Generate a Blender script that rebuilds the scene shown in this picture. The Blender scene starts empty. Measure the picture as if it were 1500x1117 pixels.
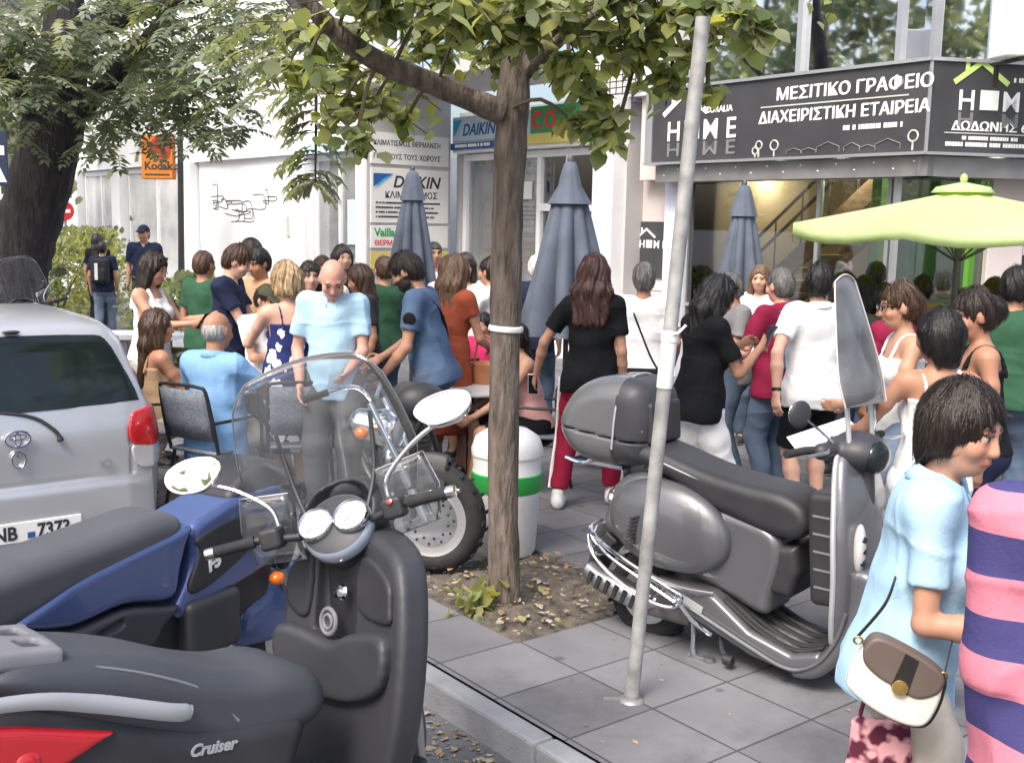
import bpy, math, random
import numpy as np
from mathutils import Vector, Matrix, Euler
R = math.radians
random.seed(7)
rng = np.random.default_rng(7)
S = bpy.context.scene
COL = S.collection

# ------------------------------------------------------------------ camera, world, sun, exposure
EYE, FPX = 1.95, 1600.0                     # eye height above the pavement; focal length for a 1500 px wide frame
cam = bpy.data.cameras.new('camera')
cam.sensor_width = 36.0
cam.lens = 36.0 * FPX / 1500.0
cam.clip_start, cam.clip_end = 0.05, 3000
cam_o = bpy.data.objects.new('camera', cam)
COL.objects.link(cam_o)
CAM_R = Matrix.Rotation(R(90 - 8.3), 4, 'X') @ Matrix.Rotation(R(1.1), 4, 'Z')
cam_o.matrix_world = Matrix.Translation((0, 0, EYE)) @ CAM_R
S.camera = cam_o

SUN_EL, SUN_AZ = 52.0, 238.0                # the sun stands behind the photographer, to the left (heading in degrees from +X)
w = bpy.data.worlds.new('World')
S.world = w
w.use_nodes = True
nt = w.node_tree
bg = nt.nodes['Background']
sky = nt.nodes.new('ShaderNodeTexSky')
sky.sky_type = 'NISHITA'
sky.sun_disc = False
sky.sun_elevation = R(SUN_EL)
sky.sun_rotation = R(90 - SUN_AZ)
sky.air_density, sky.dust_density, sky.ozone_density = 1.0, 5.0, .6
nt.links.new(sky.outputs[0], bg.inputs[0])
bg.inputs[1].default_value = 0.15
sun = bpy.data.lights.new('sun', 'SUN')
sun.energy = 1.5
sun.angle = R(24)
sun.color = (1.0, 0.96, 0.90)
sun_o = bpy.data.objects.new('sun', sun)
COL.objects.link(sun_o)
sd = Vector((math.cos(R(SUN_AZ)) * math.cos(R(SUN_EL)), math.sin(R(SUN_AZ)) * math.cos(R(SUN_EL)), math.sin(R(SUN_EL))))
sun_o.rotation_euler = sd.to_track_quat('Z', 'Y').to_euler()
S.view_settings.view_transform = 'Standard'
S.view_settings.look = 'None'
S.view_settings.gamma = 1.0
S.view_settings.exposure = 1.05
S.render.engine = 'CYCLES'
S.cycles.use_denoising = True
S.cycles.max_bounces = 8
S.cycles.transparent_max_bounces = 24

# ------------------------------------------------------------------ plan helpers
# street frame: u runs along the kerb (away and to the left), v across the pavement towards the shops
UD, VD = R(128), R(38)
U = Vector((math.cos(UD), math.sin(UD), 0)); V = Vector((math.cos(VD), math.sin(VD), 0))
def uv(u, v, z=0.0): return Vector((U.x * u + V.x * v, U.y * u + V.y * v, z))
def spot(px, depth, z=0.0): return Vector(((px - 750) / FPX * depth, depth, z))   # ground place from a bearing and a depth in metres
KERB = 2.483

# ------------------------------------------------------------------ materials
MATS = {}
def mat(name, col, rough=0.6, metal=0.0, var=0.12, vs=5.0, bump=0.0, bs=60.0, bd=.01, crease=0.0, spec=0.5, coat=0.0, trans=0.0, emit=0.0, sub=0.0, stretch=None, attr=None):
    if name in MATS: return MATS[name]
    m = bpy.data.materials.new(name); m.use_nodes = True
    n = m.node_tree.nodes; L = m.node_tree.links; b = n['Principled BSDF']
    b.inputs['Roughness'].default_value = rough; b.inputs['Metallic'].default_value = metal
    b.inputs['Specular IOR Level'].default_value = spec; b.inputs['Coat Weight'].default_value = coat
    b.inputs['Transmission Weight'].default_value = trans
    if sub: b.inputs['Subsurface Weight'].default_value = sub; b.inputs['Subsurface Radius'].default_value = (.012, .005, .003)
    tc = n.new('ShaderNodeTexCoord'); mp = n.new('ShaderNodeMapping')
    if stretch: mp.inputs['Scale'].default_value = stretch
    L.new(tc.outputs['Object'], mp.inputs[0])
    nz = n.new('ShaderNodeTexNoise'); nz.inputs['Scale'].default_value = vs; nz.inputs['Detail'].default_value = 5
    L.new(mp.outputs[0], nz.inputs['Vector'])
    mr = n.new('ShaderNodeMapRange'); mr.inputs[1].default_value = .3; mr.inputs[2].default_value = .7
    mr.inputs[3].default_value = 1 - var; mr.inputs[4].default_value = 1 + var
    L.new(nz.outputs[0], mr.inputs[0])
    mx = n.new('ShaderNodeMix'); mx.data_type = 'RGBA'; mx.blend_type = 'MULTIPLY'; mx.inputs[0].default_value = 1
    if attr:
        at = n.new('ShaderNodeAttribute'); at.attribute_name = attr; L.new(at.outputs['Color'], mx.inputs[6])
    else:
        mx.inputs[6].default_value = (*col, 1)
    L.new(mr.outputs[0], mx.inputs[7])
    L.new(mx.outputs[2], b.inputs['Base Color'])
    if emit:
        b.inputs['Emission Color'].default_value = (*col, 1); b.inputs['Emission Strength'].default_value = emit
    if bump:
        n2 = n.new('ShaderNodeTexNoise'); n2.inputs['Scale'].default_value = bs; n2.inputs['Detail'].default_value = 4
        L.new(mp.outputs[0], n2.inputs['Vector'])
        bp = n.new('ShaderNodeBump'); bp.inputs['Strength'].default_value = bump; bp.inputs['Distance'].default_value = bd
        L.new(n2.outputs[0], bp.inputs['Height']); L.new(bp.outputs[0], b.inputs['Normal'])
        if crease:      # sharp creases: ridges of a warped noise
            n3 = n.new('ShaderNodeTexNoise'); n3.inputs['Scale'].default_value = 5.5; n3.inputs['Detail'].default_value = 3; n3.inputs['Distortion'].default_value = 1.4
            mp3 = n.new('ShaderNodeMapping'); mp3.inputs['Scale'].default_value = (1, 1, .75); L.new(tc.outputs['Object'], mp3.inputs[0]); L.new(mp3.outputs[0], n3.inputs['Vector'])
            a1 = n.new('ShaderNodeMath'); a1.operation = 'SUBTRACT'; a1.inputs[1].default_value = .5; L.new(n3.outputs[0], a1.inputs[0])
            a2 = n.new('ShaderNodeMath'); a2.operation = 'ABSOLUTE'; L.new(a1.outputs[0], a2.inputs[0])
            a3 = n.new('ShaderNodeMath'); a3.operation = 'POWER'; a3.inputs[1].default_value = .55; L.new(a2.outputs[0], a3.inputs[0])
            b3 = n.new('ShaderNodeBump'); b3.inputs['Strength'].default_value = crease; b3.inputs['Distance'].default_value = .035
            L.new(a3.outputs[0], b3.inputs['Height']); L.new(bp.outputs[0], b3.inputs['Normal']); L.new(b3.outputs[0], b.inputs['Normal'])
    MATS[name] = m
    return m
def cloth(name, col, var=.10, **k): return mat('cloth_' + name, col, .85, var=var, vs=9, bump=.3, bs=160, bd=.004, crease=.14, spec=.2, **k)
def nodes_of(m): return m.node_tree.nodes, m.node_tree.links, m.node_tree.nodes['Principled BSDF']
def glass_mat(name, tint=(1, 1, 1), gloss=.10, rough=.02, haze=0.0, hazecol=(.8, .8, .8), face=None):
    """thin pane: see-through, with a fresnel reflection and optional film of dust or painted brightness"""
    m = bpy.data.materials.new(name); m.use_nodes = True
    n = m.node_tree.nodes; L = m.node_tree.links; n.remove(n['Principled BSDF']); out = n['Material Output']
    t = n.new('ShaderNodeBsdfTransparent'); t.inputs[0].default_value = (*tint, 1)
    g = n.new('ShaderNodeBsdfGlossy'); g.inputs['Roughness'].default_value = rough
    fr = n.new('ShaderNodeFresnel'); fr.inputs[0].default_value = 1.5
    ad = n.new('ShaderNodeMath'); ad.operation = 'ADD'; ad.use_clamp = True; ad.inputs[1].default_value = gloss
    L.new(fr.outputs[0], ad.inputs[0])
    mx = n.new('ShaderNodeMixShader'); L.new(ad.outputs[0], mx.inputs[0])
    src = t
    if haze:
        d = n.new('ShaderNodeBsdfDiffuse'); d.inputs[0].default_value = (*hazecol, 1)
        nz = n.new('ShaderNodeTexNoise'); nz.inputs['Scale'].default_value = 3; nz.inputs['Detail'].default_value = 6
        mm = n.new('ShaderNodeMath'); mm.operation = 'MULTIPLY'; mm.inputs[1].default_value = haze * 2
        L.new(nz.outputs[0], mm.inputs[0])
        mh = n.new('ShaderNodeMixShader'); L.new(mm.outputs[0], mh.inputs[0]); L.new(t.outputs[0], mh.inputs[1]); L.new(d.outputs[0], mh.inputs[2]); src = mh
    L.new(src.outputs[0], mx.inputs[1]); L.new(g.outputs[0], mx.inputs[2]); L.new(mx.outputs[0], out.inputs[0])
    MATS[name] = m
    return m

# ------------------------------------------------------------------ objects, labels, mesh builder
def tag(o, label=None, cat=None, group=None, kind=None):
    if label: o['label'] = label
    if cat: o['category'] = cat
    if group: o['group'] = group
    if kind: o['kind'] = kind
    return o
def empty(name, loc=(0, 0, 0), rz=0.0, label=None, cat=None, group=None):
    o = bpy.data.objects.new(name, None); o.empty_display_size = .2; COL.objects.link(o)
    o.location = loc; o.rotation_euler = (0, 0, rz)
    return tag(o, label, cat, group)
def link_mesh(name, me, mats, parent=None, smooth=40.0):
    for m in (mats if isinstance(mats, (list, tuple)) else [mats]): me.materials.append(m)
    if smooth is not None:
        me.polygons.foreach_set('use_smooth', np.ones(len(me.polygons), dtype=bool))
        if smooth < 179: me.set_sharp_from_angle(angle=R(smooth))
    o = bpy.data.objects.new(name, me); COL.objects.link(o)
    if parent: o.parent = parent
    return o
def copy_tree(o, parent=None):
    c = o.copy(); COL.objects.link(c); c.parent = parent
    for ch in [x for x in bpy.data.objects if x.parent == o]: copy_tree(ch, c)
    return c
def frame_z(d):
    """3x3 rotation whose z axis is d"""
    return Vector(d).normalized().to_track_quat('Z', 'Y').to_matrix()
class MB:
    def __init__(s): s.v = []; s.f = []; s.m = []; s.mi = 0
    def add(s, vs, fs, mi=None):
        o = len(s.v); s.v += [tuple(p) for p in vs]
        for f in fs: s.f.append([i + o for i in f]); s.m.append(s.mi if mi is None else mi)
        return s
    def box(s, c, size, rot=None, mi=None, taper=1.0):
        x, y, z = [k / 2 for k in size]; c = Vector(c)
        P = [Vector((sx * x * (taper if sz > 0 else 1), sy * y * (taper if sz > 0 else 1), sz * z)) for sz in (-1, 1) for sy in (-1, 1) for sx in (-1, 1)]
        if rot is not None: P = [rot @ p for p in P]
        return s.add([c + p for p in P], [(0, 2, 3, 1), (4, 5, 7, 6), (0, 1, 5, 4), (2, 6, 7, 3), (0, 4, 6, 2), (1, 3, 7, 5)], mi)
    def loft(s, rings, mi=None, caps=True, closed=True):
        n = len(rings[0]); vs = [p for r in rings for p in r]; fs = []
        for i in range(len(rings) - 1):
            for j in range(n if closed else n - 1):
                a, b = i * n + j, i * n + (j + 1) % n
                fs.append((a, b, b + n, a + n))
        if caps and closed: fs.append(tuple(range(n))[::-1]); fs.append(tuple((len(rings) - 1) * n + j for j in range(n)))
        return s.add(vs, fs, mi)
    def tube(s, pts, r, n=8, mi=None, caps=True, flat=1.0):
        pts = [Vector(p) for p in pts]; k = len(pts)
        rs = r if isinstance(r, (list, tuple)) else [r] * k
        rings = []; up = Vector((0, 0, 1))
        t0 = (pts[1] - pts[0]).normalized()
        if abs(t0.dot(up)) > .95: up = Vector((1, 0, 0))
        x = up.cross(t0).normalized()
        for i in range(k):
            t = (pts[min(i + 1, k - 1)] - pts[max(i - 1, 0)]).normalized()
            x = (x - t * x.dot(t)); x = x.normalized() if x.length > 1e-6 else t.orthogonal().normalized()
            y = t.cross(x)
            rings.append([pts[i] + (x * math.cos(2 * math.pi * j / n) * flat + y * math.sin(2 * math.pi * j / n)) * rs[i] for j in range(n)])
        return s.loft(rings, mi, caps)
    def lathe(s, prof, n=24, c=(0, 0, 0), axis=(0, 0, 1), mi=None, fn=None):
        Mx = frame_z(axis); c = Vector(c); rings = []
        for r, z in prof:
            ring = []
            for j in range(n):
                a = 2 * math.pi * j / n; rr = r * (fn(a, z) if fn else 1)
                ring.append(c + Mx @ Vector((math.cos(a) * rr, math.sin(a) * rr, z)))
            rings.append(ring)
        return s.loft(rings, mi)
    def ell(s, c, r, rot=None, nu=20, nv=12, mi=None):
        c = Vector(c); rings = []
        for i in range(nv + 1):
            t = math.pi * i / nv; st = max(math.sin(t), 1e-3)
            ring = []
            for j in range(nu):
                a = 2 * math.pi * j / nu
                p = Vector((r[0] * st * math.cos(a), r[1] * st * math.sin(a), -r[2] * math.cos(t)))
                ring.append(c + (rot @ p if rot is not None else p))
            rings.append(ring)
        return s.loft(rings, mi)
    def torus(s, c, Rr, r, axis=(0, 1, 0), n=36, m=10, mi=None, sq=1.0):
        Mx = frame_z(axis); c = Vector(c); vs = []; fs = []
        for i in range(n):
            a = 2 * math.pi * i / n
            for j in range(m):
                b = 2 * math.pi * j / m
                rad = Rr + r * math.cos(b)
                vs.append(c + Mx @ Vector((rad * math.cos(a), rad * math.sin(a), r * sq * math.sin(b))))
        for i in range(n):
            for j in range(m):
                fs.append((i * m + j, ((i + 1) % n) * m + j, ((i + 1) % n) * m + (j + 1) % m, i * m + (j + 1) % m))
        return s.add(vs, fs, mi)
    def prism(s, poly, lo, hi, plane='xz', mi=None, rot=None, c=(0, 0, 0)):
        """extrude a 2-D outline along the third axis"""
        def P(a, b, t):
            p = Vector({'xz': (a, t, b), 'yz': (t, a, b), 'xy': (a, b, t)}[plane])
            return Vector(c) + (rot @ p if rot is not None else p)
        return s.loft([[P(a, b, lo) for a, b in poly], [P(a, b, hi) for a, b in poly]], mi)
    def build(s, name, mats, parent=None, smooth=40.0, bevel=0.0, sub=0, label=None, cat=None, group=None, kind=None, loc=None, rz=None):
        me = bpy.data.meshes.new(name); me.from_pydata(s.v, [], s.f); me.update()
        me.polygons.foreach_set('material_index', s.m)
        import bmesh
        bm = bmesh.new(); bm.from_mesh(me); bmesh.ops.recalc_face_normals(bm, faces=bm.faces); bm.to_mesh(me); bm.free()
        o = link_mesh(name, me, mats, parent, smooth)
        if bevel:
            b = o.modifiers.new('bevel', 'BEVEL'); b.width = bevel; b.segments = 2; b.limit_method = 'ANGLE'; b.angle_limit = R(35)
            try: b.harden_normals = False
            except Exception: pass
        if sub:
            q = o.modifiers.new('sub', 'SUBSURF'); q.levels = q.render_levels = sub
        if loc is not None: o.location = loc
        if rz is not None: o.rotation_euler = (0, 0, rz)
        return tag(o, label, cat, group, kind)

# ------------------------------------------------------------------ signed distance volumes meshed with surface nets (bodies, clothes, bodywork)
def surface_nets(D, lo, h):
    s = D < 0
    nx, ny, nz = D.shape
    cnt = np.zeros((nx - 1, ny - 1, nz - 1), np.int8)
    for i in (0, 1):
        for j in (0, 1):
            for k in (0, 1): cnt += s[i:nx - 1 + i, j:ny - 1 + j, k:nz - 1 + k]
    act = (cnt > 0) & (cnt < 8)
    I, J, K = np.nonzero(act)
    vid = np.full(act.shape, -1, np.int32); vid[I, J, K] = np.arange(len(I))
    acc = np.zeros((len(I), 3)); num = np.zeros(len(I))
    cs = [(i, j, k) for i in (0, 1) for j in (0, 1) for k in (0, 1)]
    dv = {c: D[I + c[0], J + c[1], K + c[2]] for c in cs}
    for a in cs:
        for ax in range(3):
            if a[ax]: continue
            b = tuple(a[q] + (1 if q == ax else 0) for q in range(3))
            d0, d1 = dv[a], dv[b]; mk = (d0 < 0) != (d1 < 0)
            t = np.where(mk, d0 / np.where(mk, d0 - d1, 1), 0)
            for q in range(3): acc[:, q] += np.where(mk, a[q] + (t if q == ax else 0), 0)
            num += mk
    P = np.stack([I, J, K], 1) + acc / num[:, None]
    P = P * h + np.array(lo)
    quads = []
    for ax in range(3):
        sl0 = [slice(1, -1)] * 3; sl1 = [slice(1, -1)] * 3
        sl0[ax] = slice(0, D.shape[ax] - 1); sl1[ax] = slice(1, D.shape[ax])
        a, b = s[tuple(sl0)], s[tuple(sl1)]
        off = [1, 1, 1]; off[ax] = 0
        o1, o2 = [q for q in range(3) if q != ax]
        for sg in (0, 1):
            e = np.stack(np.nonzero((a & ~b) if sg == 0 else (~a & b)), 1) + np.array(off)
            if not len(e): continue
            def cell(d1, d2):
                c = e.copy(); c[:, o1] -= d1; c[:, o2] -= d2
                return vid[c[:, 0], c[:, 1], c[:, 2]]
            q = np.stack([cell(1, 1), cell(0, 1), cell(0, 0), cell(1, 0)], 1)
            if (sg == 1) != (ax == 1): q = q[:, ::-1]
            quads.append(q)
    Q = np.concatenate(quads) if quads else np.zeros((0, 4), int)
    return P, Q[(Q >= 0).all(1)]
def smin(a, b, k):
    if k <= 0: return np.minimum(a, b)
    hh = np.maximum(k - np.abs(a - b), 0) / k
    return np.minimum(a, b) - hh * hh * k * .25
class Sdf:
    def __init__(s, lo, hi, h):
        s.h = h; s.lo = np.array(lo, float) - 2 * h; n = np.ceil((np.array(hi, float) + 2 * h - s.lo) / h).astype(int) + 1
        s.ax = [(s.lo[i] + h * np.arange(n[i])).astype(np.float32) for i in range(3)]
        s.D = np.full(tuple(n), .5, np.float32)
    def _sl(s, lo, hi, pad):
        out = []
        for i in range(3):
            a = max(0, int((lo[i] - pad - s.lo[i]) / s.h)); b = min(len(s.ax[i]), int((hi[i] + pad - s.lo[i]) / s.h) + 2)
            if b - a < 1: return None
            out.append(slice(a, b))
        return tuple(out)
    def _xyz(s, sl): return (s.ax[0][sl[0]][:, None, None], s.ax[1][sl[1]][None, :, None], s.ax[2][sl[2]][None, None, :])
    def add(s, p, k=.02, cut=None, grow=0.0):
        f, lo, hi = p; sl = s._sl(lo, hi, k + grow + 2 * s.h)
        if sl is None: return s
        X = s._xyz(sl); d = f(*X) - grow
        if cut:
            for c in cut: d = np.maximum(d, c(*X))
        s.D[sl] = smin(s.D[sl], np.broadcast_to(d, s.D[sl].shape), k); return s
    def sub(s, p, k=.01):
        f, lo, hi = p; sl = s._sl(lo, hi, k + 2 * s.h)
        if sl is None: return s
        s.D[sl] = -smin(-s.D[sl], np.broadcast_to(f(*s._xyz(sl)), s.D[sl].shape), k); return s
    def inter(s, f, k=0.0):
        X = s._xyz((slice(None),) * 3)
        s.D = -smin(-s.D, -np.broadcast_to(f(*X), s.D.shape), k); return s
    def warp(s, f):
        X = s._xyz((slice(None),) * 3); s.D = s.D + f(*X); return s
    def mesh(s, name, mats, parent=None, smooth=180.0, color=None, index=None):
        for i in range(3):   # keep the border closed
            for e in (0, -1):
                ix = [slice(None)] * 3; ix[i] = e; s.D[tuple(ix)] = np.maximum(s.D[tuple(ix)], .01)
        P, Q = surface_nets(s.D, s.lo, s.h)
        me = bpy.data.meshes.new(name)
        me.vertices.add(len(P)); me.vertices.foreach_set('co', P.astype(np.float32).ravel())
        me.loops.add(4 * len(Q)); me.loops.foreach_set('vertex_index', Q.ravel().astype(np.int32))
        me.polygons.add(len(Q)); me.polygons.foreach_set('loop_start', np.arange(0, 4 * len(Q), 4, dtype=np.int32))
        try: me.polygons.foreach_set('loop_total', np.full(len(Q), 4, np.int32))
        except Exception: pass
        me.update(calc_edges=True)
        if color is not None:
            c = color(P); at = me.attributes.new('Col', 'FLOAT_COLOR', 'POINT'); at.data.foreach_set('color', np.concatenate([c, np.ones((len(c), 1))], 1).astype(np.float32).ravel())
        if index is not None:
            me.polygons.foreach_set('material_index', index(P[Q].mean(1)).astype(np.int32))
        return link_mesh(name, me, mats, parent, smooth)
def A3(p): return np.array([float(p[0]), float(p[1]), float(p[2])])
def cap(a, b, r1, r2=None):
    a, b = A3(a), A3(b); r2 = r1 if r2 is None else r2; ab = b - a; L = max(ab @ ab, 1e-9); m = max(r1, r2)
    def f(x, y, z):
        t = np.clip(((x - a[0]) * ab[0] + (y - a[1]) * ab[1] + (z - a[2]) * ab[2]) / L, 0, 1)
        return np.sqrt((x - a[0] - t * ab[0]) ** 2 + (y - a[1] - t * ab[1]) ** 2 + (z - a[2] - t * ab[2]) ** 2) - (r1 + (r2 - r1) * t)
    return f, np.minimum(a, b) - m, np.maximum(a, b) + m
def ell(c, r, rot=None):
    c = A3(c); r = np.array(r, float); M_ = np.array(rot)[:3, :3] if rot is not None else np.eye(3); m = r.max()
    def f(x, y, z):
        dx, dy, dz = x - c[0], y - c[1], z - c[2]
        l = [M_[0, i] * dx + M_[1, i] * dy + M_[2, i] * dz for i in range(3)]
        k0 = np.sqrt(sum((l[i] / r[i]) ** 2 for i in range(3))); k1 = np.sqrt(sum((l[i] / r[i] ** 2) ** 2 for i in range(3)))
        return k0 * (k0 - 1) / np.maximum(k1, 1e-6)
    e = np.abs(M_) @ r
    return f, c - e, c + e
def econe(a, b, xd, r1, r2):
    """tapered tube of elliptical section from a to b; xd = direction of the first radius"""
    a, b, xd = A3(a), A3(b), A3(xd); ab = b - a; L = np.linalg.norm(ab); n = ab / max(L, 1e-6)
    xd = xd - n * (xd @ n); xd /= np.linalg.norm(xd); yd = np.cross(n, xd); m = max(*r1, *r2)
    def f(x, y, z):
        dx, dy, dz = x - a[0], y - a[1], z - a[2]
        ax = dx * n[0] + dy * n[1] + dz * n[2]; t = np.clip(ax / L, 0, 1)
        p = dx * xd[0] + dy * xd[1] + dz * xd[2]; q = dx * yd[0] + dy * yd[1] + dz * yd[2]
        ra = r1[0] + (r2[0] - r1[0]) * t; rb = r1[1] + (r2[1] - r1[1]) * t; ex = ax - t * L; rm = np.minimum(ra, rb)
        k0 = np.sqrt((p / ra) ** 2 + (q / rb) ** 2 + (ex / rm) ** 2)
        k1 = np.sqrt((p / ra ** 2) ** 2 + (q / rb ** 2) ** 2 + (ex / rm ** 2) ** 2)
        return k0 * (k0 - 1) / np.maximum(k1, 1e-6)
    return f, np.minimum(a, b) - m, np.maximum(a, b) + m
def rbox(c, half, rd=.01, rot=None):
    c = A3(c); hf = np.array(half, float); M_ = np.array(rot)[:3, :3] if rot is not None else np.eye(3)
    def f(x, y, z):
        dx, dy, dz = x - c[0], y - c[1], z - c[2]
        q = [np.abs(M_[0, i] * dx + M_[1, i] * dy + M_[2, i] * dz) - (hf[i] - rd) for i in range(3)]
        return np.sqrt(sum(np.maximum(v, 0) ** 2 for v in q)) + np.minimum(np.maximum(np.maximum(q[0], q[1]), q[2]), 0) - rd
    e = np.abs(M_) @ hf
    return f, c - e, c + e
def poly2(pts, a, b):
    """2-D signed distance to a closed outline"""
    pts = np.array(pts, float); n = len(pts); d = None; sg = None
    for i in range(n):
        p, q = pts[i], pts[(i - 1) % n]; e = q - p
        wx, wy = a - p[0], b - p[1]; t = np.clip((wx * e[0] + wy * e[1]) / max(e @ e, 1e-12), 0, 1)
        dd = (wx - e[0] * t) ** 2 + (wy - e[1] * t) ** 2
        d = dd if d is None else np.minimum(d, dd)
        c1, c2, c3 = b >= p[1], b < q[1], e[0] * wy > e[1] * wx
        fl = np.where((c1 & c2 & c3) | (~c1 & ~c2 & ~c3), -1.0, 1.0)
        sg = fl if sg is None else sg * fl
    return sg * np.sqrt(d)
def pris(pts, plane, lo, hi, rd=.02):
    """rounded extrusion of an outline"""
    pts = np.array(pts, float); m0, m1 = pts.min(0), pts.max(0)
    def f(x, y, z):
        if plane == 'xz': d = poly2(pts, x, z); t = y
        elif plane == 'yz': d = poly2(pts, y, z); t = x
        else: d = poly2(pts, x, y); t = z
        e = np.maximum(lo - t, t - hi)
        d = d + rd; e = e + rd
        return np.minimum(np.maximum(d, e), 0) + np.sqrt(np.maximum(d, 0) ** 2 + np.maximum(e, 0) ** 2) - rd
    if plane == 'xz': return f, np.array([m0[0], lo, m0[1]]), np.array([m1[0], hi, m1[1]])
    if plane == 'yz': return f, np.array([lo, m0[0], m0[1]]), np.array([hi, m1[0], m1[1]])
    return f, np.array([m0[0], m0[1], lo]), np.array([m1[0], m1[1], hi])
def smooth_pts(pts, n=8, closed=True):
    """Catmull-Rom through 2-D or 3-D points"""
    pts = [np.array(p, float) for p in pts]; k = len(pts); out = []
    for i in range(k if closed else k - 1):
        g = lambda j: pts[j % k] if closed else pts[min(max(j, 0), k - 1)]
        p0, p1, p2, p3 = g(i - 1), g(i), g(i + 1), g(i + 2)
        for q in range(n):
            t = q / n
            out.append(tuple(.5 * (2 * p1 + (p2 - p0) * t + (2 * p0 - 5 * p1 + 4 * p2 - p3) * t * t + (3 * p1 - p0 - 3 * p2 + p3) * t ** 3)))
    if not closed: out.append(tuple(pts[-1]))
    return out
def text_mesh(body, size, name, m, parent=None, loc=(0, 0, 0), rot=(R(90), 0, 0), bold=.0, ext=.002, shear=0.0, align='LEFT', sx=1.0, space=1.0):
    cu = bpy.data.curves.new(name, 'FONT'); cu.body = body; cu.size = size; cu.extrude = ext; cu.offset = bold; cu.shear = shear
    cu.align_x = align; cu.space_character = space; cu.resolution_u = 3
    t = bpy.data.objects.new(name, cu); COL.objects.link(t)
    me = bpy.data.meshes.new_from_object(t.evaluated_get(bpy.context.evaluated_depsgraph_get()))
    bpy.data.objects.remove(t); bpy.data.curves.remove(cu)
    o = bpy.data.objects.new(name, me); me.materials.clear(); me.materials.append(m); COL.objects.link(o)
    o.location = loc; o.rotation_euler = rot; o.scale = (sx, 1, 1)
    if parent: o.parent = parent
    return o
# ------------------------------------------------------------------ ground, road, pavement
def ground_mats():
    m = mat('asphalt', (.15, .152, .158), .9, var=.3, vs=3, bump=.8, bs=130)
    m = mat('paving', (.195, .197, .212), .8, var=.2, vs=1.6, bump=.25, bs=160)
    n, L, b = nodes_of(m)
    tc = n.new('ShaderNodeTexCoord'); mp = n.new('ShaderNodeMapping'); mp.inputs['Location'].default_value = (-2.62 + .4485 * 20, -2.51 + .443 * 40, 0)
    L.new(tc.outputs['Object'], mp.inputs[0])
    br = n.new('ShaderNodeTexBrick'); br.offset = 0.0; br.squash = 1.0
    br.inputs['Scale'].default_value = 1.0; br.inputs['Brick Width'].default_value = .4485; br.inputs['Row Height'].default_value = .443
    br.inputs['Mortar Size'].default_value = .0055; br.inputs['Mortar Smooth'].default_value = .2
    br.inputs['Color1'].default_value = (1, 1, 1, 1); br.inputs['Color2'].default_value = (.74, .74, .75, 1); br.inputs['Mortar'].default_value = (.34, .34, .34, 1)
    L.new(mp.outputs[0], br.inputs['Vector'])
    old = b.inputs['Base Color'].links[0].from_socket
    mx = n.new('ShaderNodeMix'); mx.data_type = 'RGBA'; mx.blend_type = 'MULTIPLY'; mx.inputs[0].default_value = 1
    L.new(old, mx.inputs[6]); L.new(br.outputs['Color'], mx.inputs[7])
    # stains of their own shape: old spills and gum
    nz = n.new('ShaderNodeTexNoise'); nz.inputs['Scale'].default_value = 1.1; nz.inputs['Detail'].default_value = 7; nz.inputs['Roughness'].default_value = .7
    L.new(tc.outputs['Object'], nz.inputs['Vector'])
    cr = n.new('ShaderNodeValToRGB'); cr.color_ramp.elements[0].position = .34; cr.color_ramp.elements[0].color = (.55, .52, .50, 1); cr.color_ramp.elements[1].position = .52; cr.color_ramp.elements[1].color = (1, 1, 1, 1)
    L.new(nz.outputs[0], cr.inputs[0])
    m2 = n.new('ShaderNodeMix'); m2.data_type = 'RGBA'; m2.blend_type = 'MULTIPLY'; m2.inputs[0].default_value = .8
    L.new(mx.outputs[2], m2.inputs[6]); L.new(cr.outputs[0], m2.inputs[7]); L.new(m2.outputs[2], b.inputs['Base Color'])
    # trodden gum and drips
    vo = n.new('ShaderNodeTexVoronoi'); vo.inputs['Scale'].default_value = 3.6; L.new(tc.outputs['Object'], vo.inputs['Vector'])
    c2 = n.new('ShaderNodeValToRGB'); c2.color_ramp.elements[0].position = .075; c2.color_ramp.elements[0].color = (.48, .46, .45, 1); c2.color_ramp.elements[1].position = .10; c2.color_ramp.elements[1].color = (1, 1, 1, 1); L.new(vo.outputs['Distance'], c2.inputs[0])
    m3 = n.new('ShaderNodeMix'); m3.data_type = 'RGBA'; m3.blend_type = 'MULTIPLY'; m3.inputs[0].default_value = .75; L.new(m2.outputs[2], m3.inputs[6]); L.new(c2.outputs[0], m3.inputs[7]); L.new(m3.outputs[2], b.inputs['Base Color'])
    bp = n.new('ShaderNodeBump'); bp.inputs['Strength'].default_value = .7; bp.inputs['Distance'].default_value = .004; bp.invert = True
    L.new(br.outputs['Fac'], bp.inputs['Height'])
    ob = b.inputs['Normal'].links[0].from_node; L.new(ob.outputs[0], bp.inputs['Normal']); L.new(bp.outputs[0], b.inputs['Normal'])
    mat('kerbstone', (.29, .30, .32), .85, var=.18, vs=4, bump=.5, bs=90)
    mat('soil', (.105, .088, .072), .95, var=.5, vs=14, bump=1.0, bs=50)
ground_mats()
RZ_UV = R(38)       # local x = v, local y = u
mb = MB(); mb.add([(-500, -500, -.13), (500, -500, -.13), (500, 500, -.13), (-500, 500, -.13)], [(0, 1, 2, 3)])
mb.build('road', MATS['asphalt'], kind='structure', smooth=None)
PIT = (3.05, 4.05, 3.82, 4.95)     # tree pit: v0 v1 u0 u1
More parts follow.
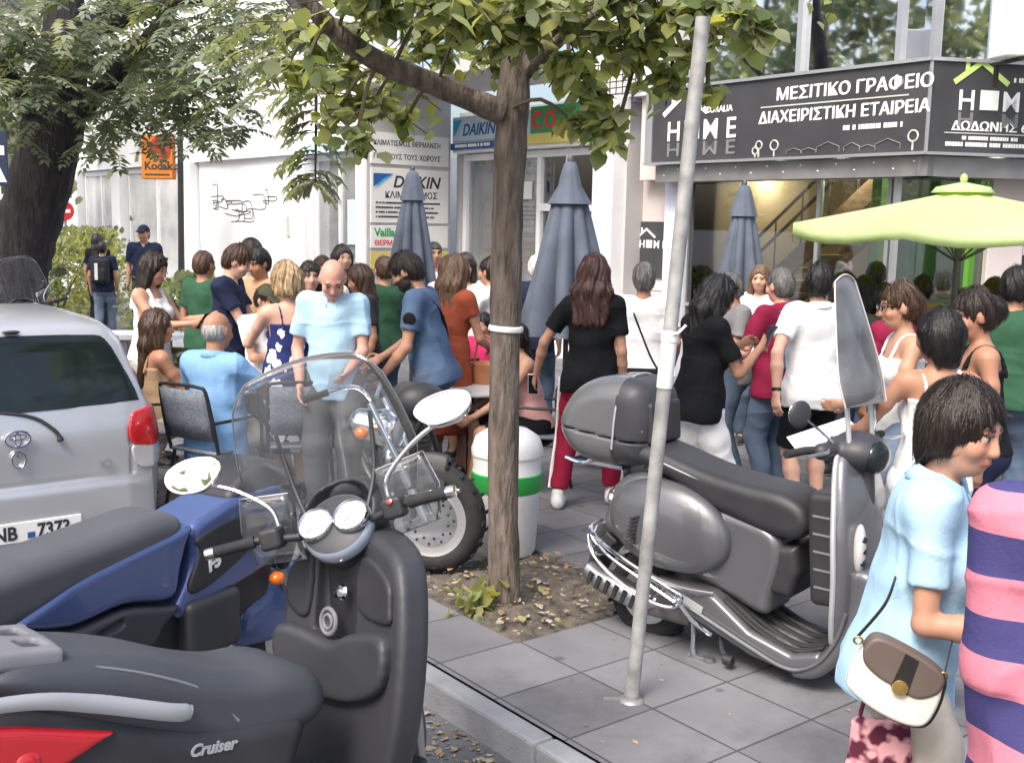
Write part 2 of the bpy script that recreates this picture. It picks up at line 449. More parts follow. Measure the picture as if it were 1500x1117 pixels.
def pavement():
    v0, v1, u0, u1 = 2.592, 60, -60, 150
    a, b, c, d = PIT; mb = MB()
    for (x0, x1, y0, y1) in ((v0, a, u0, u1), (b, v1, u0, u1), (a, b, u0, c), (a, b, d, u1)):
        mb.add([(x0, y0, 0), (x1, y0, 0), (x1, y1, 0), (x0, y1, 0)], [(0, 1, 2, 3)])
    # sides of the pit
    for p, q in (((a, c), (b, c)), ((b, c), (b, d)), ((b, d), (a, d)), ((a, d), (a, c))):
        mb.add([(p[0], p[1], 0), (q[0], q[1], 0), (q[0], q[1], -.08), (p[0], p[1], -.08)], [(0, 1, 2, 3)])
    return mb.build('pavement', MATS['paving'], kind='structure', smooth=None, rz=RZ_UV)
pavement()
mb = MB(); rngk = random.Random(3)
y = -40.0
while y < 90:
    mb.box((KERB + .052, y + .5, -.095), (.104, .992, .19)); y += 1.0
mb.build('kerb', MATS['kerbstone'], kind='structure', smooth=None, bevel=.014, rz=RZ_UV)
mb = MB(); N = 28
for i in range(N + 1):
    for j in range(N + 1):
        x = PIT[0] + (PIT[1] - PIT[0]) * i / N; yy = PIT[2] + (PIT[3] - PIT[2]) * j / N
        e = min(i, N - i, j, N - j) / N
        mb.v.append((x, yy, -.02 + .05 * min(1, e * 5) * (.6 + .4 * math.sin(x * 9 + yy * 7)) + random.uniform(-.006, .006)))
for i in range(N):
    for j in range(N):
        q = i * (N + 1) + j; mb.f.append([q, q + N + 1, q + N + 2, q + 1]); mb.m.append(0)
mb.build('soil_bed', MATS['soil'], kind='structure', smooth=None, rz=RZ_UV)
# fallen leaves and crumbs in the pit, along the gutter and on the slabs
mat('dry_leaf_brown', (.30, .20, .11), .8, var=.5, vs=30); mat('dry_leaf_straw', (.34, .29, .19), .8, var=.4, vs=30); mat('dry_leaf_olive', (.24, .24, .10), .8, var=.4, vs=30); mat('crumb_grey', (.34, .33, .31), .9, var=.4, vs=30)
def litter(name, n, fn, smin_, smax_, seed):
    r = random.Random(seed); mb = MB()
    for _ in range(n):
        x, yy, z = fn(r); s = r.uniform(smin_, smax_) * r.choice((.5, .7, 1)); a = r.uniform(0, 6.3); t = Matrix.Rotation(r.uniform(-.5, .5), 3, 'X') @ Matrix.Rotation(a, 3, 'Z')
        wdt = s * r.uniform(.35, .7); cu = r.uniform(-.3, .4) * s
        P = [(-s, 0, 0), (-.3 * s, wdt, cu), (.4 * s, wdt * .8, cu), (s, 0, .1 * s), (.4 * s, -wdt * .8, cu * .7), (-.3 * s, -wdt, cu)]
        mb.add([Vector((x, yy, z + .004)) + t @ Vector(p) for p in P], [(0, 1, 5), (1, 2, 4, 5), (2, 3, 4)], r.choices((0, 1, 2, 3), (4, 3, 2, 2))[0])
    return mb.build(name, [MATS['dry_leaf_brown'], MATS['dry_leaf_straw'], MATS['dry_leaf_olive'], MATS['crumb_grey']], kind='stuff', smooth=None, rz=RZ_UV)
litter('leaf_litter', 330, lambda r: (r.uniform(PIT[0], PIT[1]), r.uniform(PIT[2], PIT[3]), .03), .012, .032, 1)
litter('gutter_litter', 1300, lambda r: (KERB - .02 - abs(r.gauss(0, .16)), r.uniform(1.5, 9), -.128), .008, .03, 2)
litter('pavement_litter', 150, lambda r: (r.uniform(2.7, 6), r.uniform(1.5, 8), 0.0), .010, .022, 3)
litter('road_grit', 1500, lambda r: (r.uniform(.6, 2.4), r.uniform(2, 8), -.129), .004, .014, 5)

# ------------------------------------------------------------------ buildings (local x runs right along the shop fronts, local y away from the street)
RZ_B = R(-52)
def bx(px, v):
    """local x on the plane v that a bearing meets"""
    t = (px - 750) / FPX; Y = v / (t * V.x + V.y)
    return -(Y * (U.x * t + U.y))
mat('wall_white', (.83, .84, .86), .75, var=.05, vs=1.2, bump=.12, bs=40)
mat('wall_lavender', (.66, .68, .78), .7, var=.06, vs=1.5, bump=.1, bs=50)
mat('wall_pink', (.62, .55, .53), .75, var=.07, vs=2, bump=.1, bs=40)
mat('wall_grey', (.47, .46, .45), .75, var=.08, vs=1.5, bump=.15, bs=50)
mat('frame_white', (.82, .82, .82), .4, var=.04)
mat('frame_metal', (.55, .56, .58), .35, .7, var=.06)
mat('sign_black', (.052, .052, .058), .35, var=.2, vs=2)
mat('sign_white', (.92, .92, .90), .5, var=.02); mat('sign_lime', (.55, .78, .22), .5, var=.03); mat('sign_fade', (.20, .20, .20), .5, var=.1); mat('sign_pale', (.55, .55, .50), .5, var=.1)
mat('trim_grey', (.30, .29, .29), .4, .4, var=.2, vs=3)
mat('panel_cream', (.74, .73, .70), .5, var=.05, vs=2); mat('ink_black', (.03, .03, .035), .6); mat('ink_blue', (.02, .10, .33), .5); mat('ink_cyan', (.03, .38, .68), .5); mat('ink_red', (.65, .05, .05), .5); mat('ink_green', (.04, .30, .10), .5, var=.1)
mat('band_yellow', (.74, .62, .16), .5, var=.08, vs=2); mat('band_gold', (.60, .50, .14), .5); mat('fascia_blue', (.52, .66, .78), .5, var=.05)
mat('tan_wall', (.42, .33, .20), .8, var=.1, vs=1); mat('shop_floor', (.35, .30, .24), .5, var=.1); mat('wood_brown', (.20, .12, .06), .5, var=.3, vs=3, stretch=(1, 8, 8)); mat('dark_metal', (.04, .035, .03), .5, .3)
mat('wall_green', (.10, .30, .03), .6, var=.15, vs=1); mat('panel_dark', (.10, .09, .08), .4, var=.2)
mat('lamp_glow', (1, .96, .86), emit=9.0)
mat('roof_grey', (.5, .5, .5), .9)
glass_mat('shop_glass', (.86, .90, .90), .12, .02)
glass_mat('shop_glass_overbright', (.9, .93, .95), .10, .05, .62, (.88, .90, .93))  # white film mixed into the panes stands for their overexposed brightness
glass_mat('shop_glass_dusty', (.85, .9, .92), .12, .03, .30, (.80, .83, .86))
def mirror_glass():
    m = mat('tower_glass', (.16, .17, .185), .06, .0, var=.2, vs=.8, spec=1.0, coat=1.0)
    n, L, b = nodes_of(m); b.inputs['Metallic'].default_value = 1.0; b.inputs['Coat Weight'].default_value = 0; b.inputs['Roughness'].default_value = .03
    b.inputs['Base Color'].links and L.remove(b.inputs['Base Color'].links[0]); b.inputs['Base Color'].default_value = (.80, .81, .83, 1)
    nz = n.new('ShaderNodeTexNoise'); nz.inputs['Scale'].default_value = .9; bp = n.new('ShaderNodeBump'); bp.inputs['Strength'].default_value = .05; bp.inputs['Distance'].default_value = .05
    tc = n.new('ShaderNodeTexCoord'); L.new(tc.outputs['Object'], nz.inputs['Vector']); L.new(nz.outputs[0], bp.inputs['Height']); L.new(bp.outputs[0], b.inputs['Normal'])
mirror_glass()

def logo_home(parent, x, y, z, s, roofmat='sign_white', with_text=True, fade=True):
    """house roof outline over H [square] M E; s = letter height"""
    mb = MB()
    def bar(p, q, t):
        d = (Vector(q) - Vector(p)).normalized(); nn = Vector((-d.z, 0, d.x)) * t / 2
        p, q = Vector(p), Vector(q)
        mb.loft([[p + nn, p - nn, q - nn, q + nn], [a + Vector((0, -.006, 0)) for a in (p + nn, p - nn, q - nn, q + nn)]])
    ax, az = x + 1.25 * s, z + 2.35 * s
    bar((x - .25 * s, y, z + 1.30 * s), (ax, y, az), .26 * s); bar((ax - .09 * s, y - .001, az), (x + 2.75 * s, y - .001, z + 1.30 * s), .26 * s)
    bar((x + .42 * s, y - .002, z + 1.85 * s), (x + .42 * s, y - .002, z + 2.5 * s), .22 * s)
    mb.build('roof_mark', MATS[roofmat], parent, None)
    if with_text:
        text_mesh('H', s * 1.38, 'letter', MATS['sign_white'], parent, (x, y - .002, z), bold=.012 * s)
        b2 = MB(); b2.box((x + 1.75 * s, y - .004, z + .5 * s), (1.0 * s, .008, .95 * s)); b2.build('letter', MATS['sign_white'], parent, None)
        text_mesh('M', s * 1.38, 'letter', MATS['sign_white'], parent, (x + 2.45 * s, y - .002, z), bold=.012 * s)
        text_mesh('E', s * 1.38, 'letter', MATS['sign_white'], parent, (x + 3.95 * s, y - .002, z), bold=.012 * s)
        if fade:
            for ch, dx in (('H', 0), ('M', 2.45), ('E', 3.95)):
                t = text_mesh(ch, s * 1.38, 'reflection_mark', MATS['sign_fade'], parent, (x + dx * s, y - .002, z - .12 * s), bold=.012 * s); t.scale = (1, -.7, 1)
def small_print(parent, x, y, z, wd, hgt, m, seed, name='small_print'):
    """a line too small to read: short strokes of letter size"""
    r = random.Random(seed); mb = MB(); c = x
    while c < x + wd:
        lw = hgt * r.uniform(.35, .75)
        mb.box((c + lw / 2, y - .002, z + hgt / 2), (lw, .004, hgt * .9))
        c += lw + hgt * (.16 if r.random() < .85 else .7)
    return mb.build(name, MATS[m], parent, None)

def agency():
    o = empty('agency_building', (0, 0, 0), RZ_B, 'estate agency building with a black sign band, glass front and grey mirrored upper floor', 'building')
    Y0 = 9.94; YG = 10.42; XC = -6.19; XL = bx(945, Y0)
    x_left = bx(885, YG)
    # lower front
    mb = MB(); mb.box((bx(890, YG), YG + .2, 1.75), (.30, .9, 3.5)); mb.box((bx(988, YG), YG + .12, 1.3), (.30, .5, 2.6)); mb.build('pilaster', MATS['wall_lavender'], o, bevel=.01)
    xa, xb = bx(898, YG), bx(980, YG)
    mb = MB(); mb.box(((xa + xb) / 2, YG + .25, 1.3), (xb - xa, .3, 2.6)); mb.box((bx(925, Y0) + .1, YG + .15, 3.1), (.9, .5, 1.15)); mb.build('side_wall', MATS['wall_pink'], o, bevel=.005)
    mb = MB(); mb.box((bx(922, YG) , YG + .3, 5.6), (1.6, 1.0, 4.0)); mb.build('upper_wall', MATS['wall_lavender'], o)
    # interior
    x0, x1 = bx(1000, YG) , XC + .1
    mb = MB()
    ply = [(x0 - .6, 10.6), (XC - .05, 10.6), (XC + 2.5, 15.7), (XC + 2.5, 16.2), (x0 - .6, 16.2)]; mb.box(((x0 - .6 + XC + 2.5) / 2, 16.2, 1.42), (XC + 2.5 - x0 + .6, .1, 2.84)); mb.box((x0 - .6, 13.4, 1.42), (.1, 5.5, 2.84)); mb.prism(ply, 2.85, 2.95, 'xy'); mb.build('interior_wall', MATS['tan_wall'], o)
    mb = MB(); mb.prism(ply, .002, .012, 'xy'); mb.build('interior_floor', MATS['shop_floor'], o)
    mb = MB(); mb.box((bx(1318, 11.6), 11.75, 1.42), (.12, 1.6, 2.8)); mb.box((bx(1318, 11.2) + .45, 11.0, 1.42), (.95, .12, 2.8)); mb.build('green_partition', MATS['wall_green'], o)
    mb = MB(); mb.box((bx(1400, 12.5), 12.4, 1.3), (1.2, .1, 2.6)); mb.build('dark_panel', MATS['panel_dark'], o)  # plain dark upright panel across the dark part of the room
    # lamps in the ceiling
    for px, vv in ((1308, 12.0), (1440, 11.8), (1130, 12.6), (1220, 11.4)):
        mb = MB(); mb.lathe([(.001, 0), (.07, 0), (.07, .03), (.001, .03)], 14, (bx(px, vv), vv, 2.80)); mb.build('ceiling_lamp', MATS['lamp_glow'], o); ld = bpy.data.lights.new('ceiling_lamp_light', 'POINT'); ld.energy = 27; ld.shadow_soft_size = .07; ld.color = (1, .9, .72); lo_ = bpy.data.objects.new('ceiling_lamp_light', ld); COL.objects.link(lo_); lo_.parent = o; lo_.location = (bx(px, vv), vv, 2.70)
    # stair: climbs to the right
    mb = MB(); xs, xe, ys = bx(1030, 11.6), bx(1290, 11.6), 11.55
    n = 14
    for i in range(n):
        xx = xs + (xe - xs) * i / n; mb.box((xx, ys + .45, .15 + 2.5 * i / n), ((xe - xs) / n + .03, .9, .05))
    mb.build('stair_treads', MATS['tan_wall'], o)
    mb = MB()
    for dy in (0, .9):
        mb.loft([[(xs - .1, ys + dy + a, b) for a, b in ((-.02, 0), (.02, 0), (.02, .3), (-.02, .3))], [(xe, ys + dy + a, 2.45 + b) for a, b in ((-.02, 0), (.02, 0), (.02, .3), (-.02, .3))]])
    mb.build('stair_stringer', MATS['wood_brown'], o, None)
    mb = MB()
    for h_ in (.62, .85):
        mb.tube([(xs - .1, ys, h_ + .1), (xe - .3, ys, 2.3 + h_)], .022, 6)
    for i in range(7): mb.tube([(xs + (xe - xs) * i / 7, ys, .1 + 2.4 * i / 7), (xs + (xe - xs) * i / 7, ys, 1.0 + 2.4 * i / 7)], .013, 5)
    mb.build('stair_rail', MATS['dark_metal'], o)
    # shop window: frames + panes
    for k, (p0, p1) in enumerate(((1002, 1080), (1080, 1190), (1190, 1292), (1292, 1338))):
        a, b = bx(p0, YG), bx(p1, YG)
        mb = MB(); mb.box(((a + b) / 2, YG, 1.3), (b - a - .03, .012, 2.5)); mb.build('window_pane', MATS['shop_glass'], o, None)
        mb = MB(); mb.box((a, YG, 1.3), (.045, .07, 2.5)); mb.box(((a + b) / 2, YG - .004, .95 if k < 2 else .12), (b - a - .05, .06, .04)); mb.box(((a + b) / 2, YG, .05), (b - a - .05, .07, .1)); mb.build('window_frame', MATS['frame_metal'], o, None)
    # sign band, left face
    zt, zb = 3.58, 2.72
    mb = MB(); mb.box(((XL + XC) / 2, Y0 + .19, (zt + zb) / 2), (XC - XL, .38, zt - zb)); mb.build('sign_band', MATS['sign_black'], o, None)
    mb = MB(); mb.box(((XL + XC) / 2 - .05, Y0 + .19, zt + .02), (XC - XL + .16, .44, .035)); mb.box(((XL + XC) / 2 - .05, Y0 + .19, zb - .018), (XC - XL + .16, .44, .03)); mb.box((XL - .06, Y0 + .19, (zt + zb) / 2), (.12, .42, zt - zb)); mb.build('sign_edge', MATS['frame_metal'], o, None)
    mb = MB(); mb.box(((XL + XC) / 2, Y0 + .25, zb - .14), (XC - XL, .36, .20)); mb.build('sign_soffit', MATS['trim_grey'], o, None)
    mb = MB()
    for i in range(16):
        xx = XL + .15 + (XC - XL - .3) * i / 15; mb.ell((xx, Y0 + .068, zb - (.09 if i % 2 else .16)), (.014, .008, .010), nu=8, nv=6)
    mb.build('rivet', MATS['sign_white'], o)['kind'] = 'stuff'
    yf = Y0 - .003
    logo_home(o, XL + .24, yf, 2.97, .24)
    text_mesh('CORALIA', .10, 'lettering', MATS['sign_white'], o, (XL + .86, yf, 3.27), bold=.002)
    [text_mesh('ΜΕΣΙΤΙΚΟ ΓΡΑΦΕΙΟ', .185, 'lettering', MATS['sign_white'], o, (bx(1118, Y0) + dx, yf - dx * .1, 3.335 + dx * .4), sx=1.10) for dx in (0, .012)]
    mb = MB(); mb.box(((bx(1098, Y0) + bx(1308, Y0)) / 2, yf - .002, 3.275), (bx(1308, Y0) - bx(1098, Y0), .004, .014)); mb.build('rule_line', MATS['sign_pale'], o, None)
    [text_mesh('ΔΙΑΧΕΙΡΙΣΤΙΚΗ ΕΤΑΙΡΕΙΑ', .178, 'lettering', MATS['sign_white'], o, (bx(1095, Y0) + dx, yf - dx * .1, 3.095 + dx * .4), sx=1.02) for dx in (0, .012)]
    small_print(o, bx(1217, Y0), yf, 2.965, bx(1301, Y0) - bx(1217, Y0), .055, 'sign_white', 5)
    # skyline doodle along the foot of the sign
    mb = MB(); r = random.Random(4)
    def stroke(pts, t=.010): mb.tube([(p[0], yf - .003, p[1]) for p in pts], t, 5)
    for cx, cz, rr in ((bx(1098, Y0), 2.86, .045), (bx(1093, Y0), 2.80, .04), (bx(1120, Y0), 2.85, .055), (bx(1318, Y0), 2.87, .055)):
        stroke([(cx + rr * math.cos(a / 10 * 6.3), cz + rr * math.sin(a / 10 * 6.3)) for a in range(11)]); stroke([(cx, cz - rr), (cx, 2.73)])
    mb.build('tree_doodle', MATS['sign_pale'], o)
    mb = MB(); xx = bx(1138, Y0)
    while xx < bx(1308, Y0):
        wd = r.uniform(.16, .3); h_ = r.uniform(.05, .12)
        stroke([(xx, 2.75), (xx, 2.75 + h_ * .5), (xx + wd / 2, 2.75 + h_), (xx + wd, 2.75 + h_ * .5), (xx + wd, 2.75)], .006); xx += wd * r.uniform(.9, 1.3)
    mb.build('house_doodle', MATS['sign_fade'], o)
    # right face of the sign, turned at the corner
    f = empty('corner_face', (XC, Y0, 0), R(64)); f.parent = o
    Lr = 3.4
    mb = MB(); mb.box((Lr / 2 + .002, .19, (zt + zb) / 2), (Lr, .38, zt - zb)); mb.build('sign_band', MATS['sign_black'], f, None)
    mb = MB(); mb.box((Lr / 2, .19, zt + .021), (Lr, .44, .034)); mb.box((Lr / 2, .19, zb - .019), (Lr, .44, .029)); mb.box((.012, -.004, (zt + zb) / 2), (.03, .02, zt - zb)); mb.build('sign_edge', MATS['frame_metal'], f, None)
    mb = MB(); mb.box((Lr / 2, .25, zb - .141), (Lr, .34, .198)); mb.build('sign_soffit', MATS['trim_grey'], f, None)
    logo_home(f, .32, -.003, 3.13, .20, 'sign_lime')
    small_print(f, .93, -.003, 3.41, .5, .05, 'sign_white', 8)
    [text_mesh('ΔΩΔΩΝΗΣ 6', .125, 'lettering', MATS['sign_white'], f, (.27 + dx, -.004 - dx * .1, 2.93 + dx * .4), sx=1.17) for dx in (0, .008)]
    mb = MB(); mb.box((.75, -.004, 2.905), (1.1, .004, .010)); mb.build('rule_line', MATS['sign_pale'], f, None)
    small_print(f, .40, -.003, 2.84, .62, .04, 'sign_white', 9); small_print(f, .22, -.003, 2.775, 1.0, .045, 'sign_white', 10)
    mb = MB(); mb.box((1.30, .62, 1.3), (.42, .4, 2.6)); mb.build('pilaster', MATS['wall_pink'], f, bevel=.01)
    mb = MB(); mb.box((2.6, .8, 1.3), (2.2, .3, 2.6)); mb.build('side_wall', MATS['wall_pink'], f)
    mb = MB(); mb.box((.56, .5, 1.3), (1.06, .012, 2.5)); mb.build('window_pane', MATS['shop_glass'], f, None)
    mb = MB(); mb.box((.04, .5, 1.3), (.05, .07, 2.5)); mb.box((.58, .5, .05), (.98, .07, .1)); mb.build('window_frame', MATS['frame_metal'], f, None)
    # upper floor
    zu = 3.62
    a, b = bx(1000, YG), XC + .25
    mb = MB(); mb.box(((a + b) / 2, YG + .12, zu + 2.6), (b - a, .06, 5.2)); mb.build('upper_glass', MATS['tower_glass'], o, None)
    mb = MB()
    for px in (1003, 1146, 1300): mb.box((bx(px, YG), YG + .06, zu + 2.6), (.07, .1, 5.2))
    mb.box(((a + b) / 2, YG + .062, zu + 1.9), (b - a, .08, .06)); mb.build('upper_mullion', MATS['frame_metal'], o, None)
    mb = MB(); mb.box((1.6, .62, zu + 2.6), (3.2, .06, 5.2)); mb.build('upper_glass', MATS['tower_glass'], f, None)
    mb = MB()
    for t in (.0, 1.75): mb.box((t, .56, zu + 2.6), (.07, .1, 5.2))
    mb.build('upper_mullion', MATS['frame_metal'], f, None)
    mb = MB(); mb.prism([(XL, 10.3), (XC, 10.3), (XC + 1.6, 13.4), (XC + 1.6, 16.2), (XL, 16.2)], 8.9, 9.3, 'xy'); mb.build('flat_roof', MATS['wall_lavender'], o)
    # framed panel beside the door
    mb = MB(); xa, xb = bx(920, YG), bx(974, YG); zc = 1.62
    p = empty('name_plate', (0, 0, 0)); p.parent = o
    mb.box(((xa + xb) / 2, YG + .085, zc), (xb - xa, .03, .74)); mb.build('plate', MATS['sign_black'], p, None, bevel=.004)
    logo_home(p, xa + .08, YG + .067, zc + .02, (xb - xa) / 6.4, 'sign_white', fade=False)
    q = empty('name_plate', (1.9, .64, 0)); q.parent = f
    mb = MB(); mb.box((0, 0, 1.70), (.62, .03, .74)); mb.build('plate', MATS['sign_black'], q, None, bevel=.004)
    logo_home(q, -.25, -.018, 1.70, .10, 'sign_white', fade=False)
    # opening hours and notices on the wall under the plate
    mb = MB()
    for i in range(3): mb.box(((xa + xb) / 2, YG + .092, 1.12 - i * .14), ((xb - xa) * .8, .012, .07))
    mb.build('notice', MATS['panel_cream'], o, None)
agency()

def heating_shop():
    o = empty('heating_shop', (0, 0, 0), RZ_B, 'single storey heating and air conditioning shop with white framed windows and a blue fascia', 'building')
    Y0 = 10.02
    xl, xr = bx(655, Y0), bx(884, Y0)
    mb = MB(); mb.box(((xl + xr) / 2, Y0 + .35, 3.28), (xr - xl, .6, .55)); mb.build('fascia', MATS['frame_white'], o)
    mb = MB(); mb.box(((bx(657, Y0) + bx(768, Y0)) / 2, Y0 + .04, 3.36), (bx(768, Y0) - bx(657, Y0), .05, .36)); mb.build('sign_board', MATS['fascia_blue'], o, None)
    mb = MB(); mb.box(((bx(768, Y0) + bx(884, Y0)) / 2, Y0 + .042, 3.40), (bx(884, Y0) - bx(768, Y0) - .01, .05, .36)); mb.build('sign_board', MATS['ink_green'], o, None)
    mb = MB(); mb.box(((bx(757, Y0) + bx(884, Y0)) / 2, Y0 + .03, 3.13), (bx(884, Y0) - bx(757, Y0), .06, .14)); mb.build('yellow_band', MATS['band_yellow'], o, None)
    mb = MB(); mb.box(((bx(655, Y0) + bx(740, Y0)) / 2, Y0 + .03, 3.10), (bx(740, Y0) - bx(655, Y0), .06, .10)); mb.build('blue_band', MATS['ink_blue'], o, None)
    small_print(o, bx(662, Y0), Y0 - .003, 3.08, bx(712, Y0) - bx(662, Y0), .05, 'sign_white', 3)
    yf = Y0 + .012
    mb = MB(); xx = bx(659, Y0); mb.prism([(xx, 3.25), (xx, 3.50), (xx + .22, 3.50)], yf - .006, yf); mb.build('triangle_logo', MATS['ink_cyan'], o, None)
    text_mesh('DAIKIN', .25, 'lettering', MATS['ink_blue'], o, (bx(671, Y0), yf, 3.26), bold=.005, shear=.25, sx=1.0)
    text_mesh('C O', .33, 'lettering', MATS['ink_red'], o, (bx(770, Y0), Y0 + .012, 3.28), bold=.016, sx=.9)
    # windows
    mb = MB(); mb.box(((xl + xr) / 2, 15, 1.5), (xr - xl, .1, 3.0)); mb.box((xl - .02, 12.6, 1.5), (.1, 4.8, 3)); mb.box((xr + .1, 12.6, 1.5), (.1, 4.8, 3)); mb.build('interior_wall', MATS['wall_grey'], o)
    mb = MB(); mb.box(((xl + xr) / 2, 12.9, 3.6), (xr - xl + .3, 5.2, .1)); mb.build('flat_roof', MATS['roof_grey'], o)
    mb = MB(); mb.box(((xl + xr) / 2, 12.6, .006), (xr - xl, 4.6, .01)); mb.build('interior_floor', MATS['shop_floor'], o)
    for i, (p0, p1) in enumerate(((659, 720), (720, 765), (765, 806), (806, 855), (855, 886))):
        a, b = bx(p0, Y0), bx(p1, Y0)
        mb = MB(); mb.box(((a + b) / 2, Y0 + .3, 1.5), (b - a - .07, .012, 2.9)); mb.build('window_pane', MATS['shop_glass_dusty' if i in (0, 1) else 'shop_glass'], o, None)
        mb = MB(); mb.box((a, Y0 + .28, 1.5), (.09, .1, 3.0)); mb.box(((a + b) / 2, Y0 + .28, 2.94), (b - a - .09, .1, .1)); mb.box(((a + b) / 2, Y0 + .28, .12), (b - a - .09, .1, .24))
        if i >= 2: mb.box(((a + b) / 2, Y0 + .281, 2.17), (b - a - .09, .09, .11))
        mb.build('window_frame', MATS['frame_white'], o, None, bevel=.006)
    mb = MB(); mb.box((bx(738, Y0), Y0 + .27, 2.42), (.5, .01, .26)); mb.box((bx(785, Y0), Y0 + .27, 1.9), (.18, .01, .30)); mb.build('paper_notice', MATS['panel_cream'], o, None)
    mb = MB(); mb.box((bx(700, Y0), 12, 1.0), (1.6, .7, 2.0)); mb.box((bx(800, Y0), 11.6, .6), (1.2, .7, 1.2)); mb.build('counter', MATS['wall_white'], o, None, bevel=.02)
    mb = MB(); mb.box((bx(835, Y0), 12.5, 1.5), (1.6, .1, 2.6)); mb.build('back_board', MATS['band_gold'], o, None)
    # white post at the right end
    mb = MB(); mb.box((bx(884, Y0) + .02, Y0 + .1, 1.8), (.2, .3, 3.6)); mb.build('end_post', MATS['frame_white'], o, bevel=.01)
    # condenser cage on the roof edge
    mb = MB(); cx = bx(880, Y0) 
    for i in range(8): mb.tube([(cx - .45 + i * .12, Y0 + .1, 3.62), (cx - .45 + i * .12, Y0 + .1, 4.05)], .008, 5)
    for i in range(6): mb.tube([(cx - .47, Y0 + .1, 3.64 + i * .08), (cx + .41, Y0 + .1, 3.64 + i * .08)], .008, 5)
    mb.build('condenser_cage', MATS['dark_metal'], o)
    mb = MB(); mb.box((cx - .03, Y0 + .35, 3.9), (.9, .35, .5)); mb.build('condenser', MATS['frame_white'], o, bevel=.02)
heating_shop()

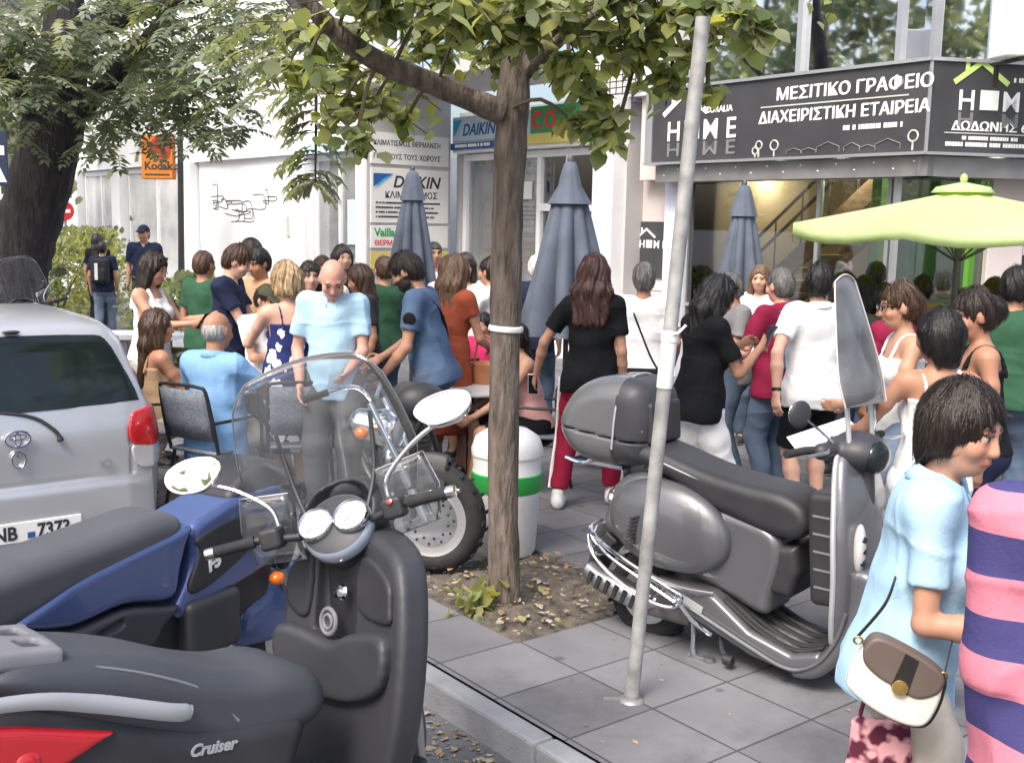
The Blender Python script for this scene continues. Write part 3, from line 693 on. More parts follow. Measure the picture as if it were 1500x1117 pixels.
def corner_shop():
    o = empty('white_shop', (0, 0, 0), RZ_B, 'sunlit white shop building at the back left with wide shop windows', 'building')
    Y0 = 8.49; xr = bx(535, Y0); xl = bx(60, Y0)
    xc = bx(655, 10.02)
    # return wall carrying the sign panels; local frame looks along +x from its face
    rw = empty('sign_wall', (xr, Y0, 0), R(90)); rw.parent = o     # local x runs back from the street, faces right
    # back into world terms: the return wall goes from (xr, Y0) to (xr, Y0 + 1.5)
    Lw = 1.52
    mb = MB(); mb.box((Lw / 2, .06, 1.95), (Lw, .12, 3.9)); mb.build('wall', MATS['wall_grey'], rw, None)
    def panel(z0, z1, m, x0=.06, x1=Lw - .05): 
        mb = MB(); mb.box(((x0 + x1) / 2, -.012, (z0 + z1) / 2), (x1 - x0, .024, z1 - z0)); return mb.build('sign_panel', MATS[m], rw, None, bevel=.004)
    panel(2.78, 3.24, 'panel_cream'); panel(1.90, 2.72, 'panel_cream'); panel(1.52, 1.86, 'panel_cream'); panel(1.20, 1.46, 'band_gold')
    yf = -.025
    text_mesh('ΚΛΙΜΑΤΙΣΜΟΣ ΘΕΡΜΑΝΣΗ', .105, 'lettering', MATS['ink_black'], rw, (.10, yf, 3.06), bold=.0015, sx=.88)
    text_mesh('ΓΙΑ ΟΛΟΥΣ ΤΟΥΣ ΧΩΡΟΥΣ', .105, 'lettering', MATS['ink_black'], rw, (.10, yf, 2.86), bold=.0015, sx=.90)
    mb = MB(); mb.prism([(.10, 2.44), (.10, 2.64), (.44, 2.64)], yf - .004, yf); mb.build('triangle_logo', MATS['ink_blue'], rw, None)
    mb = MB(); mb.prism([(.10, 2.40), (.26, 2.55), (.44, 2.64), (.30, 2.54)], yf - .007, yf - .004); mb.build('triangle_logo', MATS['ink_cyan'], rw, None)
    text_mesh('DAIKIN', .25, 'lettering', MATS['ink_black'], rw, (.44, yf, 2.44), bold=.005, shear=.25, sx=1.02)
    text_mesh('ΚΛΙΜΑΤΙΣΜΟΣ', .135, 'lettering', MATS['ink_black'], rw, (.30, yf, 2.28), bold=.0018, sx=1.0)
    for i in range(4): small_print(rw, .14, yf, 2.19 - i * .07, 1.15 - .1 * (i % 2), .028, 'ink_black', 20 + i)
    text_mesh('Vaillant', .17, 'lettering', MATS['ink_green'], rw, (.12, yf, 1.70), bold=.006)
    text_mesh('ΘΕΡΜΑΝΣΗ', .11, 'lettering', MATS['ink_red'], rw, (.12, yf, 1.56), bold=.003)
    text_mesh('HELLAS', .17, 'lettering', MATS['ink_black'], rw, (.30, yf, 1.27), bold=.005)
    # front
    ztop = 7.2
    mb = MB(); mb.box(((xl + xr) / 2, Y0 + .3, 5.1), (xr - xl, .5, 4.2)); mb.build('upper_wall', MATS['wall_white'], o, None)
    mb = MB(); mb.box(((bx(447, Y0) + xr) / 2, Y0 + .02, 3.06), (xr - bx(447, Y0), .1, .16)); mb.build('blue_fascia', MATS['fascia_blue'], o, None)
    mb = MB()
    for p0, p1 in ((432, 447), (522, 534), (268, 282), (168, 180), (60, 118)):
        a, b = bx(p0, Y0), bx(p1, Y0); mb = MB(); mb.box(((a + b) / 2, Y0 + .2, 1.5), (b - a, .5, 3.0)); mb.build('pillar', MATS['wall_white'], o, None, bevel=.02)
    a, b = bx(283, Y0), bx(431, Y0)
    mb = MB(); mb.box(((a + b) / 2, Y0 + .25, 1.5), (b - a, .2, 3.0)); mb.build('white_panel', MATS['wall_white'], o, None)
    # scribbled outline drawing on the white panel
    mb = MB(); r = random.Random(12); yb = Y0 + .146
    for k in range(16):
        cx = bx(r.uniform(288, 375), Y0); cz = r.uniform(1.75, 2.25); wd, h_ = r.uniform(.15, .8), r.uniform(.05, .4)
        pts = [(cx, yb, cz), (cx + wd, yb, cz + r.uniform(-.04, .04)), (cx + wd + r.uniform(-.1, .1), yb, cz + h_), (cx + r.uniform(-.1, .2), yb, cz + h_)]
        mb.tube([Vector(p) for p in smooth_pts(pts, 4, False)], .008, 4)
    mb.build('wall_drawing', MATS['ink_black'], o)
    mb = MB(); mb.box((bx(410, Y0), Y0 + .14, 1.8), (.13, .02, .36)); mb.build('meter_box', MATS['wall_grey'], o, bevel=.01)
    for p0, p1, mt in ((448, 521, 'shop_glass_dusty'), (181, 267, 'shop_glass_overbright'), (119, 167, 'shop_glass_overbright')):
        a, b = bx(p0, Y0), bx(p1, Y0)
        mb = MB(); mb.box(((a + b) / 2, Y0 + .2, 1.55), (b - a - .02, .012, 2.8)); mb.build('window_pane', MATS[mt], o, None)
        mb = MB()
        for q in ((a + .04), (a + b) / 2, (b - .04)): mb.box((q, Y0 + .19, 1.55), (.07, .07, 2.84))
        mb.box(((a + b) / 2, Y0 + .188, .15), (b - a, .06, .2)); mb.box(((a + b) / 2, Y0 + .188, 2.92), (b - a, .06, .1)); mb.build('window_frame', MATS['frame_white'], o, None)
    mb = MB(); mb.box(((xl + xr) / 2, Y0 + 2.4, 1.5), (xr - xl, .1, 3)); mb.build('interior_wall', MATS['wall_white'], o, None)
    mb = MB(); mb.box(((xl + xr) / 2, Y0 + 1.3, .006), (xr - xl, 2.2, .012)); mb.build('interior_floor', MATS['wall_grey'], o, None)
    mb = MB(); mb.box((bx(505, Y0), Y0 + .17, 1.9), (.5, .01, .7)); mb.build('window_poster', MATS['fascia_blue'], o, None)
    # balcony slab over the passage between the two shops
    mb = MB(); mb.box((xr + 1.6, Y0 + .75, 3.95), (3.4, 1.5, .16)); mb.build('canopy_slab', MATS['wall_grey'], o, bevel=.01)
corner_shop()

# houses that close the street far off
def far_house(label, px, d, wd, h_, m, rz=R(-52)):
    o = empty('apartment_house', spot(px, d), rz, label, 'building')
    mb = MB(); mb.box((0, 4, h_ / 2), (wd, 8, h_)); mb.build('wall', MATS[m], o, None)
    for i in range(int(h_ // 3)):
        for j in range(max(1, int(wd // 2.6))):
            mb = MB(); mb.box((-wd / 2 + 1.3 + j * 2.6, .02, 1.7 + i * 3), (1.3, .1, 1.5)); mb.build('window', MATS['panel_dark'], o, None)
far_house('pale apartment house closing the street behind the dark trunk at far left', 40, 46, 14, 12, 'wall_grey', R(10))
# ------------------------------------------------------------------ trees and shrubs
def leaf_mat(name, col, tr=.58, var=.3):
    m = mat(name, col, .5, var=var, vs=2.2, spec=.35)
    n, L, b = nodes_of(m); out = n['Material Output']
    t = n.new('ShaderNodeBsdfTranslucent'); src = b.inputs['Base Color'].links[0].from_socket
    g = n.new('ShaderNodeMix'); g.data_type = 'RGBA'; g.blend_type = 'MULTIPLY'; g.inputs[0].default_value = 1; g.inputs[7].default_value = (1.3, 1.25, .55, 1)
    L.new(src, g.inputs[6]); L.new(g.outputs[2], t.inputs[0])
    mx = n.new('ShaderNodeMixShader'); mx.inputs[0].default_value = tr; L.new(b.outputs[0], mx.inputs[1]); L.new(t.outputs[0], mx.inputs[2]); L.new(mx.outputs[0], out.inputs[0])
    return m
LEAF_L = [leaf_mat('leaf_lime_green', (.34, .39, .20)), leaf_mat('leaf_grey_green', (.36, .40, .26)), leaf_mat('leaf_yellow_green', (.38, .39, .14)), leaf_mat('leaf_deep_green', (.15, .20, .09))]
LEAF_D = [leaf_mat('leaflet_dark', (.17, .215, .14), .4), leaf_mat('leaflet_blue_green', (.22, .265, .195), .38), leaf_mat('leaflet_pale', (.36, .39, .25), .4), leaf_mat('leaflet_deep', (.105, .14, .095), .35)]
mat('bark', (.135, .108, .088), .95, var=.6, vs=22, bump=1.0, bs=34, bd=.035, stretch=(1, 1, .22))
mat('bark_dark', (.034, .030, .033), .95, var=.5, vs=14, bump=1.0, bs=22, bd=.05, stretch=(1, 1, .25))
mat('twig', (.10, .085, .05), .9)
OVATE = np.array([(0, 0, 0), (.30, .36, .05), (.62, .34, .05), (1.0, 0, -.10), (.62, -.34, .05), (.30, -.36, .05), (.03, .20, .03), (.03, -.20, .03), (.5, 0, -.02)])
OVATE_F = [(0, 6, 1, 8), (8, 1, 2), (8, 2, 3), (8, 3, 4), (8, 4, 5), (0, 8, 5, 7)]
LANCE = np.array([(0, 0, 0), (.45, .20, .04), (1, 0, -.06), (.45, -.20, .04)]); LANCE_F = [(0, 1, 2, 3)]
def leaves_mesh(name, base, dirs, nrm, size, mats, parent, tmpl=OVATE, faces=OVATE_F, mi=None, kind=None):
    base, dirs, nrm, size = map(np.asarray, (base, dirs, nrm, size)); N = len(base)
    x = dirs / np.linalg.norm(dirs, axis=1, keepdims=True); z = nrm - x * (nrm * x).sum(1, keepdims=True); z /= np.linalg.norm(z, axis=1, keepdims=True) + 1e-9; yv = np.cross(z, x)
    T = tmpl[None] * size[:, None, None]
    fold = rng.uniform(.3, 2.0, (N, 1))
    P = base[:, None] + T[..., 0:1] * x[:, None] + T[..., 1:2] * yv[:, None] + (T[..., 2] * fold)[..., None] * z[:, None]
    k = len(tmpl); vs = P.reshape(-1, 3)
    sizes = [len(f) for f in faces]; loops = np.concatenate([np.array(f) for f in faces]); nl = len(loops)
    me = bpy.data.meshes.new(name); me.vertices.add(len(vs)); me.vertices.foreach_set('co', vs.astype(np.float32).ravel())
    li = (np.arange(N)[:, None] * k + loops[None]).ravel(); me.loops.add(len(li)); me.loops.foreach_set('vertex_index', li.astype(np.int32))
    st = (np.arange(N)[:, None] * nl + np.concatenate([[0], np.cumsum(sizes)[:-1]])[None]).ravel()
    me.polygons.add(len(st)); me.polygons.foreach_set('loop_start', st.astype(np.int32))
    try: me.polygons.foreach_set('loop_total', np.tile(sizes, N).astype(np.int32))
    except Exception: pass
    me.update(calc_edges=True)
    idx = rng.choice(len(mats), N, p=mi) if not isinstance(mi, np.ndarray) or mi.dtype.kind == 'f' else mi
    me.polygons.foreach_set('material_index', np.repeat(idx, len(faces)).astype(np.int32))
    o = link_mesh(name, me, mats, parent, 180)
    if kind: o['kind'] = kind
    return o
def wobble_tube(mb, pts, r, n=14, jit=.06, sub=6):
    P = smooth_pts(pts, sub, False); k = len(P); rr = []
    for i in range(k):
        t = i / (k - 1) * (len(r) - 1); a = int(min(t, len(r) - 2)); rr.append((r[a] + (r[a + 1] - r[a]) * (t - a)) * (1 + random.uniform(-jit, jit)))
    mb.tube(P, rr, n)
    return [np.array(p) for p in P]

def pt(px, py, d):
    v = CAM_R.to_3x3() @ Vector(((px - 750) / FPX, -(py - 558.5) / FPX, -1)); return Vector((0, 0, EYE)) + v * (d / v.y)

def street_lime():
    B = Vector((-.02, 5.42, 0))
    o = empty('street_tree', B, 0, 'slim street tree with broad pale leaves growing from the soil bed beside the white bin', 'tree')
    L = lambda p: Vector(p) - B
    mb = MB(); fork = L(pt(752, 140, 5.5))
    wobble_tube(mb, [(0, 0, -.06), (.0, 0, .05), L(pt(737, 700, 5.45)), L(pt(740, 480, 5.45)), L(pt(744, 300, 5.48)), fork, L(pt(757, 40, 5.5)), L(pt(752, -150, 5.6)), L(pt(770, -420, 5.7))], [.105, .082, .076, .078, .076, .082, .060, .045, .02], 16, .05)
    mb.build('trunk', MATS['bark'], o)
    limbs = [[L(pt(735, 165, 5.46)), L(pt(640, 125, 5.35)), L(pt(545, 85, 5.2)), L(pt(470, 25, 5.1)), L(pt(400, -60, 5.0)), L(pt(300, -160, 4.9))],
             [L(pt(760, 110, 5.5)), L(pt(800, 70, 5.45)), L(pt(850, 20, 5.4)), L(pt(930, -80, 5.3)), L(pt(1040, -170, 5.2))],
             [L(pt(800, 70, 5.45)), L(pt(900, 10, 5.2)), L(pt(1000, 40, 4.9)), L(pt(1120, 55, 4.7))],
             [L(pt(752, -100, 5.6)), L(pt(640, -200, 5.0)), L(pt(500, -300, 4.4))],
             [L(pt(752, -60, 5.6)), L(pt(880, -180, 6.2)), L(pt(1000, -260, 6.8))],
             [L(pt(752, 30, 5.6)), L(pt(690, -40, 6.2)), L(pt(600, -60, 7.0))]]
    lr = [[.062, .055, .050, .042, .03, .015], [.055, .05, .042, .03, .015], [.03, .022, .014, .008], [.04, .03, .012], [.04, .03, .012], [.035, .025, .012]]
    paths = []
    for p, r in zip(limbs, lr):
        mb = MB(); paths.append(wobble_tube(mb, p, r, 10, .05)); mb.build('limb', MATS['bark'], o)
    # leafy twigs: (px, py, depth, spread px, number)
    cl = [(620, 55, 5.2, 75, 17), (700, 40, 5.0, 60, 14), (560, 30, 5.0, 60, 13), (500, 110, 5.0, 55, 14), (470, 60, 5.0, 50, 11), (540, 165, 5.1, 50, 13), (440, 120, 5.0, 45, 9), (575, 130, 5.3, 40, 8),
          (590, 185, 5.2, 25, 4), (640, 100, 5.4, 50, 8), (715, 95, 5.2, 38, 10), (745, 60, 5.0, 35, 10), (835, 110, 5.2, 45, 13), (880, 60, 5.1, 55, 14), (815, 30, 5.0, 45, 9), (940, 90, 5.0, 55, 13), (985, 130, 5.1, 35, 8), (870, 165, 5.2, 35, 8),
          (900, 205, 5.15, 25, 4), (850, 190, 5.2, 25, 4), (960, 30, 4.9, 50, 12), (1030, 30, 4.8, 50, 12), (1080, 20, 4.7, 40, 9), (1105, 60, 4.7, 22, 4), (1010, 90, 4.9, 28, 5), (1035, 150, 4.9, 14, 2), (760, 10, 4.9, 60, 11), (660, 5, 4.8, 60, 12), (900, 5, 4.8, 60, 12), (540, 0, 4.8, 60, 12),
          (520, 60, 5.8, 60, 9), (800, 90, 5.9, 50, 5), (520, 215, 5.1, 26, 4), (485, 180, 5.0, 30, 5)]
    r = random.Random(11)
    for _ in range(16):     # the crown over the frame
        cl.append((r.uniform(300, 1250), r.uniform(-420, -30), r.uniform(4.2, 7.0), 80, 8))
    tw = MB(); bs, ds, ns, ss = [], [], [], []
    allp = np.array([q for p in paths for q in p])
    for px, py, d, sp, cnt in cl:
        if 450 < px < 735 and 40 < py < 200: d += .75; cnt = int(cnt * .8)
        c = np.array(L(pt(px, py, d)))
        a = allp[np.argmin(((allp - c) ** 2).sum(1))]
        mid = (a + c) / 2 + np.array([0, 0, .10])
        tw.tube([Vector(p) for p in smooth_pts([a, mid, c], 4, False)], [.010] * 8 + [.004], 5)
        s = sp / 1600 * d
        for k in range(max(2, int(cnt * 1.35))):
            e = c + rng.normal(0, 1, 3) * s * np.array([.75, .75, .45]); m2 = (c + e) / 2 + np.array([0, 0, .05])
            path = smooth_pts([mid * .3 + c * .7, m2, e], 4, False); tw.tube([Vector(p) for p in path], .0035, 4)
            for q in range(8):
                p = np.array(path[int(q / 7 * (len(path) - 1))]); dr = rng.normal(0, 1, 3) * np.array([1, 1, .35]); dr[2] -= .55
                bs.append(p + rng.normal(0, .02, 3)); ds.append(dr); nn = rng.normal(0, .45, 3); nn[2] += 1; nn[1] -= .35; ns.append(nn); ss.append(rng.uniform(.05, .115))
    tw.build('twig', MATS['twig'], o)['kind'] = 'stuff'
    leaves_mesh('crown', bs, ds, ns, ss, LEAF_L, o, mi=np.array([.36, .32, .14, .18]))
    # pale ring of old tape round the trunk
    mb = MB(); mb.torus(L(pt(741, 481, 5.45)), .080, .010, (0.05, 0, 1), 22, 8, sq=1.6); mb.build('tape_ring', MATS['panel_cream'], o)
    # sucker shoots at the foot
    bs, ds, ns, ss = [], [], [], []
    for _ in range(46):
        p = np.array([-.13 + rng.normal(0, .055), -.12 + rng.normal(0, .05), rng.uniform(.02, .12)]); bs.append(p); ds.append(rng.normal(0, 1, 3)); n_ = rng.normal(0, .5, 3); n_[2] += 1; ns.append(n_); ss.append(rng.uniform(.04, .09))
    leaves_mesh('foot_shoot', bs, ds, ns, ss, LEAF_L, o, mi=np.array([.2, .2, .5, .1]))
street_lime()

def pinnate_tree():
    B = Vector((-5.35, 12.2, 0))
    o = empty('rain_tree', B, 0, 'large dark tree with feathery pinnate leaves and thick leaning trunk behind the silver car', 'tree')
    L = lambda p: Vector(p) - B
    mb = MB()
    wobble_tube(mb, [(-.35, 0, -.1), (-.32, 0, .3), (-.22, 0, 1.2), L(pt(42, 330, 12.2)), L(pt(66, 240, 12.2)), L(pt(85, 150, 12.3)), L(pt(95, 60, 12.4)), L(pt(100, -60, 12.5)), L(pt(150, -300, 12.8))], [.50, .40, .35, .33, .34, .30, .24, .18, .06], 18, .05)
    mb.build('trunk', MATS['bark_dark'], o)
    limbs = [[L(pt(85, 190, 12.3)), L(pt(150, 130, 12.0)), L(pt(230, 40, 11.5)), L(pt(320, -80, 10.8))], [L(pt(60, 190, 12.3)), L(pt(20, 120, 11.6)), L(pt(-60, 30, 10.8))], [L(pt(90, 120, 12.3)), L(pt(140, 30, 13)), L(pt(220, -60, 14))],
             [L(pt(100, 60, 12.4)), L(pt(230, 10, 10.5)), L(pt(380, -20, 8.4)), L(pt(440, 20, 7.4)), L(pt(462, 110, 7.0))], [L(pt(462, 60, 7.1)), L(pt(463, 150, 7.0)), L(pt(462, 275, 6.95))]]
    lr = [[.15, .10, .07, .03], [.13, .09, .04], [.12, .08, .03], [.10, .07, .045, .03, .015], [.014, .010, .005]]
    paths = []
    for p, r in zip(limbs, lr):
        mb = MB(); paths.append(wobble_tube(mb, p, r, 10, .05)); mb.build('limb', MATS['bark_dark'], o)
    bs, ds, ns, ss, mi = [], [], [], [], []
    rach = MB()
    def compound(p, d, ln, lf, mm, n=8, dr=.9):
        """one feathered leaf: a drooping stalk with pairs of leaflets"""
        d = d / np.linalg.norm(d); prev = p; up = np.array([0, 0, 1.0]); pts = [p]
        for i in range(n):
            d = d + np.array([0, 0, -dr / n]); d /= np.linalg.norm(d); p = p + d * ln / n; pts.append(p)
            side = np.cross(d, up); side /= np.linalg.norm(side) + 1e-6; nn = np.cross(side, d)
            for sg in (1, -1):
                q = d * .45 + sg * side + rng.normal(0, .10, 3) + np.array([0, 0, -.18]); bs.append(p); ds.append(q); ns.append(nn + rng.normal(0, .22, 3)); ss.append(lf * (1 - .45 * abs(i / n - .4)) * rng.uniform(.8, 1.1)); mi.append(mm)
        bs.append(p); ds.append(d); ns.append(nn); ss.append(lf * .8); mi.append(mm)
        rach.tube([Vector(x) for x in pts[::2]], .003, 3, caps=False)
    r = random.Random(5)
    # crown shell and mass: (px, py, depth, spread px, depth spread, number)
    cl = [(40, 60, 11.0, 60, .9, 55), (-40, 120, 11, 60, .8, 30), (60, 130, 10.8, 55, .6, 34), (150, 40, 11.2, 60, .9, 40), (170, 110, 11.8, 55, .7, 34), (240, 90, 11.3, 55, .8, 40), (250, 30, 10.6, 60, .8, 36), (330, 40, 10.2, 50, .8, 32), (210, 170, 11.8, 45, .5, 26), (290, 150, 11.2, 40, .6, 26), (330, 110, 10.6, 45, .6, 26), (150, 190, 12.0, 38, .5, 16), (330, 190, 11.0, 32, .4, 12), (380, 20, 9.6, 40, .6, 16),
          (100, -40, 11.5, 130, 1.4, 40), (260, -60, 10.8, 130, 1.2, 34), (0, -80, 10.5, 120, 1.5, 24), (120, 80, 13.2, 90, .6, 50), (260, 110, 13.0, 70, .5, 36), (20, 190, 11.6, 34, .4, 12), (205, -200, 11.5, 200, 1.8, 20), (395, 60, 9.0, 26, .5, 9), (275, 200, 11.4, 26, .4, 8)]
    for px, py, d, sp, dsp, cnt in cl:
        for k in range(int(cnt * 1.15)):
            p = np.array(L(pt(r.gauss(px, sp * .62), r.gauss(py, sp * .5), d + r.gauss(0, dsp * .7))))
            a = r.uniform(0, 6.28); dd = np.array([math.cos(a), math.sin(a) - .45, r.uniform(-.2, .5)])
            compound(p, dd, r.uniform(.30, .48), r.uniform(.10, .155), r.choices((0, 1, 2, 3), (5, 4, 1.4, 3))[0], 7)
    # the branch that hangs nearer the camera
    for k in range(64):
        t = r.random(); py = 10 + 265 * t; c = np.array(L(pt(462 - 4 * t + r.uniform(-8, 8), py, 7.0 + r.uniform(-.25, .3))))
        a = r.uniform(2.4, 4.0) if r.random() < .78 else r.uniform(-.6, .8); compound(c, np.array([math.cos(a), math.sin(a) * .5, r.uniform(-.1, .35)]), r.uniform(.20, .34) * (1 - .4 * t), r.uniform(.085, .13), r.choices((0, 1, 2), (1.2, 3, 5))[0], 6, 1.2)
    for k in range(26):
        c = np.array(L(pt(r.uniform(340, 450), r.uniform(20, 150), r.uniform(7.0, 8.4)))); a = r.uniform(2.2, 4.6); compound(c, np.array([math.cos(a), math.sin(a) * .5, r.uniform(0, .4)]), r.uniform(.28, .40), r.uniform(.095, .14), r.choices((0, 1, 2), (2, 3, 4))[0], 7, 1.1)
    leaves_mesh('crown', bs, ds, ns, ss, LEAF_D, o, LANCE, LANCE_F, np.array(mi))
    rach.build('leaf_stalk', MATS['twig'], o)['kind'] = 'stuff'
pinnate_tree()

def back_tree(px, d, top, rad, label, seed, n=900):
    B = spot(px, d); o = empty('broadleaf_tree', B, 0, label, 'tree'); r = np.random.default_rng(seed)
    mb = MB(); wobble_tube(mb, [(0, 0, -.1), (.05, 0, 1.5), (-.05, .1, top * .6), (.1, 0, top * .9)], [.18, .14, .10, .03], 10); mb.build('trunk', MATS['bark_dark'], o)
    cs = r.normal(0, 1, (26, 3)) * np.array([rad, rad, rad * .7]) * .5 + np.array([0, 0, top * .72]); bs = cs[r.integers(0, 26, n)] + r.normal(0, .42, (n, 3))
    ds = r.normal(0, 1, (n, 3)); ds[:, 2] -= .4; ns = r.normal(0, .5, (n, 3)); ns[:, 2] += 1
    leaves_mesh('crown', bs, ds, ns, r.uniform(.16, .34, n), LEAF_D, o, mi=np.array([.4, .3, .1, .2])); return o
back_tree(75, 24, 5.6, 3.6, 'dark tree standing far back behind the big trunk at left', 3, 1500)
for tx, ty, hh, rr, lb, sd_ in ((-6.5, -5.0, 8.5, 4.2, 'tall tree across the street, mirrored in the left scooter mirror', 21), (14.6, 1.2, 8.8, 4.4, 'tall tree to the right of the terrace, mirrored in the corner glass', 22), (-11.5, 9.6, 9.6, 4.6, 'tall tree across the street beyond the silver car, mirrored in the upper glass', 23), (-14.0, 13.8, 10.5, 5.2, 'farther tall tree across the street, mirrored in the upper glass', 24)):
    t_ = back_tree(750, 1, hh, rr, lb, sd_, 3400); t_.location = (tx, ty, -.13)

def shrub(px, d, rx, hz, label, seed, n, pale=.4, name='shrub'):
    r = np.random.default_rng(seed); B = spot(px, d)
    o = empty(name, B, 0, label, 'shrub')
    mb = MB()
    for k in range(7): a = k * .9; mb.tube([(0, 0, -.03), (.3 * rx * math.cos(a), .3 * rx * math.sin(a), hz * .4), (.7 * rx * math.cos(a), .7 * rx * math.sin(a), hz * .8)], [.018, .012, .005], 5)
    mb.build('stem', MATS['twig'], o)
    th = r.uniform(0, 6.28, n); u = r.uniform(0, 1, n) ** .6; zz = r.uniform(.05, 1, n)
    prof = np.sqrt(np.clip(1 - (zz - .45) ** 2 / .42, .05, 1)) * (1 + .25 * np.sin(th * 3 + zz * 5))
    bs = np.stack([np.cos(th) * u * rx * prof, np.sin(th) * u * rx * prof, zz * hz], 1); ds = bs - np.array([0, 0, hz * .35]) + r.normal(0, .3, (n, 3)); ns = r.normal(0, .6, (n, 3)); ns[:, 2] += 1
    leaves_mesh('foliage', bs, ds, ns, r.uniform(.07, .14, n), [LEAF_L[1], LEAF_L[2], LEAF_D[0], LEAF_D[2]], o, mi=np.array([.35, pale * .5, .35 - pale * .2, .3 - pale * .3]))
shrub(128, 21.5, .95, 1.65, 'pale flowering bush behind the walker with the backpack', 4, 1500, .7)
shrub(78, 19, .8, 1.5, 'green bush beside the dark trunk at far left', 5, 1000, .5)
shrub(285, 14.5, .45, 1.15, 'small dark leaved shrub at the foot of the orange sign post', 6, 700, .1)
shrub(232, 16.0, .5, 1.0, 'low dark shrub behind the woman in the white tank top', 7, 600, .1)

# ------------------------------------------------------------------ street furniture
mat('galvanised', (.36, .36, .35), .6, .25, var=.35, vs=11, bump=.15, bs=70); mat('black_paint', (.025, .025, .025), .45, var=.2); mat('bin_white', (.78, .78, .77), .45, var=.06, vs=3, bump=.05); mat('bin_green', (.03, .36, .07), .45, var=.1)
mat('parasol_blue', (.095, .115, .155), .85, var=.2, vs=4, bump=.25, bs=60); mat('parasol_pole', (.12, .12, .13), .4, .4)
def sign_pole():
    B = Vector((.52, 4.29, 0)); T = Vector(pt(1030, 26, 4.30)) - B
    o = empty('sign_pole', B, 0, 'bare leaning grey metal pole standing on the slabs in front of the grey scooter', 'pole')
    mb = MB(); mb.tube([Vector((0, 0, .0)) + T * (i / 14) for i in range(15)], [.031] + [.0285] * 14, 18); mb.build('post', MATS['galvanised'], o)
    mb = MB(); mb.lathe([(.001, .0), (.055, .001), (.05, .008), (.036, .014), (.033, .03)], 18); mb.box((-.07, .0, .004), (.09, .03, .006)); mb.build('foot_plate', MATS['trim_grey'], o)
    mb = MB(); c = T * .555; mb.lathe([(.033, -.022), (.035, -.02), (.035, .02), (.033, .022)], 18, c, T); mb.tube([c + Vector((-.03, -.02, 0)), c + Vector((.03, -.04, .02)), c + Vector((.055, -.05, .05))], .006, 5); mb.build('wire_clamp', MATS['panel_cream'], o)
    mb = MB(); c = T * .52; mb.lathe([(.0315, -.11), (.0322, -.10), (.0322, .10), (.0315, .11)], 18, c, T); mb.build('paint_patch', MATS['panel_cream'], o)
sign_pole()
def litter_bin():
    B = spot(745, 6.33); o = empty('litter_bin', B, 0, 'white plastic litter bin with a green band, standing behind the slim tree trunk', 'litter bin')
    mb = MB(); mb.lathe([(.001, 0), (.165, 0), (.178, .02), (.198, .36), (.206, .38), (.206, .50), (.200, .52), (.205, .60), (.001, .60)], 28); mb.build('body', MATS['bin_white'], o, 50)
    mb = MB(); mb.lathe([(.207, .385), (.211, .39), (.214, .49), (.207, .495)], 28); mb.build('green_band', MATS['bin_green'], o)
    mb = MB(); mb.lathe([(.212, .595), (.214, .63), (.19, .70), (.12, .745), (.001, .755)], 28); mb.build('lid', MATS['bin_white'], o, 60)
litter_bin()
mat('sign_orange', (.62, .20, .02), .5, var=.05); mat('sign_deep_red', (.50, .045, .02), .5); mat('sign_red', (.65, .03, .03), .5); mat('sign_blue', (.012, .022, .06), .5)
def photo_sign():
    B = spot(263, 20.0); o = empty('sign_post', B, R(-6), 'dark post carrying an orange film shop sign at the back left', 'sign post')
    mb = MB(); mb.tube([(0, 0, 0), (0.03, 0, 1.6), (.06, 0, 3.6)], [.065, .055, .05], 12); mb.lathe([(.12, 0), (.12, .04), (.07, .1)], 14); mb.build('post', MATS['black_paint'], o)
    s = empty('orange_board', (-.36, 0, 2.98)); s.parent = o
    mb = MB(); mb.box((0, 0, 0), (.60, .14, .78)); mb.build('board', MATS['sign_orange'], s, bevel=.02)
    mb = MB(); mb.prism(smooth_pts([(-.05, .33), (.22, .34), (.25, .05), (.12, -.04), (.02, .08), (-.14, .06), (-.10, .20)], 4), -.078, -.071); mb.build('emblem', MATS['sign_deep_red'], s, None)
    text_mesh('Kodak', .20, 'lettering', MATS['ink_black'], s, (-.24, -.072, -.22), bold=.006)
    mb = MB(); mb.box((0, -.071, -.31), (.46, .004, .03)); mb.build('rule_line', MATS['ink_black'], s, None)
    mb = MB(); mb.tube([(.30, 0, -.2), (.44, 0, -.2)], .02, 8); mb.tube([(.30, 0, .25), (.42, 0, .25)], .02, 8); mb.build('bracket', MATS['black_paint'], s)
photo_sign()
def road_sign():
    B = spot(97, 24.0); o = empty('road_sign', B, 0, 'round red no entry road sign far back beside the dark trunk', 'road sign')
    mb = MB(); mb.tube([(0, 0.03, 0), (0, .03, 2.3)], .03, 8); mb.build('post', MATS['galvanised'], o)
    mb = MB(); mb.lathe([(.001, 0), (.21, 0), (.21, .015), (.001, .015)], 26, (0, 0, 2.0), (0, -1, 0)); mb.build('disc', MATS['sign_red'], o)
    mb = MB(); mb.box((0, -.018, 2.0), (.27, .008, .075)); mb.build('white_bar', MATS['sign_white'], o, None)
    mb = MB(); mb.box((.02, 0, 2.42), (.30, .02, .28)); mb.build('plate', MATS['trim_grey'], o, None)
road_sign()
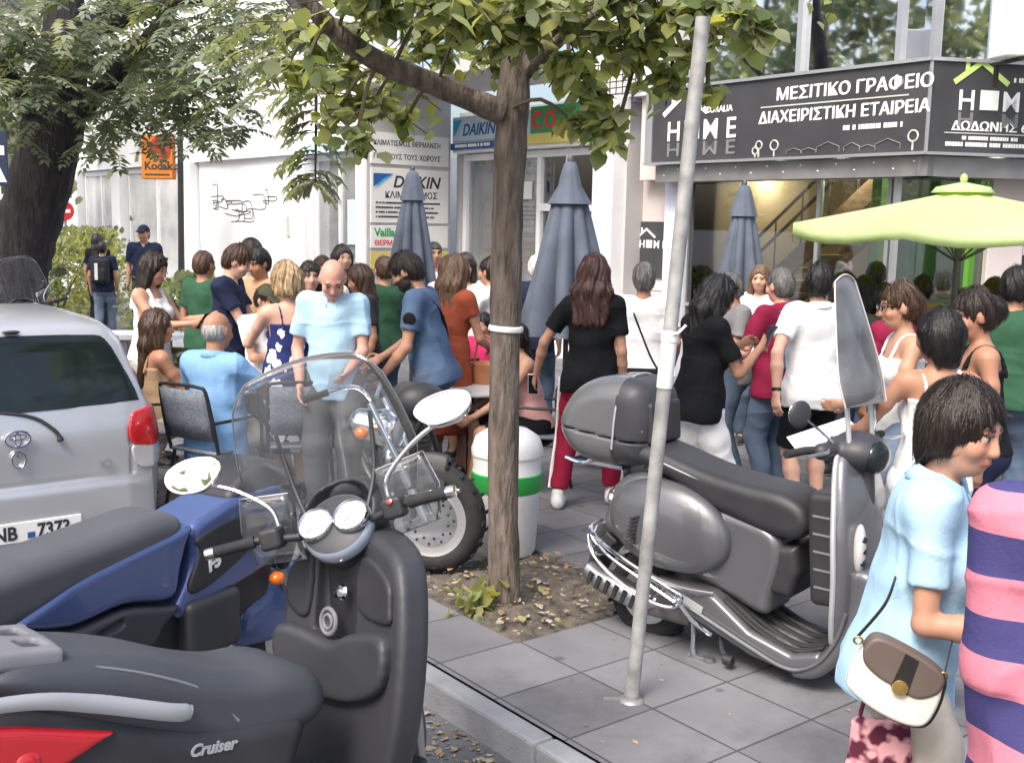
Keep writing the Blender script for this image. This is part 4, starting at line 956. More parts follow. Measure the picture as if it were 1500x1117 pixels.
def stop_sign():
    B = spot(-8, 8.6); o = empty('stop_sign', B, R(12), 'blue and white flag sign board at the left edge in front of the dark trunk', 'sign')
    mb = MB(); mb.tube([(-.12, 0, 0), (-.12, 0, 2.75)], .03, 10); mb.build('post', MATS['galvanised'], o)
    mb = MB(); mb.box((.02, -.04, 2.36), (.24, .03, .42)); mb.build('board', MATS['sign_blue'], o, bevel=.004)
    mb = MB(); mb.box((.02, -.057, 2.42), (.20, .006, .07)); mb.prism([(-.08, 2.18), (.13, 2.18), (.08, 2.30), (-.08, 2.32)], -.060, -.056); mb.build('white_field', MATS['sign_white'], o, None)
stop_sign()

def closed_parasol(px, d, ztop, zbot, rb, label, rz, seed):
    o = empty('closed_parasol', spot(px, d), rz, label, 'parasol', 'closed grey blue parasols along the terrace'); r = random.Random(seed); ph = [r.uniform(0, 6) for _ in range(3)]
    H_ = ztop - zbot
    def pleat(a, z):
        t = (ztop - z) / H_; A = .05 + .40 * max(0, t - .10) ** .8
        return 1 + A * (abs(math.sin(a * 4 + ph[0])) * 1.5 - .9) + .05 * math.sin(a * 3 + ph[1] + t * 4)
    prof = [(.012, ztop + .02), (.05, ztop), (.075, ztop - .05 * H_), (.10, ztop - .13 * H_)]
    mb = MB(); mb.lathe(prof + [(.135 * rb / .27 + .01, ztop - .235 * H_), (.118 * rb / .27, ztop - .24 * H_)], 64, fn=lambda a, z: 1 + .5 * (pleat(a, z) - 1)); mb.build('top_cap', MATS['parasol_blue'], o, 60)
    pr = []
    for i in range(15):
        t = .16 + .84 * i / 14; pr.append((rb * (.33 + .67 * ((t - .16) / .84) ** .85), ztop - t * H_))
    pr.append((rb * .8, zbot + .012)); pr.append((rb * .3, zbot + .10))
    mb = MB(); mb.lathe(pr, 96, fn=pleat); mb.build('folded_cloth', MATS['parasol_blue'], o, 60)
    mb = MB(); mb.tube([(0, 0, .02), (0, 0, zbot + .2)], .024, 12); mb.build('pole', MATS['parasol_pole'], o)
    mb = MB(); mb.lathe([(.001, ztop + .07), (.02, ztop + .06), (.03, ztop + .03), (.02, ztop + .0)], 12); mb.build('finial', MATS['parasol_pole'], o)
    mb = MB(); mb.box((0, 0, .04), (.46, .46, .08)); mb.build('base_slab', MATS['trim_grey'], o, bevel=.012)
closed_parasol(601, 11.2, 2.43, 1.22, .24, 'closed grey blue parasol in front of the cream sign panels', .3, 1)
closed_parasol(828, 9.6, 2.46, .98, .36, 'closed grey blue parasol behind the woman in red track trousers, largest of the three', .9, 2)
closed_parasol(1080, 11.0, 2.34, 1.10, .25, 'closed grey blue parasol right of the leaning pole, in front of the stair', 2.0, 3)

def green_parasol():
    o = empty('open_parasol', spot(1395, 8.6), R(8), 'open lime green parasol over the right part of the terrace', 'parasol')
    m = leaf_mat('parasol_lime', (.62, .74, .42), .42, .04); m2 = MATS['parasol_pole']
    n = 8; ztop, ze, re = 2.27, 1.985, 1.36
    rings = []
    for i in range(9):
        t = i / 8; rr = re * t + .001; ring = []
        for j in range(n * 6):
            a = 2 * math.pi * j / (n * 6); s = (j % 6) / 6.0; chord = math.cos(math.pi / n) / math.cos(math.pi / n * (2 * s - 1)) if True else 1
            z = ztop - (ztop - ze) * (t ** .93) - .05 * math.sin(math.pi * s) * t
            ring.append((rr * chord * math.cos(a), rr * chord * math.sin(a), z))
        rings.append(ring)
    mb = MB(); mb.loft(rings, caps=False); last = rings[-1]; mb.loft([last, [(x * 1.004, y * 1.004, z - .10 - .012 * math.sin(j * 1.05)) for j, (x, y, z) in enumerate(last)]], caps=False)
    ob = mb.build('canopy', m, o, 50); q = ob.modifiers.new('thick', 'SOLIDIFY'); q.thickness = .004
    mb = MB(); mb.loft([[(.001 * math.cos(a), .001 * math.sin(a), ztop + .055) for a in np.linspace(0, 6.283, 17)[:-1]], [(.2 * math.cos(a), .2 * math.sin(a), ztop + .012) for a in np.linspace(0, 6.283, 17)[:-1]], [(.235 * math.cos(a), .235 * math.sin(a), ztop - .03) for a in np.linspace(0, 6.283, 17)[:-1]]], caps=False); ob = mb.build('vent_cap', m, o, 60); q = ob.modifiers.new('thick', 'SOLIDIFY'); q.thickness = .004
    mb = MB(); mb.tube([(0, 0, .05), (0, 0, ztop)], .030, 12); mb.build('pole', m2, o)
    for k in range(n):
        a = 2 * math.pi * k / n; mb = MB(); mb.tube([(0, 0, ztop - .05), (re * .98 * math.cos(a), re * .98 * math.sin(a), ze - .03)], .009, 5); mb.tube([(.03 * math.cos(a), .03 * math.sin(a), ztop - .55), (re * .5 * math.cos(a), re * .5 * math.sin(a), ztop - .17)], .008, 5); mb.build('rib', m2, o)
    mb = MB(); mb.lathe([(.001, ztop + .12), (.025, ztop + .10), (.03, ztop + .07), (.015, ztop + .04)], 12); mb.build('finial', m, o)
    mb = MB(); mb.box((0, 0, .04), (.5, .5, .08)); mb.build('base_slab', MATS['trim_grey'], o, bevel=.012)
green_parasol()

mat('wicker', (.16, .18, .22), .8, var=.35, vs=60, bump=.6, bs=120); mat('chair_frame', (.03, .03, .032), .4, .4)
CHAIR = None
def chair_proto():
    o = empty('cafe_chair', (0, 0, 0)); f = MATS['chair_frame']
    mb = MB()
    for sx in (-1, 1): mb.tube(smooth_pts([(sx * .21, -.20, .45), (sx * .215, -.24, .62), (sx * .20, -.29, .86), (sx * .15, -.305, .895), (0, -.31, .90)], 4, False), .012, 8)
    mb.build('back_frame', f, o)
    mb = MB(); rg = []
    for z_, y_ in ((.54, -.225), (.66, -.255), (.78, -.28), (.87, -.30)): rg.append([(x, y_ - .02 * math.cos(x * 7), z_) for x in np.linspace(-.195, .195, 9)])
    vs = [p for q in rg for p in q]; fs = [(i * 9 + j, i * 9 + j + 1, (i + 1) * 9 + j + 1, (i + 1) * 9 + j) for i in range(3) for j in range(8)]
    mb.add(vs, fs); b = mb.build('backrest', MATS['wicker'], o); q = b.modifiers.new('thick', 'SOLIDIFY'); q.thickness = .012
    mb = MB(); mb.box((0, 0, .455), (.42, .42, .025)); mb.build('seat', MATS['wicker'], o, bevel=.01)
    for sx in (-1, 1):
        for sy in (-1, 1): mb = MB(); mb.tube([(sx * .19, sy * .19, .445), (sx * .225, sy * .23 - (.03 if sy < 0 else 0), 0)], .012, 8); mb.build('leg', f, o)
    for sx in (-1, 1): mb = MB(); mb.tube(smooth_pts([(sx * .215, -.25, .66), (sx * .24, -.05, .665), (sx * .24, .14, .65), (sx * .21, .19, .45)], 4, False), .011, 7); mb.build('armrest', f, o)
    return o
CHAIRS = [(-1.93, 7.05, 60, 'dark cafe chair under the grey haired man in the blue shirt'), (-2.50, 7.62, 20, 'dark woven cafe chair under the seated long haired woman'), (-1.42, 6.72 + .55, 100, 'dark cafe chair between the seated man and the flowered dress'),
          (-.62, 8.4, 150, 'dark cafe chair holding the bags behind the orange dress'), (-.24, 9.05, 200, 'dark cafe chair under the child in magenta behind the trunk'), (.16, 7.75, 170, 'dark cafe chair under the young woman right of the trunk'),
          (.62, 8.5, 250, 'empty dark cafe chair beyond the woman in track trousers'), (1.05, 8.9, 90, 'empty dark cafe chair near the man with the black bag')]
def place_chairs():
    src = chair_proto()
    for i, (x, y_, hd, lb) in enumerate(CHAIRS):
        c = src if i == 0 else copy_tree(src)
        c.location = (x, y_, 0); c.rotation_euler = (0, 0, R(hd - 90)); tag(c, lb, 'chair', 'dark cafe chairs on the terrace')
place_chairs()
def cafe_table(x, y_, lb):
    o = empty('cafe_table', (x, y_, 0), 0, lb, 'table', 'round cafe tables')
    mb = MB(); mb.lathe([(.001, .73), (.33, .73), (.345, .74), (.345, .752), (.001, .755)], 30); mb.build('table_top', MATS['wall_grey'], o)
    mb = MB(); mb.tube([(0, 0, .03), (0, 0, .73)], .028, 10); mb.lathe([(.001, .0), (.22, .0), (.22, .015), (.05, .04), (.028, .08)], 20); mb.build('pedestal', MATS['chair_frame'], o)
cafe_table(-.30, 7.85, 'round cafe table behind the bin and the trunk'); cafe_table(-2.02, 7.75, 'round cafe table between the two seated guests at left')
def bench(px, d, rz, lb):
    o = empty('stone_bench', spot(px, d), rz, lb, 'bench')
    mb = MB(); mb.box((0, 0, .42), (2.3, .5, .08)); mb.build('seat', MATS['wall_white'], o, bevel=.012)
    for sx in (-.85, .85): mb = MB(); mb.box((sx, 0, .19), (.22, .42, .38)); mb.build('leg', MATS['trim_grey'], o, bevel=.008)
bench(275, 14.0, R(5), 'pale stone bench behind the woman in the white tank top'); bench(395, 13.2, R(-5), 'pale stone bench behind the boy in white at the terrace edge')
def air_unit():
    B = pt(1500, 40, 10.6); o = empty('air_conditioner', B, R(12), 'white air conditioner outdoor unit on the upper glass at the top right corner', 'air conditioner')
    mb = MB(); mb.box((.18, 0, .02), (.86, .32, .62)); mb.build('casing', MATS['frame_white'], o, bevel=.02)
    mb = MB(); mb.lathe([(.001, 0), (.20, 0), (.215, .012), (.20, .02)], 30, (.12, -.162, .03), (0, -1, 0)); mb.build('fan_recess', MATS['trim_grey'], o)
    mb = MB()
    for rr in (.05, .10, .15, .20): mb.torus((.12, -.185, .03), rr, .005, (0, 1, 0), 30, 6)
    mb.build('fan_grille', MATS['frame_metal'], o)
    mb = MB()
    for sx in (-.1, .45): mb.box((sx, .02, -.31), (.04, .5, .03)); mb.box((sx, .22, -.42), (.04, .03, .24))
    mb.build('bracket', MATS['dark_metal'], o)
air_unit()
# ------------------------------------------------------------------ people
def skin_mat():
    m = mat('skin', (1, 1, 1), .5, var=.07, vs=14, spec=.35, sub=.12, attr='Col', bump=.06, bs=120)
    return m
skin_mat()
HAIRS = {'black': (.012, .010, .010), 'dark': (.022, .014, .010), 'brown': (.060, .030, .016), 'auburn': (.055, .020, .014), 'lightbrown': (.13, .075, .04), 'blond': (.42, .30, .17), 'grey': (.30, .29, .28), 'white': (.60, .58, .56), 'salt': (.13, .125, .12)}
for k_, c_ in HAIRS.items(): mat('hair_' + k_, c_, .42, var=.55, vs=26, bump=.5, bs=60, stretch=(3, 3, .35), spec=.5)
SKINS = {'fair': (.60, .36, .27), 'mid': (.50, .275, .185), 'tan': (.40, .205, .13), 'pink': (.62, .33, .26)}
SH = {}
def cl(name, col, **k): SH[name] = cloth(name, col, **k); return SH[name]
for nm, c_ in dict(black=(.008, .009, .011), charcoal=(.035, .035, .038), navy=(.016, .022, .055), white=(.82, .82, .82), cream=(.72, .68, .60), paleblue=(.40, .60, .76), sky=(.20, .37, .62), denimblue=(.085, .12, .18), denimpale=(.16, .215, .30), teeblue=(.085, .135, .235), maroon=(.22, .012, .045), trackred=(.26, .012, .04), grey=(.20, .20, .205), greytrouser=(.085, .085, .09), green=(.03, .09, .05), orange=(.30, .070, .035), magenta=(.55, .03, .12), tan=(.40, .27, .16), pinkpale=(.62, .34, .33), khaki=(.36, .33, .27), olive=(.06, .065, .04), striped=(.5, .5, .5), floral=(.5, .5, .5), polobottom=(.2, .4, .6), sand=(.62, .57, .49)).items(): cl(nm, c_)
def special_cloths():
    m = SH['striped']; n, L, b = nodes_of(m); tc = n.new('ShaderNodeTexCoord'); sp = n.new('ShaderNodeSeparateXYZ'); L.new(tc.outputs['Object'], sp.inputs[0])
    nz = n.new('ShaderNodeTexNoise'); nz.inputs['Scale'].default_value = 2.5; L.new(tc.outputs['Object'], nz.inputs['Vector'])
    a = n.new('ShaderNodeMath'); a.operation = 'MULTIPLY_ADD'; a.inputs[1].default_value = .05; L.new(nz.outputs[0], a.inputs[0]); L.new(sp.outputs[2], a.inputs[2])
    d = n.new('ShaderNodeMath'); d.operation = 'DIVIDE'; d.inputs[1].default_value = .165; L.new(a.outputs[0], d.inputs[0])
    f = n.new('ShaderNodeMath'); f.operation = 'FRACT'; L.new(d.outputs[0], f.inputs[0])
    g = n.new('ShaderNodeMath'); g.operation = 'GREATER_THAN'; g.inputs[1].default_value = .5; L.new(f.outputs[0], g.inputs[0])
    mx = n.new('ShaderNodeMix'); mx.data_type = 'RGBA'; mx.inputs[6].default_value = (.06, .055, .17, 1); mx.inputs[7].default_value = (.62, .21, .28, 1); L.new(g.outputs[0], mx.inputs[0])
    L.new(mx.outputs[2], b.inputs['Base Color'])
    m = SH['floral']; n, L, b = nodes_of(m); tc = n.new('ShaderNodeTexCoord'); v = n.new('ShaderNodeTexVoronoi'); v.inputs['Scale'].default_value = 11
    nz = n.new('ShaderNodeTexNoise'); nz.inputs['Scale'].default_value = 30; ad = n.new('ShaderNodeMix'); ad.data_type = 'VECTOR'; ad.inputs[0].default_value = .055
    L.new(tc.outputs['Object'], nz.inputs['Vector']); L.new(tc.outputs['Object'], ad.inputs[4]); L.new(nz.outputs['Color'], ad.inputs[5]); L.new(ad.outputs[1], v.inputs['Vector'])
    g = n.new('ShaderNodeMath'); g.operation = 'LESS_THAN'; g.inputs[1].default_value = .40; L.new(v.outputs['Distance'], g.inputs[0])
    mx = n.new('ShaderNodeMix'); mx.data_type = 'RGBA'; mx.inputs[6].default_value = (.022, .03, .13, 1); mx.inputs[7].default_value = (.80, .80, .84, 1); L.new(g.outputs[0], mx.inputs[0]); L.new(mx.outputs[2], b.inputs['Base Color'])
special_cloths()
mat('shoe_white', (.70, .70, .70), .6, var=.1); mat('shoe_dark', (.03, .03, .035), .6, var=.2); mat('shoe_sole', (.62, .60, .56), .7); mat('lens_dark', (.01, .01, .012), .1); mat('gold', (.6, .42, .14), .3, .9); mat('leather_black', (.02, .018, .018), .45, var=.2, bump=.2, bs=90)
mat('leather_white', (.78, .74, .66), .45, var=.05, bump=.1, bs=90); mat('leather_taupe', (.13, .10, .085), .5, var=.1); mat('leather_tan', (.30, .13, .055), .5, var=.15, bump=.2, bs=80); mat('phone_black', (.015, .015, .018), .15); mat('phone_white', (.75, .75, .75), .2); mat('paper', (.85, .85, .84), .7, var=.02); mat('mask_blue', (.45, .68, .72), .8)

def ik(a, t, l1, l2, pole):
    a, t, pole = A3(a), A3(t), A3(pole); d = t - a; L = np.linalg.norm(d); L2 = min(L, (l1 + l2) * .998); n = d / L
    x = (l1 * l1 - l2 * l2 + L2 * L2) / (2 * L2); hgt = math.sqrt(max(l1 * l1 - x * x, 0)); p = pole - n * (pole @ n); p /= np.linalg.norm(p) + 1e-9
    return a + n * x + p * hgt, a + n * L2
def rotx(a): c, s_ = math.cos(a), math.sin(a); return np.array([[1, 0, 0], [0, c, -s_], [0, s_, c]])
def rotz(a): c, s_ = math.cos(a), math.sin(a); return np.array([[c, -s_, 0], [s_, c, 0], [0, 0, 1]])
def roty(a): c, s_ = math.cos(a), math.sin(a); return np.array([[c, 0, s_], [0, 1, 0], [-s_, 0, c]])

def person(px, d, heading, label, h=1.70, sex='m', skin='mid', hair='short', hc='dark', lean=0, hy=0, hp=0, top=('tee', 'white'), bot=('trousers', 'denimblue'), shoes='dark', wide=1.0, belly=0.0,
           rh=None, lh=None, rpole=None, lpole=None, rf=(.10, .04, 0), lf=(-.10, -.04, 0), sit=None, res=None, group=None, z0=0.0, beard=False, glasses=None, extras=None, hoff=None, pos=None, side=0, lips=None, rcurl=.6, lcurl=.6):
    s = h / 1.70; B = Vector(pos) if pos else spot(px, d, z0)
    res = res or float(np.clip(d * .00125, .006, .013))
    o = empty('person', B, R(heading - 90), label, 'person', group)
    fem = sex == 'f'; sw = (.160 if fem else .184) * s * (1 + (wide - 1) * .6); hw = .088 * s
    pz = (.91 if sit is None else sit) * s if sit is None else sit
    pel = np.array([0, 0, pz]); Rl = roty(R(side)) @ rotx(-R(lean))
    up = lambda x, y_, z_: pel + Rl @ (np.array([x, y_, z_]) * s)
    neckb = up(0, -.005, .50); shz = .455
    shR, shL = up(sw / s, -.01, shz), up(-sw / s, -.01, shz)
    Rh = Rl @ rotz(-R(hy)) @ rotx(-R(hp)); hc0 = neckb + (Rl @ np.array([0, .005, .055]) + Rh @ np.array([0, .018, .115])) * s
    if hoff: hc0 = hc0 + np.array(hoff)
    hd = lambda x, y_, z_: hc0 + Rh @ (np.array([x, y_, z_]) * s)
    # arms and legs
    ua, fa = .285 * s, .25 * s
    def arm(sh, tgt, pole, sg):
        t = sh + (Rl @ np.array([sg * .05, .04, -.52]) * s if tgt is None else rotx(0) @ (np.array([sg * tgt[0], tgt[1], tgt[2]]) * s))
        p = np.array([sg * .35, -.8, -.35]) if pole is None else np.array([sg * pole[0], pole[1], pole[2]])
        return ik(sh, t, ua, fa, p)
    eR, wR = arm(shR, rh, rpole, 1); eL, wL = arm(shL, lh, lpole, -1)
    hR, hL = pel + np.array([hw, 0, -.02 * s]), pel + np.array([-hw, 0, -.02 * s])
    ank = .085 * s
    fR, fL = np.array([rf[0] * s, rf[1] * s, rf[2] + ank]), np.array([lf[0] * s, lf[1] * s, lf[2] + ank])
    kR, aR = ik(hR, fR, .42 * s, .415 * s, (.1, 1, .15)); kL, aL = ik(hL, fL, .42 * s, .415 * s, (-.1, 1, .15))
    # ---- torso primitives shared by body and clothes
    X1 = Rl @ np.array([1.0, 0, 0])
    wz = wide * .94
    T = [(econe(up(0, 0, -.06), up(0, 0, .06), X1, ((.155 if not fem else .165) * s * wz, .105 * s * (1 + belly * .3)), (.145 * s * wz, .10 * s * (1 + belly))), .06),
         (econe(up(0, belly * .02, .08), up(0, belly * .02, .20), X1, ((.138 if not fem else .128) * s * wz, (.095 + belly * .06) * s), ((.142 if not fem else .122) * s * wz, (.095 + belly * .05) * s)), .06),
         (econe(up(0, 0, .24), up(0, -.008, .38), X1, ((.148 if not fem else .130) * s * wz, .102 * s), ((.165 if not fem else .142) * s * wz, .098 * s)), .06),
         (econe(up(-sw / s * .62, -.012, shz - .005), up(sw / s * .62, -.012, shz - .005), Rl @ np.array([0, 0, 1.0]), (.058 * s, .062 * s), (.058 * s, .062 * s)), .06),
         (cap(up(-.03, -.02, .46), up(-sw / s * .8, -.015, .47), .040 * s, .040 * s), .05), (cap(up(.03, -.02, .46), up(sw / s * .8, -.015, .47), .040 * s, .040 * s), .05)]
    if fem: T += [(ell(up(.07, .085, .315), (.062 * s, .06 * s, .062 * s)), .045), (ell(up(-.07, .085, .315), (.062 * s, .06 * s, .062 * s)), .045)]
    T += [(ell(up(.075, -.05, -.05), (.095 * s, .085 * s, .10 * s)), .05), (ell(up(-.075, -.05, -.05), (.095 * s, .085 * s, .10 * s)), .05)]
    af = .88 if fem else 1.0
    def arms(g0=0.0):
        out = []
        for sh, e, wr in ((shR, eR, wR), (shL, eL, wL)):
            out.append((sh, e, wr))
        return out
    lo = np.array([-.62, -.62, -.02]) * s; hi = np.array([.62, .75, 0]) * s; hi[2] = hc0[2] + .22 * s
    allp = np.array([neckb, hc0, shR, shL, eR, eL, wR, wL, kR, kL, aR, aL, pel]); lo = np.minimum(allp.min(0) - .24 * s, [9, 9, -.01]); hi = allp.max(0) + .24 * s; lo[2] = min(aR[2], aL[2]) - .10 * s
    # ---- body, one continuous skin
    g = Sdf(lo, hi, res)
    for p, k in T: g.add(p, k * s)
    g.add(cap(neckb + Rl @ np.array([0, -.012, -.05]) * s, hd(0, -.025, -.06), .060 * s * af, .052 * s * af), .04 * s)
    for sh, e, wr in arms():
        m1 = sh + (e - sh) * .45; g.add(cap(sh, m1, .051 * s * af, .043 * s * af), .04 * s); g.add(cap(m1, e, .043 * s * af, .035 * s * af), .02 * s)
        m2 = e + (wr - e) * .35; g.add(cap(e, m2, .038 * s * af, .039 * s * af), .015 * s); g.add(cap(m2, wr, .039 * s * af, .026 * s * af), .015 * s)
    for hj, k_, a_, f_ in ((hR, kR, aR, fR), (hL, kL, aL, fL)):
        g.add(cap(hj, hj + (k_ - hj) * .5, .088 * s, .073 * s), .05 * s); g.add(cap(hj + (k_ - hj) * .5, k_, .073 * s, .052 * s), .03 * s)
        m3 = k_ + (a_ - k_) * .33 + np.array([0, -.012, 0]) * s; g.add(cap(k_, m3, .050 * s, .054 * s), .03 * s); g.add(cap(m3, a_, .054 * s, .034 * s), .02 * s)
        g.add(cap(a_, a_ + np.array([0, .12, -.045]) * s, .036 * s, .026 * s), .03 * s)
    # head: skull, face, jaw, nose, brow, ears
    g.add(ell(hd(0, -.018, .025), (.074 * s, .094 * s, .092 * s), Rh), .03 * s); g.add(ell(hd(0, .018, -.030), (.062 * s, .070 * s, .085 * s), Rh), .03 * s)
    g.add(ell(hd(0, .040, -.082), (.036 * s, .036 * s, .028 * s), Rh), .03 * s)
    g.add(cap(hd(0, .080, .012), hd(0, .097, -.028), .0095 * s, .012 * s), .014 * s); g.add(ell(hd(0, .091, -.033), (.0185 * s, .013 * s, .010 * s), Rh), .010 * s)
    g.add(cap(hd(-.040, .070, .028), hd(.040, .070, .028), .012 * s), .016 * s)
    for sx in (-1, 1):
        g.sub(ell(hd(sx * .032, .094, .006), (.019 * s, .014 * s, .012 * s), Rh), .014 * s); g.add(ell(hd(sx * .032, .070, .006), (.0165 * s, .0155 * s, .0145 * s), Rh), .003 * s)
        g.add(ell(hd(sx * .077, -.012, -.008), (.012 * s, .024 * s, .034 * s), Rh), .010 * s); g.add(ell(hd(sx * .045, .060, -.030), (.020 * s, .020 * s, .022 * s), Rh), .025 * s)
    g.add(ell(hd(0, .080, -.062), (.024 * s, .014 * s, .010 * s), Rh), .010 * s)
    # hands: palm, four fingers of different lengths, thumb from the side of the palm
    fr = max(.0085 * s, res * .82)
    for sg, e, wr, curl in ((1, eR, wR, rcurl), (-1, eL, wL, lcurl)):
        n = (wr - e) / np.linalg.norm(wr - e); inw = np.array([-sg * .8, .25, .1]); pn = inw - n * (inw @ n); pn /= np.linalg.norm(pn); sd_ = np.cross(pn, n) * sg     # palm faces the body; sd_ points to the thumb side
        if sd_[1] < 0 and abs(n[2]) > .5: sd_ = -sd_
        pe = wr + n * .085 * s
        g.add(econe(wr + n * .012 * s, pe, sd_, (.026 * s * af, .016 * s), (.040 * s * af, .014 * s)), .018 * s)
        for q, (off, ln) in enumerate(((.030, .070), (.010, .079), (-.010, .073), (-.030, .056))):
            b0 = pe + sd_ * off * s * af; d1 = n + pn * curl * .55; d1 /= np.linalg.norm(d1); d2 = n * (1 - curl * .7) + pn * curl * 1.25; d2 /= np.linalg.norm(d2)
            b1 = b0 + d1 * ln * .5 * s; b2 = b1 + d2 * ln * .5 * s
            g.add(cap(b0 - n * .01 * s, b1, fr, fr * .95), .006 * s); g.add(cap(b1, b2, fr * .95, fr * .8), .003 * s)
        t0 = wr + n * .03 * s + sd_ * .026 * s; t1 = t0 + (n * .6 + sd_ * .75 + pn * .3) * .032 * s; t2 = t1 + (n * .95 + sd_ * .15 + pn * .35) * .032 * s
        g.add(cap(t0, t1, fr * 1.25, fr * 1.1), .010 * s); g.add(cap(t1, t2, fr * 1.1, fr * .9), .004 * s)
    SK = np.array(SKINS[skin]); HB = np.array(HAIRS[hc if hc not in ('white', 'grey', 'blond') else 'lightbrown'])
    lipc = np.array(lips or (SK * np.array([.80, .55, .58])))
    def color(P):
        c = np.tile(SK, (len(P), 1)); q = (P - hc0) @ Rh / s
        def put(m_, col, a=1.0): c[m_] = c[m_] * (1 - a) + np.array(col) * a
        front = q[:, 1] > .045
        put(front & (np.abs(q[:, 2] + .062) < .0105) & (np.abs(q[:, 0]) < .026), lipc, .85)
        put(front & (np.abs(np.abs(q[:, 0]) - .045) < .020) & (np.abs(q[:, 2] + .028) < .022), SK * np.array([1.08, .84, .80]), .45)
        for sx in (-1, 1):
            ex = q[:, 0] - sx * .032; ez = q[:, 2] - .006
            put(front & (np.abs(ex) < .0145) & (np.abs(ez) < .0060), (.42, .38, .36)); put(front & (np.abs(ex) < .0080) & (np.abs(ez) < .0070), (.03, .018, .012))
            put(front & (np.abs(ex) < .020) & (np.abs(ez - .0095) < .0032), HB * .8, .85)
            put(front & (np.abs(ex - sx * .002) < .023) & (np.abs(ez - .0265 + np.abs(ex) * .12) < .0058), HB, .85)
        if beard:
            put((q[:, 2] < -.028) & (q[:, 2] > -.125) & (q[:, 1] > -.02) & ~((np.abs(q[:, 2] + .062) < .009) & (np.abs(q[:, 0]) < .022)), HB * 1.3, .9)
        return c
    body = g.mesh('body', MATS['skin'], o, color=color)
    # ---- wrinkles shared by the garments
    ph = np.array([random.uniform(0, 6.28) for _ in range(6)])
    def wr_(a, f=1.0):
        def fn(x, y_, z_):
            rg = 1 - np.abs(np.sin(6.5 * f * z_ + 5 * f * x + 1.6 * np.sin(9 * x + 6 * y_ + ph[2]) + 1.2 * np.sin(7 * z_ - 8 * y_ + ph[4]) + ph[0])); rg2 = 1 - np.abs(np.sin(9.5 * f * z_ - 7 * f * x + 5 * y_ + 1.8 * np.sin(8 * z_ + 5 * x + ph[5]) + ph[3]))
            w1 = -1.5 * rg ** 3 - 1.2 * rg2 ** 4 + .55 * np.sin(13 * f * x + 9 * f * z_ + 2.2 * np.sin(7 * y_ + 5 * z_ + ph[0]) + ph[1]) + .8 * np.sin(-11 * f * y_ + 21 * f * z_ + 1.8 * np.sin(8 * x - 6 * z_ + ph[2]) + ph[3]) + .6 * np.sin(31 * f * z_ + 14 * x * f - 10 * y_ + 1.5 * np.sin(17 * x + ph[4]) + ph[5])
            return (a * s) * w1
        return fn
    half = lambda c, n: (lambda x, y_, z_: (x - c[0]) * n[0] + (y_ - c[1]) * n[1] + (z_ - c[2]) * n[2])
    kind, tc = top
    GR = {'tee': .019, 'polo': .020, 'tank': .013, 'shirt': .022, 'strap': .010, 'dress': .016, 'dressstrap': .012, 'uniform': .022}[kind]
    res2 = max(res, .007)
    # ---- top garment
    if kind:
        g = Sdf(lo, hi, res2); hem = {'tee': -.10, 'polo': -.11, 'tank': -.06, 'shirt': -.13, 'strap': -.04, 'dress': -.05, 'dressstrap': -.05, 'uniform': -.06}[kind] - (.02 if belly else 0)
        for p, k in T: g.add(p, k * s, grow=GR * s)
        g.add(econe(up(0, -.012, -.15), up(0, belly * .02, .10), X1, (.190 * s * wz, .140 * s), (.152 * s * wz, (.110 + belly * .06) * s)), .05 * s, grow=GR * .7 * s)
        hemn = Rl @ np.array([0, 0, -1.0])
        if kind not in ('dress', 'dressstrap'): g.inter(half(up(0, 0, hem), hemn), .012 * s)
        else:
            kz = .40 * s
            if sit is None: g.add(econe(up(0, 0, .08), np.array([0, 0, kz + .05]), np.array([1.0, 0, 0]), (.165 * s * wz, .130 * s), (.235 * s * wz, .20 * s)), .05 * s, cut=[half((0, 0, kz), (0, 0, -1.0))])
            else:
                for hj, k_ in ((hR, kR), (hL, kL)): g.add(cap(hj, k_, .11 * s, .085 * s), .07 * s)
        if kind in ('tank', 'strap', 'dressstrap'):
            zt = .385 if kind != 'tank' else .43
            dn = Rl @ np.array([0, 0, 1.0]); g.inter(half(up(0, 0, zt), dn), .008 * s)
            for sx in (-1, 1): g.sub(cap(up(sx * .20, -.01, .52), up(sx * .19, -.01, .30), .075 * s if kind == 'tank' else .06 * s), .01)
            for sx in (-1, 1):
                st_ = smooth_pts([up(sx * .085, .105, .36), up(sx * .09, .045, .485), up(sx * .088, -.02, .515), up(sx * .08, -.085, .47), up(sx * .075, -.115, .36)], 4, False)
                for a_, b_ in zip(st_[:-1], st_[1:]): g.add(cap(a_, b_, (.019 if kind == 'tank' else .008) * s), .006)
        else:
            sl = {'tee': .62, 'polo': .66, 'shirt': .62, 'dress': .35, 'uniform': .70}[kind] + (.45 if tc == 'striped' else 0)
            for sh, e, wr in arms():
                n = (e - sh) / np.linalg.norm(e - sh); en = sh + n * ua * sl
                g.add(cap(sh - n * .02, sh + n * ua * (sl + .15), .061 * s * af, .062 * s * af), .045 * s, cut=[half(en, n)])
                if sl > 1: g.add(cap(e, wr, .062 * s, .05 * s), .03 * s)
            nk = {'tee': .066, 'polo': .060, 'shirt': .060, 'dress': .075, 'uniform': .060}[kind]
            g.sub(cap(neckb + Rl @ np.array([0, .035, .035]) * s, neckb + Rl @ np.array([0, .0, .20]) * s, nk * s, nk * s * 1.3), .012 * s)
        g.warp(wr_(.0042 if kind not in ('strap', 'tank', 'dressstrap') else .0015))
        ob = g.mesh({'tee': 'tee_shirt', 'polo': 'polo_shirt', 'tank': 'tank_top', 'shirt': 'shirt', 'strap': 'strap_top', 'dress': 'dress', 'dressstrap': 'dress', 'uniform': 'uniform_shirt'}[kind], SH[tc], o)
